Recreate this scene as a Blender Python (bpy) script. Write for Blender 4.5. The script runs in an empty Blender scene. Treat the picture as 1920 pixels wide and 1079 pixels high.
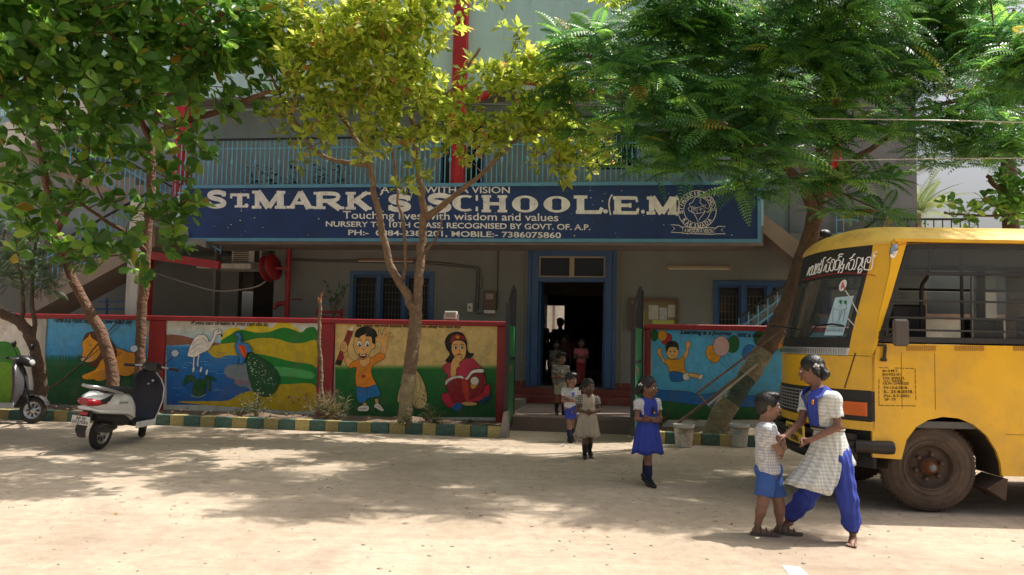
import bpy, math, random
import numpy as np
from mathutils import Vector, Matrix
random.seed(7); rng = np.random.default_rng(11)
SC = bpy.context.scene
COL = SC.collection
rad = math.radians
# ------------------------------------------------------------------ camera
FPX = 1493.3; CAM = Vector((0, 0, 1.5)); PITCH = math.atan(100.5/FPX); ROLL = 0.020
cd = bpy.data.cameras.new('camera'); cd.sensor_width = 36; cd.lens = 28; cd.clip_start = .05; cd.clip_end = 1200
cam = bpy.data.objects.new('camera', cd); COL.objects.link(cam); SC.camera = cam
RC = (Matrix.Rotation(math.pi/2+PITCH, 3, 'X') @ Matrix.Rotation(ROLL, 3, 'Z'))
cam.matrix_world = Matrix.Translation(CAM) @ RC.to_4x4()
# ------------------------------------------------------------------ sky, sun, exposure
SUN_EL = rad(62); SUN_AZ = rad(17)          # azimuth of the sun from +X towards +Y
w = bpy.data.worlds.new("World"); SC.world = w; w.use_nodes = True
nt = w.node_tree; bg = nt.nodes['Background']
sky = nt.nodes.new('ShaderNodeTexSky'); sky.sky_type = 'NISHITA'; sky.sun_disc = False
sky.sun_elevation = SUN_EL; sky.sun_rotation = math.pi/2-SUN_AZ
sky.dust_density = 9; sky.air_density = 1.0; sky.ozone_density = 1.0
hz_ = nt.nodes.new('ShaderNodeHueSaturation'); hz_.inputs['Saturation'].default_value = .55      # hot, dusty white-blue haze all over the sky
nt.links.new(sky.outputs[0], hz_.inputs['Color']); nt.links.new(hz_.outputs[0], bg.inputs[0]); bg.inputs[1].default_value = 0.112
sd = bpy.data.lights.new('sun', 'SUN'); sd.energy = 4.3; sd.angle = rad(.53); sd.color = (1, .95, .87)
sun = bpy.data.objects.new('sun', sd); COL.objects.link(sun)
SV = Vector((math.cos(SUN_EL)*math.cos(SUN_AZ), math.cos(SUN_EL)*math.sin(SUN_AZ), math.sin(SUN_EL)))
sun.rotation_euler = SV.to_track_quat('Z', 'Y').to_euler(); sun.location = (8, 4, 14)
SC.view_settings.view_transform = 'Standard'; SC.view_settings.look = 'None'; SC.view_settings.gamma = 1
SC.view_settings.exposure = 0.50; SC.view_settings.use_curve_mapping = False
SC.render.engine = 'CYCLES'; SC.cycles.max_bounces = 8; SC.cycles.diffuse_bounces = 4; SC.cycles.transparent_max_bounces = 12
# ------------------------------------------------------------------ colour and materials
def lin(c): return tuple((x/12.92 if x <= .04045 else ((x+.055)/1.055)**2.4) for x in c)
def H(s): s = s.lstrip('#'); return lin(tuple(int(s[i:i+2], 16)/255 for i in (0, 2, 4)))
MATS = {}
def N(nt, t, **kw):
    n = nt.nodes.new(t)
    for k, v in kw.items():
        if isinstance(k, str) and hasattr(n, k): setattr(n, k, v)
    return n
def mat(name, col, rough=.7, metal=0, var=.12, vs=3.0, bump=.15, bs=40, dirt=None, ds=1.2, damt=.35, spec=.5, attr=False, coat=0, streak=False, rnd=0):
    if name in MATS: return MATS[name]
    m = bpy.data.materials.new(name); m.use_nodes = True; nt = m.node_tree; L = nt.links.new
    b = nt.nodes['Principled BSDF']; b.inputs['Roughness'].default_value = rough; b.inputs['Metallic'].default_value = metal
    b.inputs['Specular IOR Level'].default_value = spec
    if coat: b.inputs['Coat Weight'].default_value = coat; b.inputs['Coat Roughness'].default_value = .12
    tc = N(nt, 'ShaderNodeTexCoord')
    if attr:
        a = N(nt, 'ShaderNodeVertexColor'); a.layer_name = 'Col'; g_ = N(nt, 'ShaderNodeMix', data_type='RGBA', blend_type='MULTIPLY', clamp_result=True); g_.inputs[0].default_value = 1; g_.inputs[7].default_value = (1.2, 1.2, 1.2, 1); L(a.outputs[0], g_.inputs[6]); base = g_.outputs[2]
    else:
        c = N(nt, 'ShaderNodeRGB'); c.outputs[0].default_value = (*col[:3], 1); base = c.outputs[0]
    n1 = N(nt, 'ShaderNodeTexNoise'); n1.inputs['Scale'].default_value = vs; n1.inputs['Detail'].default_value = 6; n1.inputs['Roughness'].default_value = .65
    L(tc.outputs['Object'], n1.inputs['Vector'])
    mr = N(nt, 'ShaderNodeMapRange'); mr.inputs[1].default_value = .3; mr.inputs[2].default_value = .7
    mr.inputs[3].default_value = 1-var; mr.inputs[4].default_value = 1+var; L(n1.outputs[0], mr.inputs[0])
    mx = N(nt, 'ShaderNodeMix', data_type='RGBA', blend_type='MULTIPLY'); mx.inputs[0].default_value = 1
    L(base, mx.inputs[6]); L(mr.outputs[0], mx.inputs[7]); out = mx.outputs[2]
    if rnd:
        oi = N(nt, 'ShaderNodeObjectInfo'); r2 = N(nt, 'ShaderNodeMapRange'); r2.inputs[3].default_value = 1-rnd; r2.inputs[4].default_value = 1+rnd
        L(oi.outputs['Random'], r2.inputs[0]); m3 = N(nt, 'ShaderNodeMix', data_type='RGBA', blend_type='MULTIPLY'); m3.inputs[0].default_value = 1
        L(out, m3.inputs[6]); L(r2.outputs[0], m3.inputs[7]); out = m3.outputs[2]
    if dirt is not None:
        n2 = N(nt, 'ShaderNodeTexNoise'); n2.inputs['Scale'].default_value = ds; n2.inputs['Detail'].default_value = 8; n2.inputs['Roughness'].default_value = .7
        if streak:
            mp = N(nt, 'ShaderNodeMapping'); mp.inputs['Scale'].default_value = (3.5, 3.5, .45); L(tc.outputs['Object'], mp.inputs[0]); L(mp.outputs[0], n2.inputs['Vector'])
        else: L(tc.outputs['Object'], n2.inputs['Vector'])
        r = N(nt, 'ShaderNodeMapRange'); r.inputs[1].default_value = .48; r.inputs[2].default_value = .72; r.inputs[4].default_value = damt
        L(n2.outputs[0], r.inputs[0])
        m2 = N(nt, 'ShaderNodeMix', data_type='RGBA'); L(r.outputs[0], m2.inputs[0]); L(out, m2.inputs[6]); m2.inputs[7].default_value = (*dirt, 1); out = m2.outputs[2]
    L(out, b.inputs['Base Color'])
    if bump:
        n3 = N(nt, 'ShaderNodeTexNoise'); n3.inputs['Scale'].default_value = bs; n3.inputs['Detail'].default_value = 5; L(tc.outputs['Object'], n3.inputs['Vector'])
        bp = N(nt, 'ShaderNodeBump'); bp.inputs['Strength'].default_value = bump; bp.inputs['Distance'].default_value = .01
        L(n3.outputs[0], bp.inputs['Height']); L(bp.outputs[0], b.inputs['Normal'])
    MATS[name] = m; return m
def leafmat(name, cols, rough=.38, trans=.35):
    m = bpy.data.materials.new(name); m.use_nodes = True; nt = m.node_tree; L = nt.links.new
    b = nt.nodes['Principled BSDF']; b.inputs['Roughness'].default_value = rough
    g = N(nt, 'ShaderNodeNewGeometry'); oi = N(nt, 'ShaderNodeObjectInfo')
    ad = N(nt, 'ShaderNodeMath', operation='ADD'); L(g.outputs['Random Per Island'], ad.inputs[0]); L(oi.outputs['Random'], ad.inputs[1])
    fr = N(nt, 'ShaderNodeMath', operation='FRACT'); L(ad.outputs[0], fr.inputs[0])
    cr = N(nt, 'ShaderNodeValToRGB'); L(fr.outputs[0], cr.inputs[0]); e = cr.color_ramp.elements
    e[0].position = cols[0][0]; e[0].color = (*cols[0][1], 1); e[1].position = cols[-1][0]; e[1].color = (*cols[-1][1], 1)
    for p, c in cols[1:-1]: k = e.new(p); k.color = (*c, 1)
    L(cr.outputs[0], b.inputs['Base Color'])
    tr = N(nt, 'ShaderNodeBsdfTranslucent'); hs = N(nt, 'ShaderNodeHueSaturation'); hs.inputs['Saturation'].default_value = 1.02; hs.inputs['Value'].default_value = 2.7; hs.inputs['Hue'].default_value = .485
    L(cr.outputs[0], hs.inputs['Color']); L(hs.outputs[0], tr.inputs[0])
    ms = N(nt, 'ShaderNodeMixShader'); ms.inputs[0].default_value = trans
    L(b.outputs[0], ms.inputs[1]); L(tr.outputs[0], ms.inputs[2]); L(ms.outputs[0], nt.nodes['Material Output'].inputs['Surface'])
    return m
def glassmat(name, tint=(.75, .8, .8), mix=.75, rough=.03):
    m = bpy.data.materials.new(name); m.use_nodes = True; nt = m.node_tree; L = nt.links.new
    b = nt.nodes['Principled BSDF']; b.inputs['Base Color'].default_value = (.12, .13, .13, 1); b.inputs['Roughness'].default_value = rough; b.inputs['Specular IOR Level'].default_value = .8
    t = N(nt, 'ShaderNodeBsdfTransparent'); t.inputs[0].default_value = (*tint, 1)
    ms = N(nt, 'ShaderNodeMixShader'); n1 = N(nt, 'ShaderNodeTexNoise'); n1.inputs['Scale'].default_value = 2.5; n1.inputs['Detail'].default_value = 6
    tc = N(nt, 'ShaderNodeTexCoord'); L(tc.outputs['Object'], n1.inputs['Vector'])
    r = N(nt, 'ShaderNodeMapRange'); r.inputs[1].default_value = .3; r.inputs[2].default_value = .8; r.inputs[3].default_value = mix+.05; r.inputs[4].default_value = mix-.18
    L(n1.outputs[0], r.inputs[0]); L(r.outputs[0], ms.inputs[0])
    L(b.outputs[0], ms.inputs[1]); L(t.outputs[0], ms.inputs[2]); L(ms.outputs[0], nt.nodes['Material Output'].inputs['Surface'])
    MATS[name] = m; return m
def checkmat(name, c1, c2, c3, f=28, rough=.85):
    m = bpy.data.materials.new(name); m.use_nodes = True; nt = m.node_tree; L = nt.links.new
    b = nt.nodes['Principled BSDF']; b.inputs['Roughness'].default_value = rough
    tc = N(nt, 'ShaderNodeTexCoord'); sp = N(nt, 'ShaderNodeSeparateXYZ'); L(tc.outputs['Object'], sp.inputs[0])
    a = N(nt, 'ShaderNodeMath', operation='MULTIPLY_ADD'); L(sp.outputs[1], a.inputs[0]); a.inputs[1].default_value = .8; L(sp.outputs[0], a.inputs[2])
    vals = []
    for src in (a.outputs[0], sp.outputs[2]):
        mu = N(nt, 'ShaderNodeMath', operation='MULTIPLY'); L(src, mu.inputs[0]); mu.inputs[1].default_value = f
        fr = N(nt, 'ShaderNodeMath', operation='FRACT'); L(mu.outputs[0], fr.inputs[0])
        gt = N(nt, 'ShaderNodeMath', operation='GREATER_THAN'); L(fr.outputs[0], gt.inputs[0]); gt.inputs[1].default_value = .62; vals.append(gt.outputs[0])
    s = N(nt, 'ShaderNodeMath', operation='ADD'); L(vals[0], s.inputs[0]); L(vals[1], s.inputs[1])
    h = N(nt, 'ShaderNodeMath', operation='MULTIPLY'); L(s.outputs[0], h.inputs[0]); h.inputs[1].default_value = .5
    cr = N(nt, 'ShaderNodeValToRGB'); cr.color_ramp.interpolation = 'CONSTANT'; e = cr.color_ramp.elements
    e[0].color = (*c1, 1); e[1].position = .75; e[1].color = (*c3, 1); k = e.new(.25); k.color = (*c2, 1)
    L(h.outputs[0], cr.inputs[0]); L(cr.outputs[0], b.inputs['Base Color'])
    n3 = N(nt, 'ShaderNodeTexNoise'); n3.inputs['Scale'].default_value = 14; L(tc.outputs['Object'], n3.inputs['Vector'])
    bp = N(nt, 'ShaderNodeBump'); bp.inputs['Strength'].default_value = .5; bp.inputs['Distance'].default_value = .02; L(n3.outputs[0], bp.inputs['Height']); L(bp.outputs[0], b.inputs['Normal'])
    MATS[name] = m; return m
# ------------------------------------------------------------------ frames and pixel rays (only used to measure where things stand)
class Fr:
    def __init__(s, o=(0, 0), deg=0):
        s.M = Matrix.Translation((o[0], o[1], 0)) @ Matrix.Rotation(rad(deg), 4, 'Z'); s.I = s.M.inverted()
    def ray(s, px, py):
        d = RC @ Vector(((px-960)/FPX, -(py-539.5)/FPX, -1)); return s.I @ CAM, s.I.to_3x3() @ d
    def at(s, px, py, v):                 # point on the vertical plane at depth v
        o, d = s.ray(px, py); t = (v-o.y)/d.y; return o+d*t
    def gr(s, px, py, z=0):
        o, d = s.ray(px, py); t = (z-o.z)/d.z; return o+d*t
    def rect(s, x0, y0, x1, y1, v):
        a = s.at(x0, (y0+y1)/2, v).x; b = s.at(x1, (y0+y1)/2, v).x; c = s.at((x0+x1)/2, y1, v).z; d = s.at((x0+x1)/2, y0, v).z
        return a, b, c, d
W = Fr(); F = Fr((0, 13.9), -8)
# ------------------------------------------------------------------ things, parts
OFF = {}
def props(o, label=None, cat=None, group=None, kind=None):
    if label: o['label'] = label
    if cat: o['category'] = cat
    if group: o['group'] = group
    if kind: o['kind'] = kind
    return o
def thing(name, label, cat, loc=(0, 0, 0), fr=W, rz=0, group=None, M=None, zero=False, kind=None):
    o = bpy.data.objects.new(name, None); COL.objects.link(o); o.empty_display_size = .2
    o.matrix_world = M if M is not None else fr.M @ Matrix.Translation(loc) @ Matrix.Rotation(rz, 4, 'Z')
    OFF[o] = Vector((0, 0, 0)) if (zero or M is not None or rz) else Vector(loc)
    return props(o, label, cat, group, kind)
def copy_tree(o, parent=None):
    c = o.copy(); COL.objects.link(c)
    if parent is not None: c.parent = parent
    for ch in [x for x in o.children]: copy_tree(ch, c)
    return c
def mesh_raw(name, v, f, col=None, smooth=False, mi=None):
    me = bpy.data.meshes.new(name); me.from_pydata([tuple(p) for p in v], [], f)
    if smooth is True: me.polygons.foreach_set('use_smooth', [True]*len(f))
    elif isinstance(smooth, list): me.polygons.foreach_set('use_smooth', smooth)
    if mi is not None: me.polygons.foreach_set('material_index', mi)
    if col is not None:
        ca = me.color_attributes.new('Col', 'FLOAT_COLOR', 'CORNER'); arr = np.ones((len(me.loops), 4), 'f')
        k = 0
        for fi, fc in enumerate(f):
            c = col[fi]
            for j in range(len(fc)):
                arr[k, :3] = c if not isinstance(c, list) else c[j]; k += 1
        ca.data.foreach_set('color', arr.ravel())
    me.update(); return me
class MB:
    def __init__(s): s.v = []; s.f = []; s.mi = []; s.sm = []; s.c = []; s.usec = False
    def add(s, v, f, mi=0, sm=False, col=None):
        n = len(s.v); s.v += [Vector(p) for p in v]
        for k, q in enumerate(f):
            s.f.append([i+n for i in q]); s.mi.append(mi); s.sm.append(sm)
            s.c.append(col if not (isinstance(col, list) and len(col) == len(f)) else col[k])
        if col is not None: s.usec = True
        return s
    def box(s, x0, x1, y0, y1, z0, z1, mi=0, M=None, bev=0, col=None):
        x0, x1 = min(x0, x1), max(x0, x1); y0, y1 = min(y0, y1), max(y0, y1); z0, z1 = min(z0, z1), max(z0, z1)
        if bev:
            b = min(bev, (x1-x0)/2.2, (y1-y0)/2.2, (z1-z0)/2.2); vs = []; idx = {}
            for sx in (0, 1):
                for sy in (0, 1):
                    for sz in (0, 1):
                        X, Y, Z = (x0, x1)[sx], (y0, y1)[sy], (z0, z1)[sz]; dx, dy, dz = b*(1-2*sx), b*(1-2*sy), b*(1-2*sz)
                        for k, p in enumerate(((X, Y+dy, Z+dz), (X+dx, Y, Z+dz), (X+dx, Y+dy, Z))): idx[sx, sy, sz, k] = len(vs); vs.append(p)
            I = lambda a, b_, c, k: idx[a, b_, c, k]; fs = []
            for sx in (0, 1): q = [I(sx, 0, 0, 0), I(sx, 1, 0, 0), I(sx, 1, 1, 0), I(sx, 0, 1, 0)]; fs.append(q if sx else q[::-1])
            for sy in (0, 1): q = [I(0, sy, 0, 1), I(0, sy, 1, 1), I(1, sy, 1, 1), I(1, sy, 0, 1)]; fs.append(q if sy else q[::-1])
            for sz in (0, 1): q = [I(0, 0, sz, 2), I(1, 0, sz, 2), I(1, 1, sz, 2), I(0, 1, sz, 2)]; fs.append(q if sz else q[::-1])
            for a in (0, 1):
                for c in (0, 1):
                    q = [I(a, c, 0, 0), I(a, c, 1, 0), I(a, c, 1, 1), I(a, c, 0, 1)]; fs.append(q if a != c else q[::-1])
                    q = [I(a, 0, c, 0), I(a, 0, c, 2), I(a, 1, c, 2), I(a, 1, c, 0)]; fs.append(q if a == c else q[::-1]); 
                    q = [I(0, a, c, 1), I(1, a, c, 1), I(1, a, c, 2), I(0, a, c, 2)]; fs.append(q if a != c else q[::-1])
            for a in (0, 1):
                for b_ in (0, 1):
                    for c in (0, 1):
                        q = [I(a, b_, c, 0), I(a, b_, c, 1), I(a, b_, c, 2)]; fs.append(q)
            vv = vs
        else:
            vv = [(x0, y0, z0), (x1, y0, z0), (x1, y1, z0), (x0, y1, z0), (x0, y0, z1), (x1, y0, z1), (x1, y1, z1), (x0, y1, z1)]
            fs = [(0, 3, 2, 1), (4, 5, 6, 7), (0, 1, 5, 4), (1, 2, 6, 5), (2, 3, 7, 6), (3, 0, 4, 7)]
        if M is not None: vv = [M @ Vector(p) for p in vv]
        return s.add(vv, fs, mi, False, col)
    def bar(s, a, b, wd, dp=None, mi=0, up=(0, 0, 1), col=None):   # rectangular bar a->b
        a, b = Vector(a), Vector(b); d = b-a; l = d.length; z = d.normalized(); dp = dp or wd
        x = z.cross(Vector(up)); x = x.normalized() if x.length > 1e-4 else Vector((1, 0, 0)); y = z.cross(x)
        M = Matrix.Translation(a) @ Matrix((x, y, z)).transposed().to_4x4()
        return s.box(-wd/2, wd/2, -dp/2, dp/2, 0, l, mi, M, 0, col)
    def tube(s, pts, r, n=8, mi=0, cap=True, col=None, sm=True, sq=1):
        pts = [Vector(p) for p in pts]; m = len(pts); rs = r if isinstance(r, (list, tuple)) else [r]*m
        vs = []; up = None
        for i, p in enumerate(pts):
            t = (pts[min(i+1, m-1)]-pts[max(i-1, 0)])
            t = t.normalized() if t.length > 1e-9 else Vector((0, 0, 1))
            if up is None: up = t.orthogonal().normalized()
            x = (up-t*up.dot(t)); x = x.normalized() if x.length > 1e-6 else t.orthogonal().normalized(); up = x; y = t.cross(x)
            for k in range(n): a = 2*math.pi*k/n; vs.append(p+x*(math.cos(a)*rs[i])+y*(math.sin(a)*rs[i]*sq))
        fs = [(i*n+k, i*n+(k+1) % n, (i+1)*n+(k+1) % n, (i+1)*n+k) for i in range(m-1) for k in range(n)]
        s.add(vs, fs, mi, sm, col)
        if cap:
            s.add(vs[:n][::-1], [list(range(n))], mi, False, col); s.add(vs[-n:], [list(range(n))], mi, False, col)
        return s
    def lathe(s, prof, M=None, n=20, mi=0, sm=True, col=None, closed=False):
        M = M or Matrix(); vs = []
        for (r, z) in prof:
            for k in range(n): a = 2*math.pi*k/n; vs.append(M @ Vector((r*math.cos(a), r*math.sin(a), z)))
        m = len(prof); rg = range(m if closed else m-1)
        fs = [(i*n+k, i*n+(k+1) % n, ((i+1) % m)*n+(k+1) % n, ((i+1) % m)*n+k) for i in rg for k in range(n)]
        return s.add(vs, fs, mi, sm, col)
    def ell(s, c, r, mi=0, n=12, M=None, col=None):
        T = Matrix.Translation(c) @ (M or Matrix()) @ Matrix.Diagonal((r[0], r[1], r[2], 1))
        return s.lathe([(max(math.sin(math.pi*i/(n-2)), .001), -math.cos(math.pi*i/(n-2))) for i in range(n-1)], T, n, mi, True, col)
    def prism(s, poly, d0, d1, mp, mi=0, col=None, sm=False):      # poly of 2D points, mp(p, d) -> 3D
        n = len(poly); vs = [mp(p, d0) for p in poly]+[mp(p, d1) for p in poly]
        fs = [list(range(n))[::-1], list(range(n, 2*n))]
        s.add(vs, fs, mi, False, col); s.add(vs, [(k, (k+1) % n, n+(k+1) % n, n+k) for k in range(n)], mi, sm, col); return s
    def loft(s, rings, mi=0, cap=True, sm=True, col=None, closed=True):
        n = len(rings[0]); vs = [p for r in rings for p in r]; kk = range(n if closed else n-1)
        s.add(vs, [(i*n+k, i*n+(k+1) % n, (i+1)*n+(k+1) % n, (i+1)*n+k) for i in range(len(rings)-1) for k in kk], mi, sm, col)
        if cap and closed: s.add(rings[0][::-1], [list(range(n))], mi, False, col); s.add(rings[-1], [list(range(n))], mi, False, col)
        return s
    def build(s, name, mats, parent=None, loc=None, fr=W, bevel=0, **kw):
        mats = mats if isinstance(mats, (list, tuple)) else [mats]
        off = OFF[parent] if parent is not None else Vector(loc or (0, 0, 0))
        cols = None
        if s.usec: cols = [c if c is not None else (1, 1, 1) for c in s.c]
        me = mesh_raw(name, [p-off for p in s.v], s.f, cols, s.sm, s.mi)
        for m in mats: me.materials.append(m)
        o = bpy.data.objects.new(name, me); COL.objects.link(o); OFF[o] = off
        if parent is not None: o.parent = parent
        else: o.matrix_world = fr.M @ Matrix.Translation(off)
        if bevel: md = o.modifiers.new('b', 'BEVEL'); md.width = bevel; md.segments = 2; md.limit_method = 'ANGLE'; md.angle_limit = rad(40)
        props(o, **kw); return o
def crom(pts, n=6, closed=False):
    P = [Vector(p) for p in pts]; m = len(P); out = []
    rg = range(m if closed else m-1)
    for i in rg:
        p0 = P[(i-1) % m] if (closed or i > 0) else P[0]; p1 = P[i]; p2 = P[(i+1) % m]; p3 = P[(i+2) % m] if (closed or i+2 < m) else P[-1]
        for k in range(n):
            t = k/n; out.append(.5*((2*p1)+(p2-p0)*t+(2*p0-5*p1+4*p2-p3)*t*t+(3*p1-p0-3*p2+p3)*t**3))
    if not closed: out.append(P[-1])
    return out
def lerp(a, b, t): return a+(b-a)*t
FONTC = {}
def glyphs(text, bold=0):
    if (text, bold) in FONTC: return FONTC[text, bold]
    c = bpy.data.curves.new('tmp', 'FONT'); c.body = text; c.size = 1; c.offset = bold; c.resolution_u = 3
    o = bpy.data.objects.new('tmp', c); COL.objects.link(o); dg = bpy.context.evaluated_depsgraph_get(); dg.update()
    me = bpy.data.meshes.new_from_object(o.evaluated_get(dg))
    v = [p.co.copy() for p in me.vertices]; f = [list(p.vertices) for p in me.polygons]
    bpy.data.objects.remove(o); bpy.data.curves.remove(c); bpy.data.meshes.remove(me)
    x0 = min(p.x for p in v); x1 = max(p.x for p in v); y0 = min(p.y for p in v); y1 = max(p.y for p in v)
    v = [((p.x-x0)/(x1-x0), (p.y-y0)/(y1-y0)) for p in v]; FONTC[text, bold] = (v, f); return v, f
class Paint:                               # flat paint on a surface, each coat a fraction of a millimetre above the last
    def __init__(s, surf, T=(0, 0, 1), step=.0003, base=.0015):
        s.mb = MB(); s.surf = surf; s.T = T; s.k = 0; s.step = step; s.base = base; s.mb.usec = True
    def P(s, p, d):
        return s.surf(s.T[0]+p[0]/s.T[2], s.T[1]+p[1]/s.T[2], d)
    def lay(s): s.k += 1; return s.base+s.k*s.step
    def poly(s, pts, c, smooth=True, n=4, line=None, lw=3):
        c = H(c) if isinstance(c, str) else c
        q = crom([(p[0], p[1], 0) for p in pts], n, True) if smooth else [Vector((p[0], p[1], 0)) for p in pts]
        d = s.lay(); v = [s.P(p, d) for p in q]
        ar = sum(q[i].x*q[(i+1) % len(q)].y-q[(i+1) % len(q)].x*q[i].y for i in range(len(q)))
        idx = list(range(len(v))); s.mb.add(v, [idx if ar < 0 else idx[::-1]], 0, False, c)
        if line: s.line([(p.x, p.y) for p in q]+[(q[0].x, q[0].y)], line, lw, smooth=False)
    def ell(s, cx, cy, rx, ry, c, rot=0, n=20, line=None, lw=3):
        cr, sr = math.cos(rot), math.sin(rot); p = []
        for k in range(n): a = 2*math.pi*k/n; x = rx*math.cos(a); y = ry*math.sin(a); p.append((cx+x*cr-y*sr, cy+x*sr+y*cr))
        s.poly(p, c, False, line=line, lw=lw)
    def line(s, pts, c, wd, smooth=True, n=4):
        c = H(c) if isinstance(c, str) else c
        q = crom([(p[0], p[1], 0) for p in pts], n) if smooth and len(pts) > 2 else [Vector((p[0], p[1], 0)) for p in pts]
        m = len(q); L = []; R = []; d = s.lay()
        for i in range(m):
            t = q[min(i+1, m-1)]-q[max(i-1, 0)]
            if t.length < 1e-6: t = Vector((1, 0, 0))
            t.normalize(); nn = Vector((-t.y, t.x, 0))*wd/2; L.append(s.P(q[i]+nn, d)); R.append(s.P(q[i]-nn, d))
        s.mb.add(L+R, [(i, i+1, m+i+1, m+i) for i in range(m-1)], 0, False, c)
    def grid(s, x0, y0, x1, y1, fn, nx=24, ny=16):
        d = s.lay(); v = []; cl = []
        for j in range(ny+1):
            for i in range(nx+1):
                p = (lerp(x0, x1, i/nx), lerp(y0, y1, j/ny)); v.append(s.P(p, d)); cl.append(fn(i/nx, j/ny))
        fs = []; cc = []
        for j in range(ny):
            for i in range(nx):
                a = j*(nx+1)+i; q = [a, a+nx+1, a+nx+2, a+1]; fs.append(q); cc.append([cl[k] for k in q])
        s.mb.add(v, fs, 0, False, cc)
    def text(s, t, x0, y0, x1, y1, c, y0b=None, y1b=None, bold=0, shear=0):   # box corners: left top/bottom y0,y1; right y0b,y1b
        c = H(c) if isinstance(c, str) else c
        y0b = y0 if y0b is None else y0b; y1b = y1 if y1b is None else y1b; gv, gf = glyphs(t, bold); d = s.lay()
        s.mb.add([s.P((lerp(x0, x1, a)+shear*b, lerp(lerp(y1, y0, b), lerp(y1b, y0b, b), a)), d) for a, b in gv], gf, 0, False, c)
def mixc(a, b, t): return tuple(a[i]*(1-t)+b[i]*t for i in range(3))
PAINT = mat('painted_mural', (1, 1, 1), .7, var=.17, vs=8, attr=True, dirt=(.17, .14, .11), ds=3.2, damt=.38, bump=.45, bs=25)
PLAIN = mat('print_paint', (1, 1, 1), .55, var=.08, vs=9, attr=True, bump=.05)
# ------------------------------------------------------------------ ground
def ground_material():
    m = bpy.data.materials.new('sandy_ground'); m.use_nodes = True; nt = m.node_tree; L = nt.links.new
    b = nt.nodes['Principled BSDF']; b.inputs['Roughness'].default_value = .95; b.inputs['Specular IOR Level'].default_value = .2
    tc = N(nt, 'ShaderNodeTexCoord'); P = tc.outputs['Object']
    def noise(sc, det=6, ro=.6, dist=0):
        n = N(nt, 'ShaderNodeTexNoise'); n.inputs['Scale'].default_value = sc; n.inputs['Detail'].default_value = det; n.inputs['Roughness'].default_value = ro; n.inputs['Distortion'].default_value = dist; L(P, n.inputs['Vector']); return n.outputs[0]
    def ramp(src, stops):
        r = N(nt, 'ShaderNodeValToRGB'); L(src, r.inputs[0]); e = r.color_ramp.elements
        e[0].position = stops[0][0]; e[0].color = (*stops[0][1], 1); e[1].position = stops[-1][0]; e[1].color = (*stops[-1][1], 1)
        for p, c in stops[1:-1]: k = e.new(p); k.color = (*c, 1)
        return r.outputs[0]
    big = ramp(noise(.35, 7, .62, .4), [(.3, (.385, .305, .225)), (.5, (.47, .38, .29)), (.7, (.57, .475, .37))])
    fine = ramp(noise(7, 8, .75), [(.3, (.78, .77, .75)), (.62, (1.06, 1.06, 1.06))])
    mx = N(nt, 'ShaderNodeMix', data_type='RGBA', blend_type='MULTIPLY'); mx.inputs[0].default_value = .9; L(big, mx.inputs[6]); L(fine, mx.inputs[7])
    vo = N(nt, 'ShaderNodeTexVoronoi'); vo.inputs['Scale'].default_value = 26; L(P, vo.inputs['Vector'])
    peb = ramp(vo.outputs['Distance'], [(.05, (.62, .58, .52)), (.16, (1, 1, 1))])
    gate = ramp(noise(1.7, 4), [(.5, (0, 0, 0)), (.62, (1, 1, 1))])
    m2 = N(nt, 'ShaderNodeMix', data_type='RGBA', blend_type='MULTIPLY'); L(gate, m2.inputs[0]); L(mx.outputs[2], m2.inputs[6]); L(peb, m2.inputs[7])
    # damp brown soil patches near the gate and the kerb
    damp = ramp(noise(.55, 6, .6, .8), [(.52, (0, 0, 0)), (.68, (1, 1, 1))])
    m3 = N(nt, 'ShaderNodeMix', data_type='RGBA'); dm = N(nt, 'ShaderNodeMath', operation='MULTIPLY'); L(damp, dm.inputs[0]); dm.inputs[1].default_value = .45
    L(dm.outputs[0], m3.inputs[0]); L(m2.outputs[2], m3.inputs[6]); m3.inputs[7].default_value = (.30, .23, .175, 1)
    mp = N(nt, 'ShaderNodeMapping'); mp.inputs['Scale'].default_value = (.22, 3.2, 1); mp.inputs['Rotation'].default_value = (0, 0, .12); L(P, mp.inputs[0])
    tr = N(nt, 'ShaderNodeTexNoise'); tr.inputs['Scale'].default_value = 1.6; tr.inputs['Detail'].default_value = 7; tr.inputs['Roughness'].default_value = .68; L(mp.outputs[0], tr.inputs['Vector'])
    tk = ramp(tr.outputs[0], [(.36, (.80, .78, .76)), (.5, (1, 1, 1)), (.68, (1.07, 1.07, 1.07))]); m4 = N(nt, 'ShaderNodeMix', data_type='RGBA', blend_type='MULTIPLY'); m4.inputs[0].default_value = .4
    L(m3.outputs[2], m4.inputs[6]); L(tk, m4.inputs[7]); L(m4.outputs[2], b.inputs['Base Color'])
    a1 = N(nt, 'ShaderNodeMath', operation='MULTIPLY_ADD'); L(noise(9, 10, .7), a1.inputs[0]); a1.inputs[1].default_value = 1.0; a0 = N(nt, 'ShaderNodeMath', operation='MULTIPLY_ADD'); L(tr.outputs[0], a0.inputs[0]); a0.inputs[1].default_value = 1.2; fp = N(nt, 'ShaderNodeTexVoronoi'); fp.feature = 'SMOOTH_F1'; fp.inputs['Scale'].default_value = 4.2; L(P, fp.inputs['Vector']); L(fp.outputs['Distance'], a0.inputs[2]); L(a0.outputs[0], a1.inputs[2])
    bp = N(nt, 'ShaderNodeBump'); bp.inputs['Strength'].default_value = .55; bp.inputs['Distance'].default_value = .05; L(a1.outputs[0], bp.inputs['Height']); L(bp.outputs[0], b.inputs['Normal'])
    return m
GM = ground_material()
MB().add([(-300, -60, 0), (300, -60, 0), (300, 500, 0), (-300, 500, 0)], [(0, 1, 2, 3)]).build('ground', GM, kind='structure')
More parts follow.
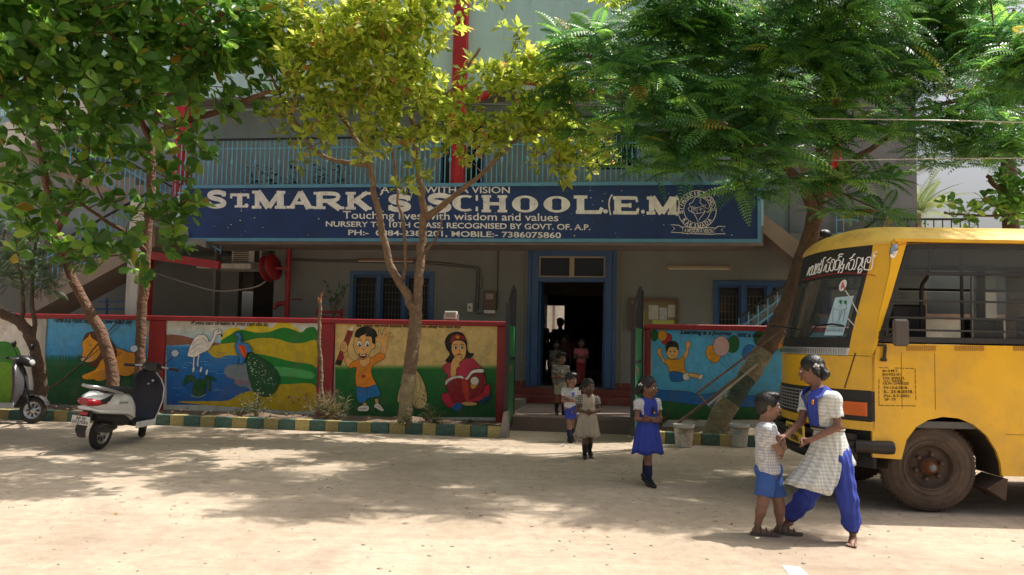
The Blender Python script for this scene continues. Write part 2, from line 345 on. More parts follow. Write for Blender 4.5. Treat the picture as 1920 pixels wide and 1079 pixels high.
# ------------------------------------------------------------------ palette
M_wall = mat('grey_green_plaster', (.205, .22, .21), .85, var=.08, vs=.9, dirt=(.2, .17, .13), ds=.9, damt=.4, streak=True, bump=.2)
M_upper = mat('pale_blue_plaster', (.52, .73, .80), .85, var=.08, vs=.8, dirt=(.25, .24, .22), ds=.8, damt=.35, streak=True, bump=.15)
M_white = mat('whitewashed_plaster', (.62, .60, .55), .85, var=.08, vs=1, dirt=(.25, .21, .17), ds=1.2, damt=.5, streak=True)
M_red = mat('red_oil_paint', (.32, .018, .022), .5, var=.16, vs=4, dirt=(.10, .03, .025), ds=2.5, damt=.5, bump=.15)
M_redp = mat('red_pillar_paint', (.50, .018, .035), .5, var=.1, vs=4, dirt=(.15, .03, .03), ds=2, damt=.3)
M_blue = mat('blue_frame_paint', (.035, .10, .24), .45, var=.12, dirt=(.03, .05, .08), damt=.4)
M_lblue = mat('light_blue_rail_paint', (.16, .42, .62), .5, var=.12, dirt=(.1, .14, .15), damt=.3)
M_strip = mat('sky_blue_trim_paint', (.10, .30, .48), .6, var=.15, vs=2, dirt=(.35, .33, .28), ds=6, damt=.3)
M_navy = mat('navy_sign_paint', (.010, .042, .165), .6, var=.25, vs=1.5, dirt=(.02, .03, .05), ds=1.4, damt=.5)
M_black = mat('black_paint', (.015, .015, .017), .45)
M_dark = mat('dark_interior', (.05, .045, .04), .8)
M_glassd = mat('dark_window_glass', (.02, .022, .022), .12, var=.1, bump=0)
M_conc = mat('bare_concrete', (.27, .24, .21), .9, var=.15, vs=2, dirt=(.13, .11, .09), ds=1.3, damt=.5, bump=.4)
M_stair = mat('stair_soffit_plaster', (.34, .27, .22), .9, var=.1, vs=1, dirt=(.2, .15, .12), damt=.4)
M_floor = mat('red_oxide_step', (.20, .035, .03), .6, var=.2, vs=3, dirt=(.16, .10, .08), ds=3, damt=.6)
M_slab = mat('dusty_step_concrete', (.18, .14, .12), .9, var=.15, vs=3, dirt=(.25, .10, .08), ds=2, damt=.35, bump=.4)
M_wood = mat('brown_wood', (.13, .07, .04), .6, var=.2, vs=6)
M_plast = mat('white_plastic', (.68, .66, .60), .4, var=.05)
M_metal = mat('galvanised_metal', (.42, .42, .41), .4, metal=.7, var=.12)
M_rust = mat('rusty_steel', (.16, .10, .07), .7, metal=.3, var=.3, vs=12, bump=.3)
M_cable = mat('cable_sheath', (.08, .075, .07), .6)
# ------------------------------------------------------------------ school building
VF = 3.1; VS = 1.95; FL = .55; SOF = 3.42; F1 = 4.35
def pu(px, py, v): return F.at(px, py, v).x
def pz(px, py, v): return F.at(px, py, v).z
def wall_holes(mb, u0, u1, z0, z1, holes, v, t, mi=0):
    us = sorted({u0, u1, *[h[0] for h in holes], *[h[1] for h in holes]}); zs = sorted({z0, z1, *[h[2] for h in holes], *[h[3] for h in holes]})
    us = [x for x in us if u0 <= x <= u1]; zs = [x for x in zs if z0 <= x <= z1]
    inh = lambda a, b: any(h[0] < a < h[1] and h[2] < b < h[3] for h in holes)
    for i in range(len(us)-1):
        for j in range(len(zs)-1):
            if inh((us[i]+us[i+1])/2, (zs[j]+zs[j+1])/2): continue
            a, b, c, d = us[i], us[i+1], zs[j], zs[j+1]
            mb.add([(a, v, c), (b, v, c), (b, v, d), (a, v, d)], [(0, 1, 2, 3)], mi)
            mb.add([(a, v+t, c), (b, v+t, c), (b, v+t, d), (a, v+t, d)], [(3, 2, 1, 0)], mi)
    for (a, b, c, d) in holes:
        mb.add([(a, v, c), (a, v+t, c), (a, v+t, d), (a, v, d)], [(0, 1, 2, 3)], mi); mb.add([(b, v, c), (b, v+t, c), (b, v+t, d), (b, v, d)], [(3, 2, 1, 0)], mi)
        mb.add([(a, v, c), (b, v, c), (b, v+t, c), (a, v+t, c)], [(0, 1, 2, 3)], mi); mb.add([(a, v, d), (b, v, d), (b, v+t, d), (a, v+t, d)], [(3, 2, 1, 0)], mi)
    mb.add([(u0, v, z1), (u1, v, z1), (u1, v+t, z1), (u0, v+t, z1)], [(0, 1, 2, 3)], mi)
    for u in (u0, u1): mb.add([(u, v, z0), (u, v+t, z0), (u, v+t, z1), (u, v, z1)], [(0, 1, 2, 3)], mi)
bld = thing('school_building', 'long two storey school with grey green ground floor, pale blue upper floor and red columns', 'school building', (0, VF, 0), F)
UL = -17.0; UR = pu(1715, 340, VF+.3)
door = F.rect(996, 470, 1147, 726, VF); door = (door[0], door[1], FL, door[3])
winL = F.rect(655, 509, 813, 640, VF); winR = F.rect(1337, 527, 1500, 640, VF); dark = F.rect(402, 440, 512, 700, VF)
winL = (winL[0], winL[1], 1.35, winL[3]); winR = (winR[0], winR[1]+.5, 1.35, winR[3]); dark = (dark[0], dark[1], FL, SOF)
UW1 = pu(250, 530, VF)
g = MB(); wall_holes(g, dark[0]-.05, UR, 0, SOF+.4, [door, winL, winR, dark], VF, .23); g.build('ground_floor_wall', M_wall, bld)
MB().box(UL, dark[0]-.05, VF+1.2, VF+1.4, 0, SOF+.4).box(UL, dark[0]-.06, VF, VF+1.2, SOF+.0, SOF+.38).build('recessed_side_wall', M_wall, bld)
# skirting band
MB().box(winL[0]-2, door[0]-.02, VF-.015, VF+.01, FL-.02, FL+.12).box(door[1]+.02, UR, VF-.015, VF+.01, FL-.02, FL+.12).build('skirting', M_floor, bld)
# upper floor wall, with windows and a door
hz = [(pu(800, 300, VF+.3)+.3, pu(800, 300, VF+.3)+1.3, F1+.0, F1+2.1), (pu(1100, 300, VF+.3), pu(1100, 300, VF+.3)+1.1, F1+.9, F1+2.1), (pu(1370, 300, VF+.3), pu(1370, 300, VF+.3)+1.0, F1+.9, F1+2.1)]
zA = pz(1000, 168, VS+.4)
g = MB(); wall_holes(g, UL, UR, SOF+.402, zA, [h for h in hz], VF+.3, .23); g.build('upper_wall', mat('verandah_blue_with_shade', (.27, .35, .39), .85, var=.1, vs=.8, dirt=(.16, .16, .15), ds=.8, damt=.45, streak=True), bld)  # verandah shade put into the colour, a darker blue-grey than the wall above
g = MB(); wall_holes(g, UL, UR, zA+.001, 11.5, [], VF+.3, .23); g.build('top_wall', M_upper, bld)
MB().box(pu(1480, 300, VF+.25), UR+.02, VF+.24, VF+.298, SOF+.42, 11.4).build('end_wall', mat('grey_end_wall', (.20, .215, .235), .85, dirt=(.12, .12, .12), damt=.4, streak=True), bld)
for i, h in enumerate(hz):
    wn = MB(); a, b, c, d = h
    for x in (a, b-.06): wn.box(x, x+.06, VF+.33, VF+.4, c, d)
    wn.box(a+.06, b-.06, VF+.331, VF+.4, d-.06, d); wn.box((a+b)/2-.03, (a+b)/2+.03, VF+.332, VF+.4, c, d-.06)
    f = wn.build('window', M_blue, bld)
    MB().box(a, b, VF+.41, VF+.43, c, d).build('pane', M_glassd, f)
MB().box(UL, UR, VF+.53, VF+7, 11.45, 11.6).box(UR-.2, UR, VF+.531, VF+7, 0, 11.44).box(UL, UL+.2, VF+.531, VF+7, 0, 11.44).box(UL, UR-.2, VF+7, VF+7.2, 2.9, 11.44).build('roof', M_conc, bld)
# inside the upper windows it is dark; floor slab and balcony slab
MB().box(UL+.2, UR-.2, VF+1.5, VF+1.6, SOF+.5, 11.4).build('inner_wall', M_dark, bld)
SB0 = pu(352, 340, VS+.3); SB1 = pu(1428, 360, VS+.3)
MB().box(SB0-.2, SB1, VS+.12, VF+.3, SOF+.02, SOF+.4).build('balcony_slab', M_conc, bld)
MB().box(SB0-.2, SB1, VS+.1, VS+.22, SOF+.401, F1+.12).build('balcony_parapet', M_upper, bld)
MB().box(SB0-.2, SB1, VS+.22, VF+.3, F1-.1, F1+.0).build('balcony_floor', M_conc, bld)
# projecting upper balcony: parapet front over the verandah, with curved red trim
MB().box(SB0-.3, SB1+.5, VS+.42, VS+.56, zA, 11.3).build('upper_parapet', M_upper, bld)
MB().box(SB0-.3, SB1+.5, VS+.561, VF+.299, zA+.05, zA+.2).build('verandah_ceiling_slab', M_conc, bld)
# second floor slab and curved red sunshade
z2 = F1+2.75
MB().box(UL, SB0-.31, VF-.25, VF+.299, z2, z2+.14).build('sunshade_slab', M_upper, bld)
MB().box(SB1+.51, UR, VF-.25, VF+.299, z2, z2+.14).build('sunshade_slab', M_upper, bld)
sh = MB()
for (a, b) in ((pu(890, 160, VS+.4), pu(1075, 140, VS+.4)), (pu(1090, 140, VS+.4), pu(1280, 130, VS+.4)), (pu(620, 160, VS+.4), pu(845, 140, VS+.4))):
    z = pz(980, 190, VS+.4); pts = [(lerp(a, b, t), VS+.4, z+.42*math.sin(math.pi*t)) for t in np.linspace(0, 1, 15)]
    sh.tube(pts, .07, 6, sq=1)
sh.build('arch_trim', M_redp, bld)
for (px, py, w_) in ((861, 200, .30), (342, 290, .30), (1560, 250, .3)):
    u = pu(px, py, VS+.35); m_ = MB().box(u-w_/2, u+w_/2, VS+.25, VS+.25+w_, F1+.1, 11.4, bev=.02)
    for k in (-.07, .07): m_.box(u+k-.012, u+k+.012, VS+.235, VS+.252, F1+.3, 11.3)
    m_.build('column', M_redp, bld)
# railing (bars far thinner than ten pixels: one joined part)
def railing(u0, u1, v, z0, z1, step=.105, ang=None, name='railing', mat_=M_lblue, parent=bld, hand=M_black, deco=True):
    n = int((u1-u0)/step); b = MB(); dz = lambda u: 0 if ang is None else (u-u0)*ang
    for i in range(n+1):
        u = u0+(u1-u0)*i/max(n, 1); b.box(u-.009, u+.009, v-.009, v+.009, z0+dz(u), z1+dz(u))
        if deco and i % 5 == 2:
            zz = (z0+z1)/2+.12+dz(u); b.add([(u-.035, v-.012, zz), (u, v-.012, zz+.09), (u+.035, v-.012, zz), (u, v-.012, zz-.09), (u, v-.035, zz)], [(0, 4, 1), (1, 4, 2), (2, 4, 3), (3, 4, 0), (0, 1, 2, 3)])
    b.build('railing_bars', mat_, parent, kind='stuff')
    h = MB(); h.bar((u0, v, z1+dz(u0)), (u1, v, z1+dz(u1)), .05, .04); h.build('handrail', hand, parent)
    h = MB(); h.bar((u0, v, z0+.08+dz(u0)), (u1, v, z0+.08+dz(u1)), .03, .03); h.bar((u0, v, z1-.2+dz(u0)), (u1, v, z1-.2+dz(u1)), .02, .02); h.build('rail', mat_, parent)
RT = pz(700, 258, VS+.16)
railing(SB0-.2, pu(855, 300, VS+.16)-.12, VS+.16, F1+.12, RT)
railing(pu(855, 300, VS+.16)+.22, SB1, VS+.16, F1+.12, RT)
# corridor seen through the front door
a, b = door[0], door[1]
MB().box(a-.9, b+.9, VF+.24, VF+11, FL-.1, FL).build('corridor_floor', M_slab, bld)
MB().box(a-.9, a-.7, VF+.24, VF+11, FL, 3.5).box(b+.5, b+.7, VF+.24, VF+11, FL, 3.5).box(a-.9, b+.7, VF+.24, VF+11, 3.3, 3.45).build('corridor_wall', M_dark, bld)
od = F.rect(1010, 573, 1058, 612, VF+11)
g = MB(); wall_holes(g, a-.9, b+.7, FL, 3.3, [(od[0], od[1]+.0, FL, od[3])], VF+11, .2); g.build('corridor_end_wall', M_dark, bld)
# main door frame, transom, leaves
fr = MB(); DT = pz(1070, 525, VF)
for x in (a, b-.15): fr.box(x, x+.15, VF-.06, VF+.16, FL, door[3])
fr.box(a+.15, b-.15, VF-.06, VF+.16, door[3]-.13, door[3]).box(a+.15, b-.15, VF-.05, VF+.12, DT-.05, DT+.05)
fo = fr.build('door_frame', M_blue, bld, bevel=.008)
tr = MB(); mid = (a+b)/2
tr.box(mid-.02, mid+.02, VF-.03, VF+.03, DT+.05, door[3]-.13)
for (x0, x1) in ((a+.15, mid-.02), (mid+.02, b-.15)):
    for q in ((x0, x0+.03, DT+.05, door[3]-.13), (x1-.03, x1, DT+.05, door[3]-.13)): tr.box(q[0], q[1], VF-.02, VF+.02, q[2], q[3])
    tr.box(x0+.03, x1-.03, VF-.02, VF+.02, DT+.05, DT+.08).box(x0+.03, x1-.03, VF-.02, VF+.02, door[3]-.16, door[3]-.13)
tr.build('transom', mat('pale_wood', (.42, .35, .25), .6), fo)
for (x0, x1) in ((a+.18, mid-.05), (mid+.05, b-.18)): MB().box(x0, x1, VF+.03, VF+.04, DT+.08, door[3]-.16).build('transom_pane', M_glassd, fo)
MB().box(b-.19, b-.15, VF+.16, VF+.85, FL+.01, DT-.06).box(b-.2, b-.19, VF+.2, VF+.8, FL+.2, FL+.9).build('door_leaf', M_blue, bld)
MB().box(a+.15, a+.19, VF+.16, VF+.85, FL+.01, DT-.06).build('door_leaf', M_blue, bld)
# moulded border round the door
brd = MB(); bz = door[3]+.10
for x in (a-.09, b+.01): brd.box(x, x+.08, VF-.05, VF-.002, FL, bz)
brd.box(a-.09, b+.09, VF-.055, VF-.003, bz, bz+.16); brd.build('door_surround', M_blue, bld)
cv = MB(); cv.tube(crom([(a-.19, VF-.03, FL+.05), (a-.19, VF-.03, bz), (a-.14, VF-.03, bz+.16), (a+.1, VF-.03, bz+.24)], 5), .012, 6)
cv.tube(crom([(b+.2, VF-.03, FL+.05), (b+.2, VF-.03, bz), (b+.14, VF-.03, bz+.16), (b-.1, VF-.03, bz+.24)], 5), .012, 6); cv.build('conduit', mat('ochre_cable', (.33, .24, .12), .6), bld)
# ground-floor windows: frame, mullions, grille, panes
def shutter_window(r, n, parent=bld):
    a, b, c, d = r; f = MB()
    f.box(a, a+.09, VF-.03, VF+.12, c, d).box(b-.09, b, VF-.03, VF+.12, c, d).box(a+.09, b-.09, VF-.03, VF+.12, d-.09, d).box(a+.09, b-.09, VF-.03, VF+.12, c, c+.09)
    w_ = (b-a-.18)/n
    for i in range(1, n): f.box(a+.09+w_*i-.045, a+.09+w_*i+.045, VF-.02, VF+.11, c+.09, d-.09)
    fo = f.build('window', M_blue, parent, bevel=.006)
    for i in range(n):
        x0 = a+.09+w_*i+(.045 if i else 0); x1 = a+.09+w_*(i+1)-(.045 if i < n-1 else 0)
        MB().box(x0, x1, VF+.1, VF+.12, c+.09, d-.09).build('pane', M_glassd, fo)
        s_ = MB(); s_.box(x0, x0+.04, VF+.03, VF+.06, c+.09, d-.09).box(x1-.04, x1, VF+.03, VF+.06, c+.09, d-.09).box(x0+.04, x1-.04, VF+.03, VF+.06, d-.14, d-.09)
        s_.build('sash', mat('deep_blue_sash', (.03, .08, .2), .45), fo)
        g_ = MB()
        k = x0+.09
        while k < x1-.05: g_.box(k-.006, k+.006, VF+.062, VF+.074, c+.09, d-.3); k += .075
        for zz in np.arange(c+.2, d-.3, .16): g_.box(x0+.04, x1-.04, VF+.063, VF+.073, zz, zz+.012)
        cx = (x0+x1)/2; rr = (x1-x0)/2-.05
        for q in (1, .66, .33): g_.tube([(cx+rr*q*math.cos(t), VF+.068, d-.32+rr*.62*q*math.sin(t)) for t in np.linspace(0, math.pi, 13)], .006, 4)
        g_.build('grille', mat('grille_iron', (.09, .085, .08), .6), fo, kind='stuff')
shutter_window(winL, 3); shutter_window(winR, 4)
# steps at the gate
st = thing('entrance_steps', 'dusty concrete entrance slab with two red oxide steps below the door', 'steps', (0, 0, 0), F)
su0 = pu(950, 800, -.35); su1 = pu(1215, 800, -.35)
S1 = pz(1000, 781, -.35)
MB().box(su0, su1, -.35, VF-.62, -.02, S1, bev=.015).build('step_slab', M_slab, st)
MB().box(a-1.3, b+1.6, VF-.619, VF-.31, -.02, S1+.15, bev=.01).build('step', M_floor, st); MB().box(a-1.3, b+1.6, VF-.309, VF-.016, -.02, FL-.01, bev=.01).build('step', M_floor, st)
MB().box(UL, su0-.01, VF-1.2, VF-.02, 0, .35).box(su1+.01, UR, VF-1.2, VF-.02, 0, .35).build('verandah_plinth', M_conc, bld)
# recess on the left: white pillar, stairs
pl = F.rect(236, 470, 257, 600, 1.7)
MB().box(pl[0], pl[1], 1.7, 1.95, 0, 4.3, bev=.01).build('pillar', M_white, bld)
def stair(p0, p1, v0, v1, th, name, m=M_stair, parent=bld):          # sloping flight between two pixels on plane v0 (underside line), with steps on top
    A = F.at(*p0, v0); B = F.at(*p1, v0); n = max(4, int(abs(B.z-A.z)/.165)); poly = [(A.x, A.z), (B.x, B.z)]; top = []
    for i in range(n):
        x0 = lerp(A.x, B.x, i/n); x1 = lerp(A.x, B.x, (i+1)/n); z = lerp(A.z, B.z, (i+1)/n)+th if B.z > A.z else lerp(A.z, B.z, i/n)+th
        top += [(x0, z), (x1, z)]
    poly = [(A.x, A.z)]+[(A.x, top[0][1])]+top[1:]+[(B.x, B.z)]
    MB().prism(poly, v0, v1, lambda p, d: (p[0], d, p[1])).build(name, m, parent); return A, B
A, B = stair((60, 588), (290, 462), 2.1, 3.2, .42, 'stair_flight')
railing(A.x, B.x, 2.14, A.z+.42, A.z+1.3, .13, (B.z-A.z)/(B.x-A.x), deco=False)
A, B = stair((385, 455), (20, 300), 3.0, 3.35, .62, 'stair_flight')
A, B = stair((-120, 240), (385, 465), 1.9, 2.1, .02, 'stair_stringer', M_wall)
A2 = F.at(-30, 220, 2.0); B2 = F.at(400, 470, 2.0)
railing(A2.x, B2.x, 2.3, A2.z-.05, A2.z+.8, .12, (B2.z-A2.z)/(B2.x-A2.x), deco=False)
MB().prism([(F.at(0, 300, 2.05).x, F.at(0, 300, 2.05).z), (F.at(190, 195, 2.05).x, F.at(190, 195, 2.05).z), (F.at(190, 170, 2.05).x, F.at(190, 170, 2.05).z), (F.at(-60, 250, 2.05).x, F.at(-60, 250, 2.05).z), (F.at(-60, 330, 2.05).x, F.at(-60, 330, 2.05).z)], 2.1, 3.1, lambda p, d: (p[0], d, p[1])).build('stair_soffit', M_white, bld)
rb = F.rect(280, 478, 410, 500, 1.8)
MB().bar(F.at(272, 478, 1.8), F.at(412, 498, 1.8), .12, .16).build('beam', M_red, bld)
MB().bar(F.at(-40, 462, 1.8), F.at(40, 458, 1.8), .12, .16).build('beam', M_red, bld)
MB().bar(F.at(180, 580, 2.4), F.at(235, 580, 2.4), .04, .04).bar(F.at(200, 560, 2.4), F.at(200, 610, 2.4), .04, .04).bar(F.at(185, 566, 2.4), F.at(235, 566, 2.4), .03, .03).build('blue_gate_bar', M_blue, bld)
MB().box(F.at(262, 600, 1.75).x, F.at(276, 600, 1.75).x, 1.75, 1.9, 0, pz(270, 480, 1.75)).build('red_post', M_red, bld)
# back room of the recess
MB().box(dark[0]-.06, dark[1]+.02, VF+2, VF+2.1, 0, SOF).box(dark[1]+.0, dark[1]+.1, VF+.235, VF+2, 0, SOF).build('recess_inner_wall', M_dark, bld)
MB().box(dark[0]-.3, dark[1]-.42, VF-.3, VF+.5, pz(450, 506, VF), pz(450, 497, VF)).build('lintel_shelf', M_white, bld)
# right stair behind the bus and terrace railing
A, B = stair((1390, 640), (1640, 428), 1.6, 2.5, .16, 'stair_flight', M_wall)
railing(F.at(1385, 606, 1.6).x, F.at(1640, 420, 1.6).x, 1.57, F.at(1385, 606, 1.6).z-.35, F.at(1385, 606, 1.6).z+.1, .17, (F.at(1640, 425, 1.6).z-F.at(1385, 606, 1.6).z)/(F.at(1640, 425, 1.6).x-F.at(1385, 606, 1.6).x), deco=False)
P0 = [F.at(x, y, 2.3) for x, y in ((1430, 400), (1530, 478), (1530, 520), (1425, 432))]
MB().prism([(p.x, p.z) for p in P0], 2.3, 3.05, lambda p, d: (p[0], d, p[1])).build('stair_soffit', M_stair, bld)
# annex: terrace behind the bus
an = thing('terrace_annex', 'low white annex with open porch and black terrace railing behind the yellow bus', 'annex', (UR, VF, 0), F)
TZ = pz(1700, 438, VF)
MB().box(pu(1500, 430, VF), pu(1850, 430, VF), VF, VF+3, TZ-.35, TZ-.05).build('terrace_slab', M_conc, an)
railing(pu(1640, 430, VF), pu(1838, 430, VF), VF+.1, TZ-.05, TZ+.30, .16, parent=an, mat_=M_black, deco=False)
railing(pu(1572, 430, VF), pu(1640, 430, VF), VF+.15, TZ-.05, TZ+.5, .13, parent=an, deco=False)
for px in (1560, 1700, 1845): MB().box(pu(px, 550, VF), pu(px, 550, VF)+.25, VF+.05, VF+.3, 0, TZ-.351).build('pillar', M_white, an)
hs = thing('pale_house', 'sunlit white house wall behind the annex and the bus', 'house', (12, 11, 0), F)
g = MB(); wall_holes(g, 5.5, 22, 0, 2.35, [(7.5, 8.4, 1, 1.9), (11, 12, 1, 1.9), (14.5, 15.4, 1, 1.9)], 9, .25)
g.build('wall', mat('cream_house_plaster', (.86, .85, .80), .85, dirt=(.5, .46, .4), damt=.3), hs)
MB().box(5.4, 22.1, 8.7, 9.6, 2.35, 2.45).build('roof', mat('pinkish_parapet', (.5, .33, .27), .85), hs)
for x in (7.5, 11, 14.5): MB().box(x, x+.95, 9.1, 9.15, 1, 1.9).build('window', M_glassd, hs)
bw = thing('back_yard_wall', 'sunlit white yard wall seen through the far end of the corridor', 'wall', (0, VF+14, 0), F)
MB().box(-5, 6, VF+15, VF+15.2, 0, 4.2).build('wall_panel', mat('bright_whitewash', (.75, .73, .68), .9), bw)
MB().box(pu(1036, 590, VF+14.9), pu(1040, 590, VF+14.9), VF+14.9, VF+15, 0, 4).build('drain_pipe', M_conc, bw)
# ------------------------------------------------------------------ the big sign
sg = thing('school_sign_board', 'long navy painted board with white lettering St. Mark\'s School hung below the balcony', 'sign', (pu(900, 400, VS), VS, 3.5), F)
s_ = F.rect(352, 347, 1426, 450, VS)
z0 = (pz(420, 449, VS)+pz(1400, 460, VS))/2; z1 = (pz(420, 340, VS)+pz(1400, 348, VS))/2
sgL = pu(340, 400, VS); sgR = pu(1427, 400, VS)
MB().box(sgL+.07, sgR-.07, VS, VS+.06, z0+.07, z1-.07).build('board', M_navy, sg)
tb = MB(); tb.box(sgL, sgR, VS-.03, VS+.07, z1-.07, z1).box(sgL, sgR, VS-.03, VS+.07, z0, z0+.07).box(sgL, sgL+.07, VS-.029, VS+.069, z0+.07, z1-.07).box(sgR-.07, sgR, VS-.029, VS+.069, z0+.07, z1-.07)
tb.build('sign_frame', M_strip, sg)
WHT = '#dcdcdc'
def ssurf(px, py, d): p = F.at(px, py, VS); return Vector((p.x, VS-d, p.z))
P = Paint(ssurf)
def slab(ch, x0, y0, x1, y1, t, sk=0):
    # wide slab-serif capitals drawn with strokes; (x0,y0)-(x1,y1) is the letter box in measure units
    X = lambda a: lerp(x0, x1, a); Y = lambda b, a=0: lerp(y0, y1, b)+sk*(a-.5)
    def S(pts, w=t, sm=False, n=5): P.line([(X(a), Y(b, a)) for a, b in pts], WHT, w, sm, n)
    def serif(a, b, w=.24, h=None): h = h or t*.42; P.poly([(X(a-w), Y(b, a)-h/2), (X(a+w), Y(b, a)-h/2), (X(a+w), Y(b, a)+h/2), (X(a-w), Y(b, a)+h/2)], WHT, False)
    e = .06; W_ = x1-x0; sw = t*.95/W_
    if ch == 'M':
        S([(.14, 0), (.14, 1)], t*.7); S([(.86, 0), (.86, 1)]); S([(.14, .02), (.5, .95)], t); S([(.86, .02), (.5, .95)], t*.7); serif(.12, e, .14); serif(.88, e, .14); serif(.12, 1-e, .15); serif(.86, 1-e, .17)
    elif ch == 'A':
        S([(.5, 0), (.15, 1)], t*.6); S([(.48, 0), (.84, 1)], t); S([(.28, .68), (.7, .68)], t*.5); serif(.14, 1-e, .16); serif(.86, 1-e, .17)
    elif ch == 'R':
        S([(.2, 0), (.2, 1)]); P.line([(X(.2), Y(.08)), (X(.6), Y(.08)), (X(.8), Y(.16)), (X(.8), Y(.4)), (X(.6), Y(.52)), (X(.2), Y(.52))], WHT, t*.62, True, 4); S([(.5, .52), (.88, 1)], t*.9); serif(.18, e, .18); serif(.2, 1-e, .2); serif(.88, 1-e, .15)
    elif ch == 'K':
        S([(.2, 0), (.2, 1)]); S([(.85, 0), (.25, .6)], t*.62); S([(.42, .45), (.88, 1)], t*.95); serif(.2, e, .2); serif(.2, 1-e, .2); serif(.82, e, .17); serif(.86, 1-e, .16)
    elif ch == 'S':
        P.line([(X(a), Y(b)) for a, b in ((.9, .28), (.78, .12), (.5, .06), (.2, .14), (.14, .3), (.3, .43), (.66, .54), (.86, .7), (.8, .87), (.5, .95), (.22, .9), (.08, .72))], WHT, t*.78, True, 4); S([(.9, 0), (.9, .33)], t*.35); S([(.08, .66), (.08, 1)], t*.35)
    elif ch == 'T':
        S([(.5, 0), (.5, 1)]); S([(.04, .07), (.96, .07)], t*.55); S([(.07, 0), (.07, .34)], t*.4); S([(.93, 0), (.93, .34)], t*.4); serif(.5, 1-e, .26)
    elif ch == 'H':
        S([(.2, 0), (.2, 1)]); S([(.8, 0), (.8, 1)]); S([(.2, .5), (.8, .5)], t*.5)
        for a_ in (.2, .8): serif(a_, e, .18); serif(a_, 1-e, .18)
    elif ch == 'L':
        S([(.25, 0), (.25, 1)]); S([(.1, .94), (.92, .94)], t*.5); S([(.95, .68), (.86, .98)], t*.5); serif(.25, e, .22)
    elif ch == 'E':
        S([(.22, 0), (.22, 1)]); S([(.05, .05), (.9, .05)], t*.5); S([(.05, .95), (.92, .95)], t*.5); S([(.22, .5), (.66, .5)], t*.5); S([(.9, 0), (.93, .3)], t*.35); S([(.97, .68), (.92, 1)], t*.4); S([(.68, .36), (.68, .64)], t*.35)
    elif ch in 'OC':
        # ellipse ring with thick flanks
        n = 28; a0 = 0 if ch == 'O' else .16; a1 = 1 if ch == 'O' else .84; pt = []
        for k in range(n+1): th = 2*math.pi*lerp(a0, a1, k/n); pt.append((th, .5+.5*math.cos(th), .5+.5*math.sin(th)))
        L = []; c = H(WHT); d = P.lay(); vv = []
        for th, a_, b_ in pt: w2 = .5-(.28*abs(math.cos(th))+.05); vv.append(P.P((X(a_), Y(b_, a_)), d)); vv.append(P.P((X(.5+w2*math.cos(th)), Y(.5+(.5-.14)*math.sin(th), .5)), d))
        P.mb.add(vv, [(2*i, 2*i+1, 2*i+3, 2*i+2) for i in range(n)], 0, False, c)
        if ch == 'C': S([(.94, 0), (.94, .34)], t*.35); S([(.94, .7), (.94, .98)], t*.35)
    elif ch == '.': P.ell(X(.5), Y(.5), (x1-x0)/2, (y1-y0)/2, WHT)
y = lambda x: .008*(x-480)
for ch, x0, y0, x1, y1, t in (('S', 388, 359, 425, 389, 11), ('T', 431, 364, 468, 389, 10), ('.', 458, 382, 466, 390, 0), ('M', 474, 359, 534, 391, 13), ('A', 538, 360, 588, 391, 12), ('R', 588, 361, 644, 392, 12), ('K', 648, 361, 696, 393, 12),
        ('S', 727, 367, 772, 395, 12), ('S', 800, 365, 848, 397, 12), ('C', 848, 366, 897, 397, 12), ('H', 902, 367, 952, 398, 12), ('O', 960, 367, 1009, 399, 0), ('O', 1019, 368, 1069, 399, 0), ('L', 1074, 368, 1132, 400, 14),
        ('.', 1131, 393, 1140, 401, 0), ('E', 1147, 370, 1198, 401, 13), ('.', 1202, 394, 1209, 401, 0), ('M', 1214, 370, 1269, 402, 14)): P = Paint(ssurf); slab(ch, x0, y0, x1, y1, t, .4); P.mb.build('letter', PAINT, sg)
P = Paint(ssurf)
P.line([(715, 357), (717, 361), (713, 366)], WHT, 3)
P.line([(1148, 365), (1143, 374), (1142, 388), (1145, 404)], WHT, 2.6); P.line([(1268, 367), (1273, 378), (1273, 396), (1268, 405)], WHT, 2.6)
P.text("'A  STEP WITH A VISION", 711, 349, 956, 362, WHT, 350, 363, .012)
P.text('Touching lives with wisdom and values', 643, 396, 1047, 415, WHT, 401, 420, .01)
P.text('NURSERY TO 10TH CLASS, RECOGNISED BY GOVT. OF. A.P.', 611, 415, 1107, 427, WHT, 421, 434, .02)
P.text('PH:-  0884-2388201, MOBILE:- 7386075860', 653, 431, 1052, 443, WHT, 436, 449, .02)
cx, cy = 1307, 394
def ring(cx, cy, r, w_, n=40, sy=1): P.line([(cx+r*math.cos(2*math.pi*k/n), cy+r*sy*math.sin(2*math.pi*k/n)) for k in range(n+1)], WHT, w_, False)
ring(cx, cy, 36, 1.3); ring(cx, cy, 25, 1.1)
def arctext(t, r, a0, a1, h, flip=False):
    for i, chh in enumerate(t):
        if chh == ' ': continue
        a = lerp(a0, a1, i/(len(t)-1)); gv, gf = glyphs(chh, .02); d = P.lay(); wd = h*(.75 if chh not in "'.I*" else .25); vv = []
        for gx, gy in gv:
            rr = (gy-.5)*h*(-1 if flip else 1); tt = (gx-.5)*wd*(-1 if flip else 1)
            vv.append(P.P((cx+math.cos(a)*(r+rr)-math.sin(a)*tt, cy+math.sin(a)*(r+rr)+math.cos(a)*tt), d))
        P.mb.add(vv, gf, 0, False, H(WHT))
arctext("ST.MARK'S SCHOOL", 30.5, rad(172), rad(365), 8); arctext('KAKINADA', 30.5, rad(140), rad(40), 8, True)
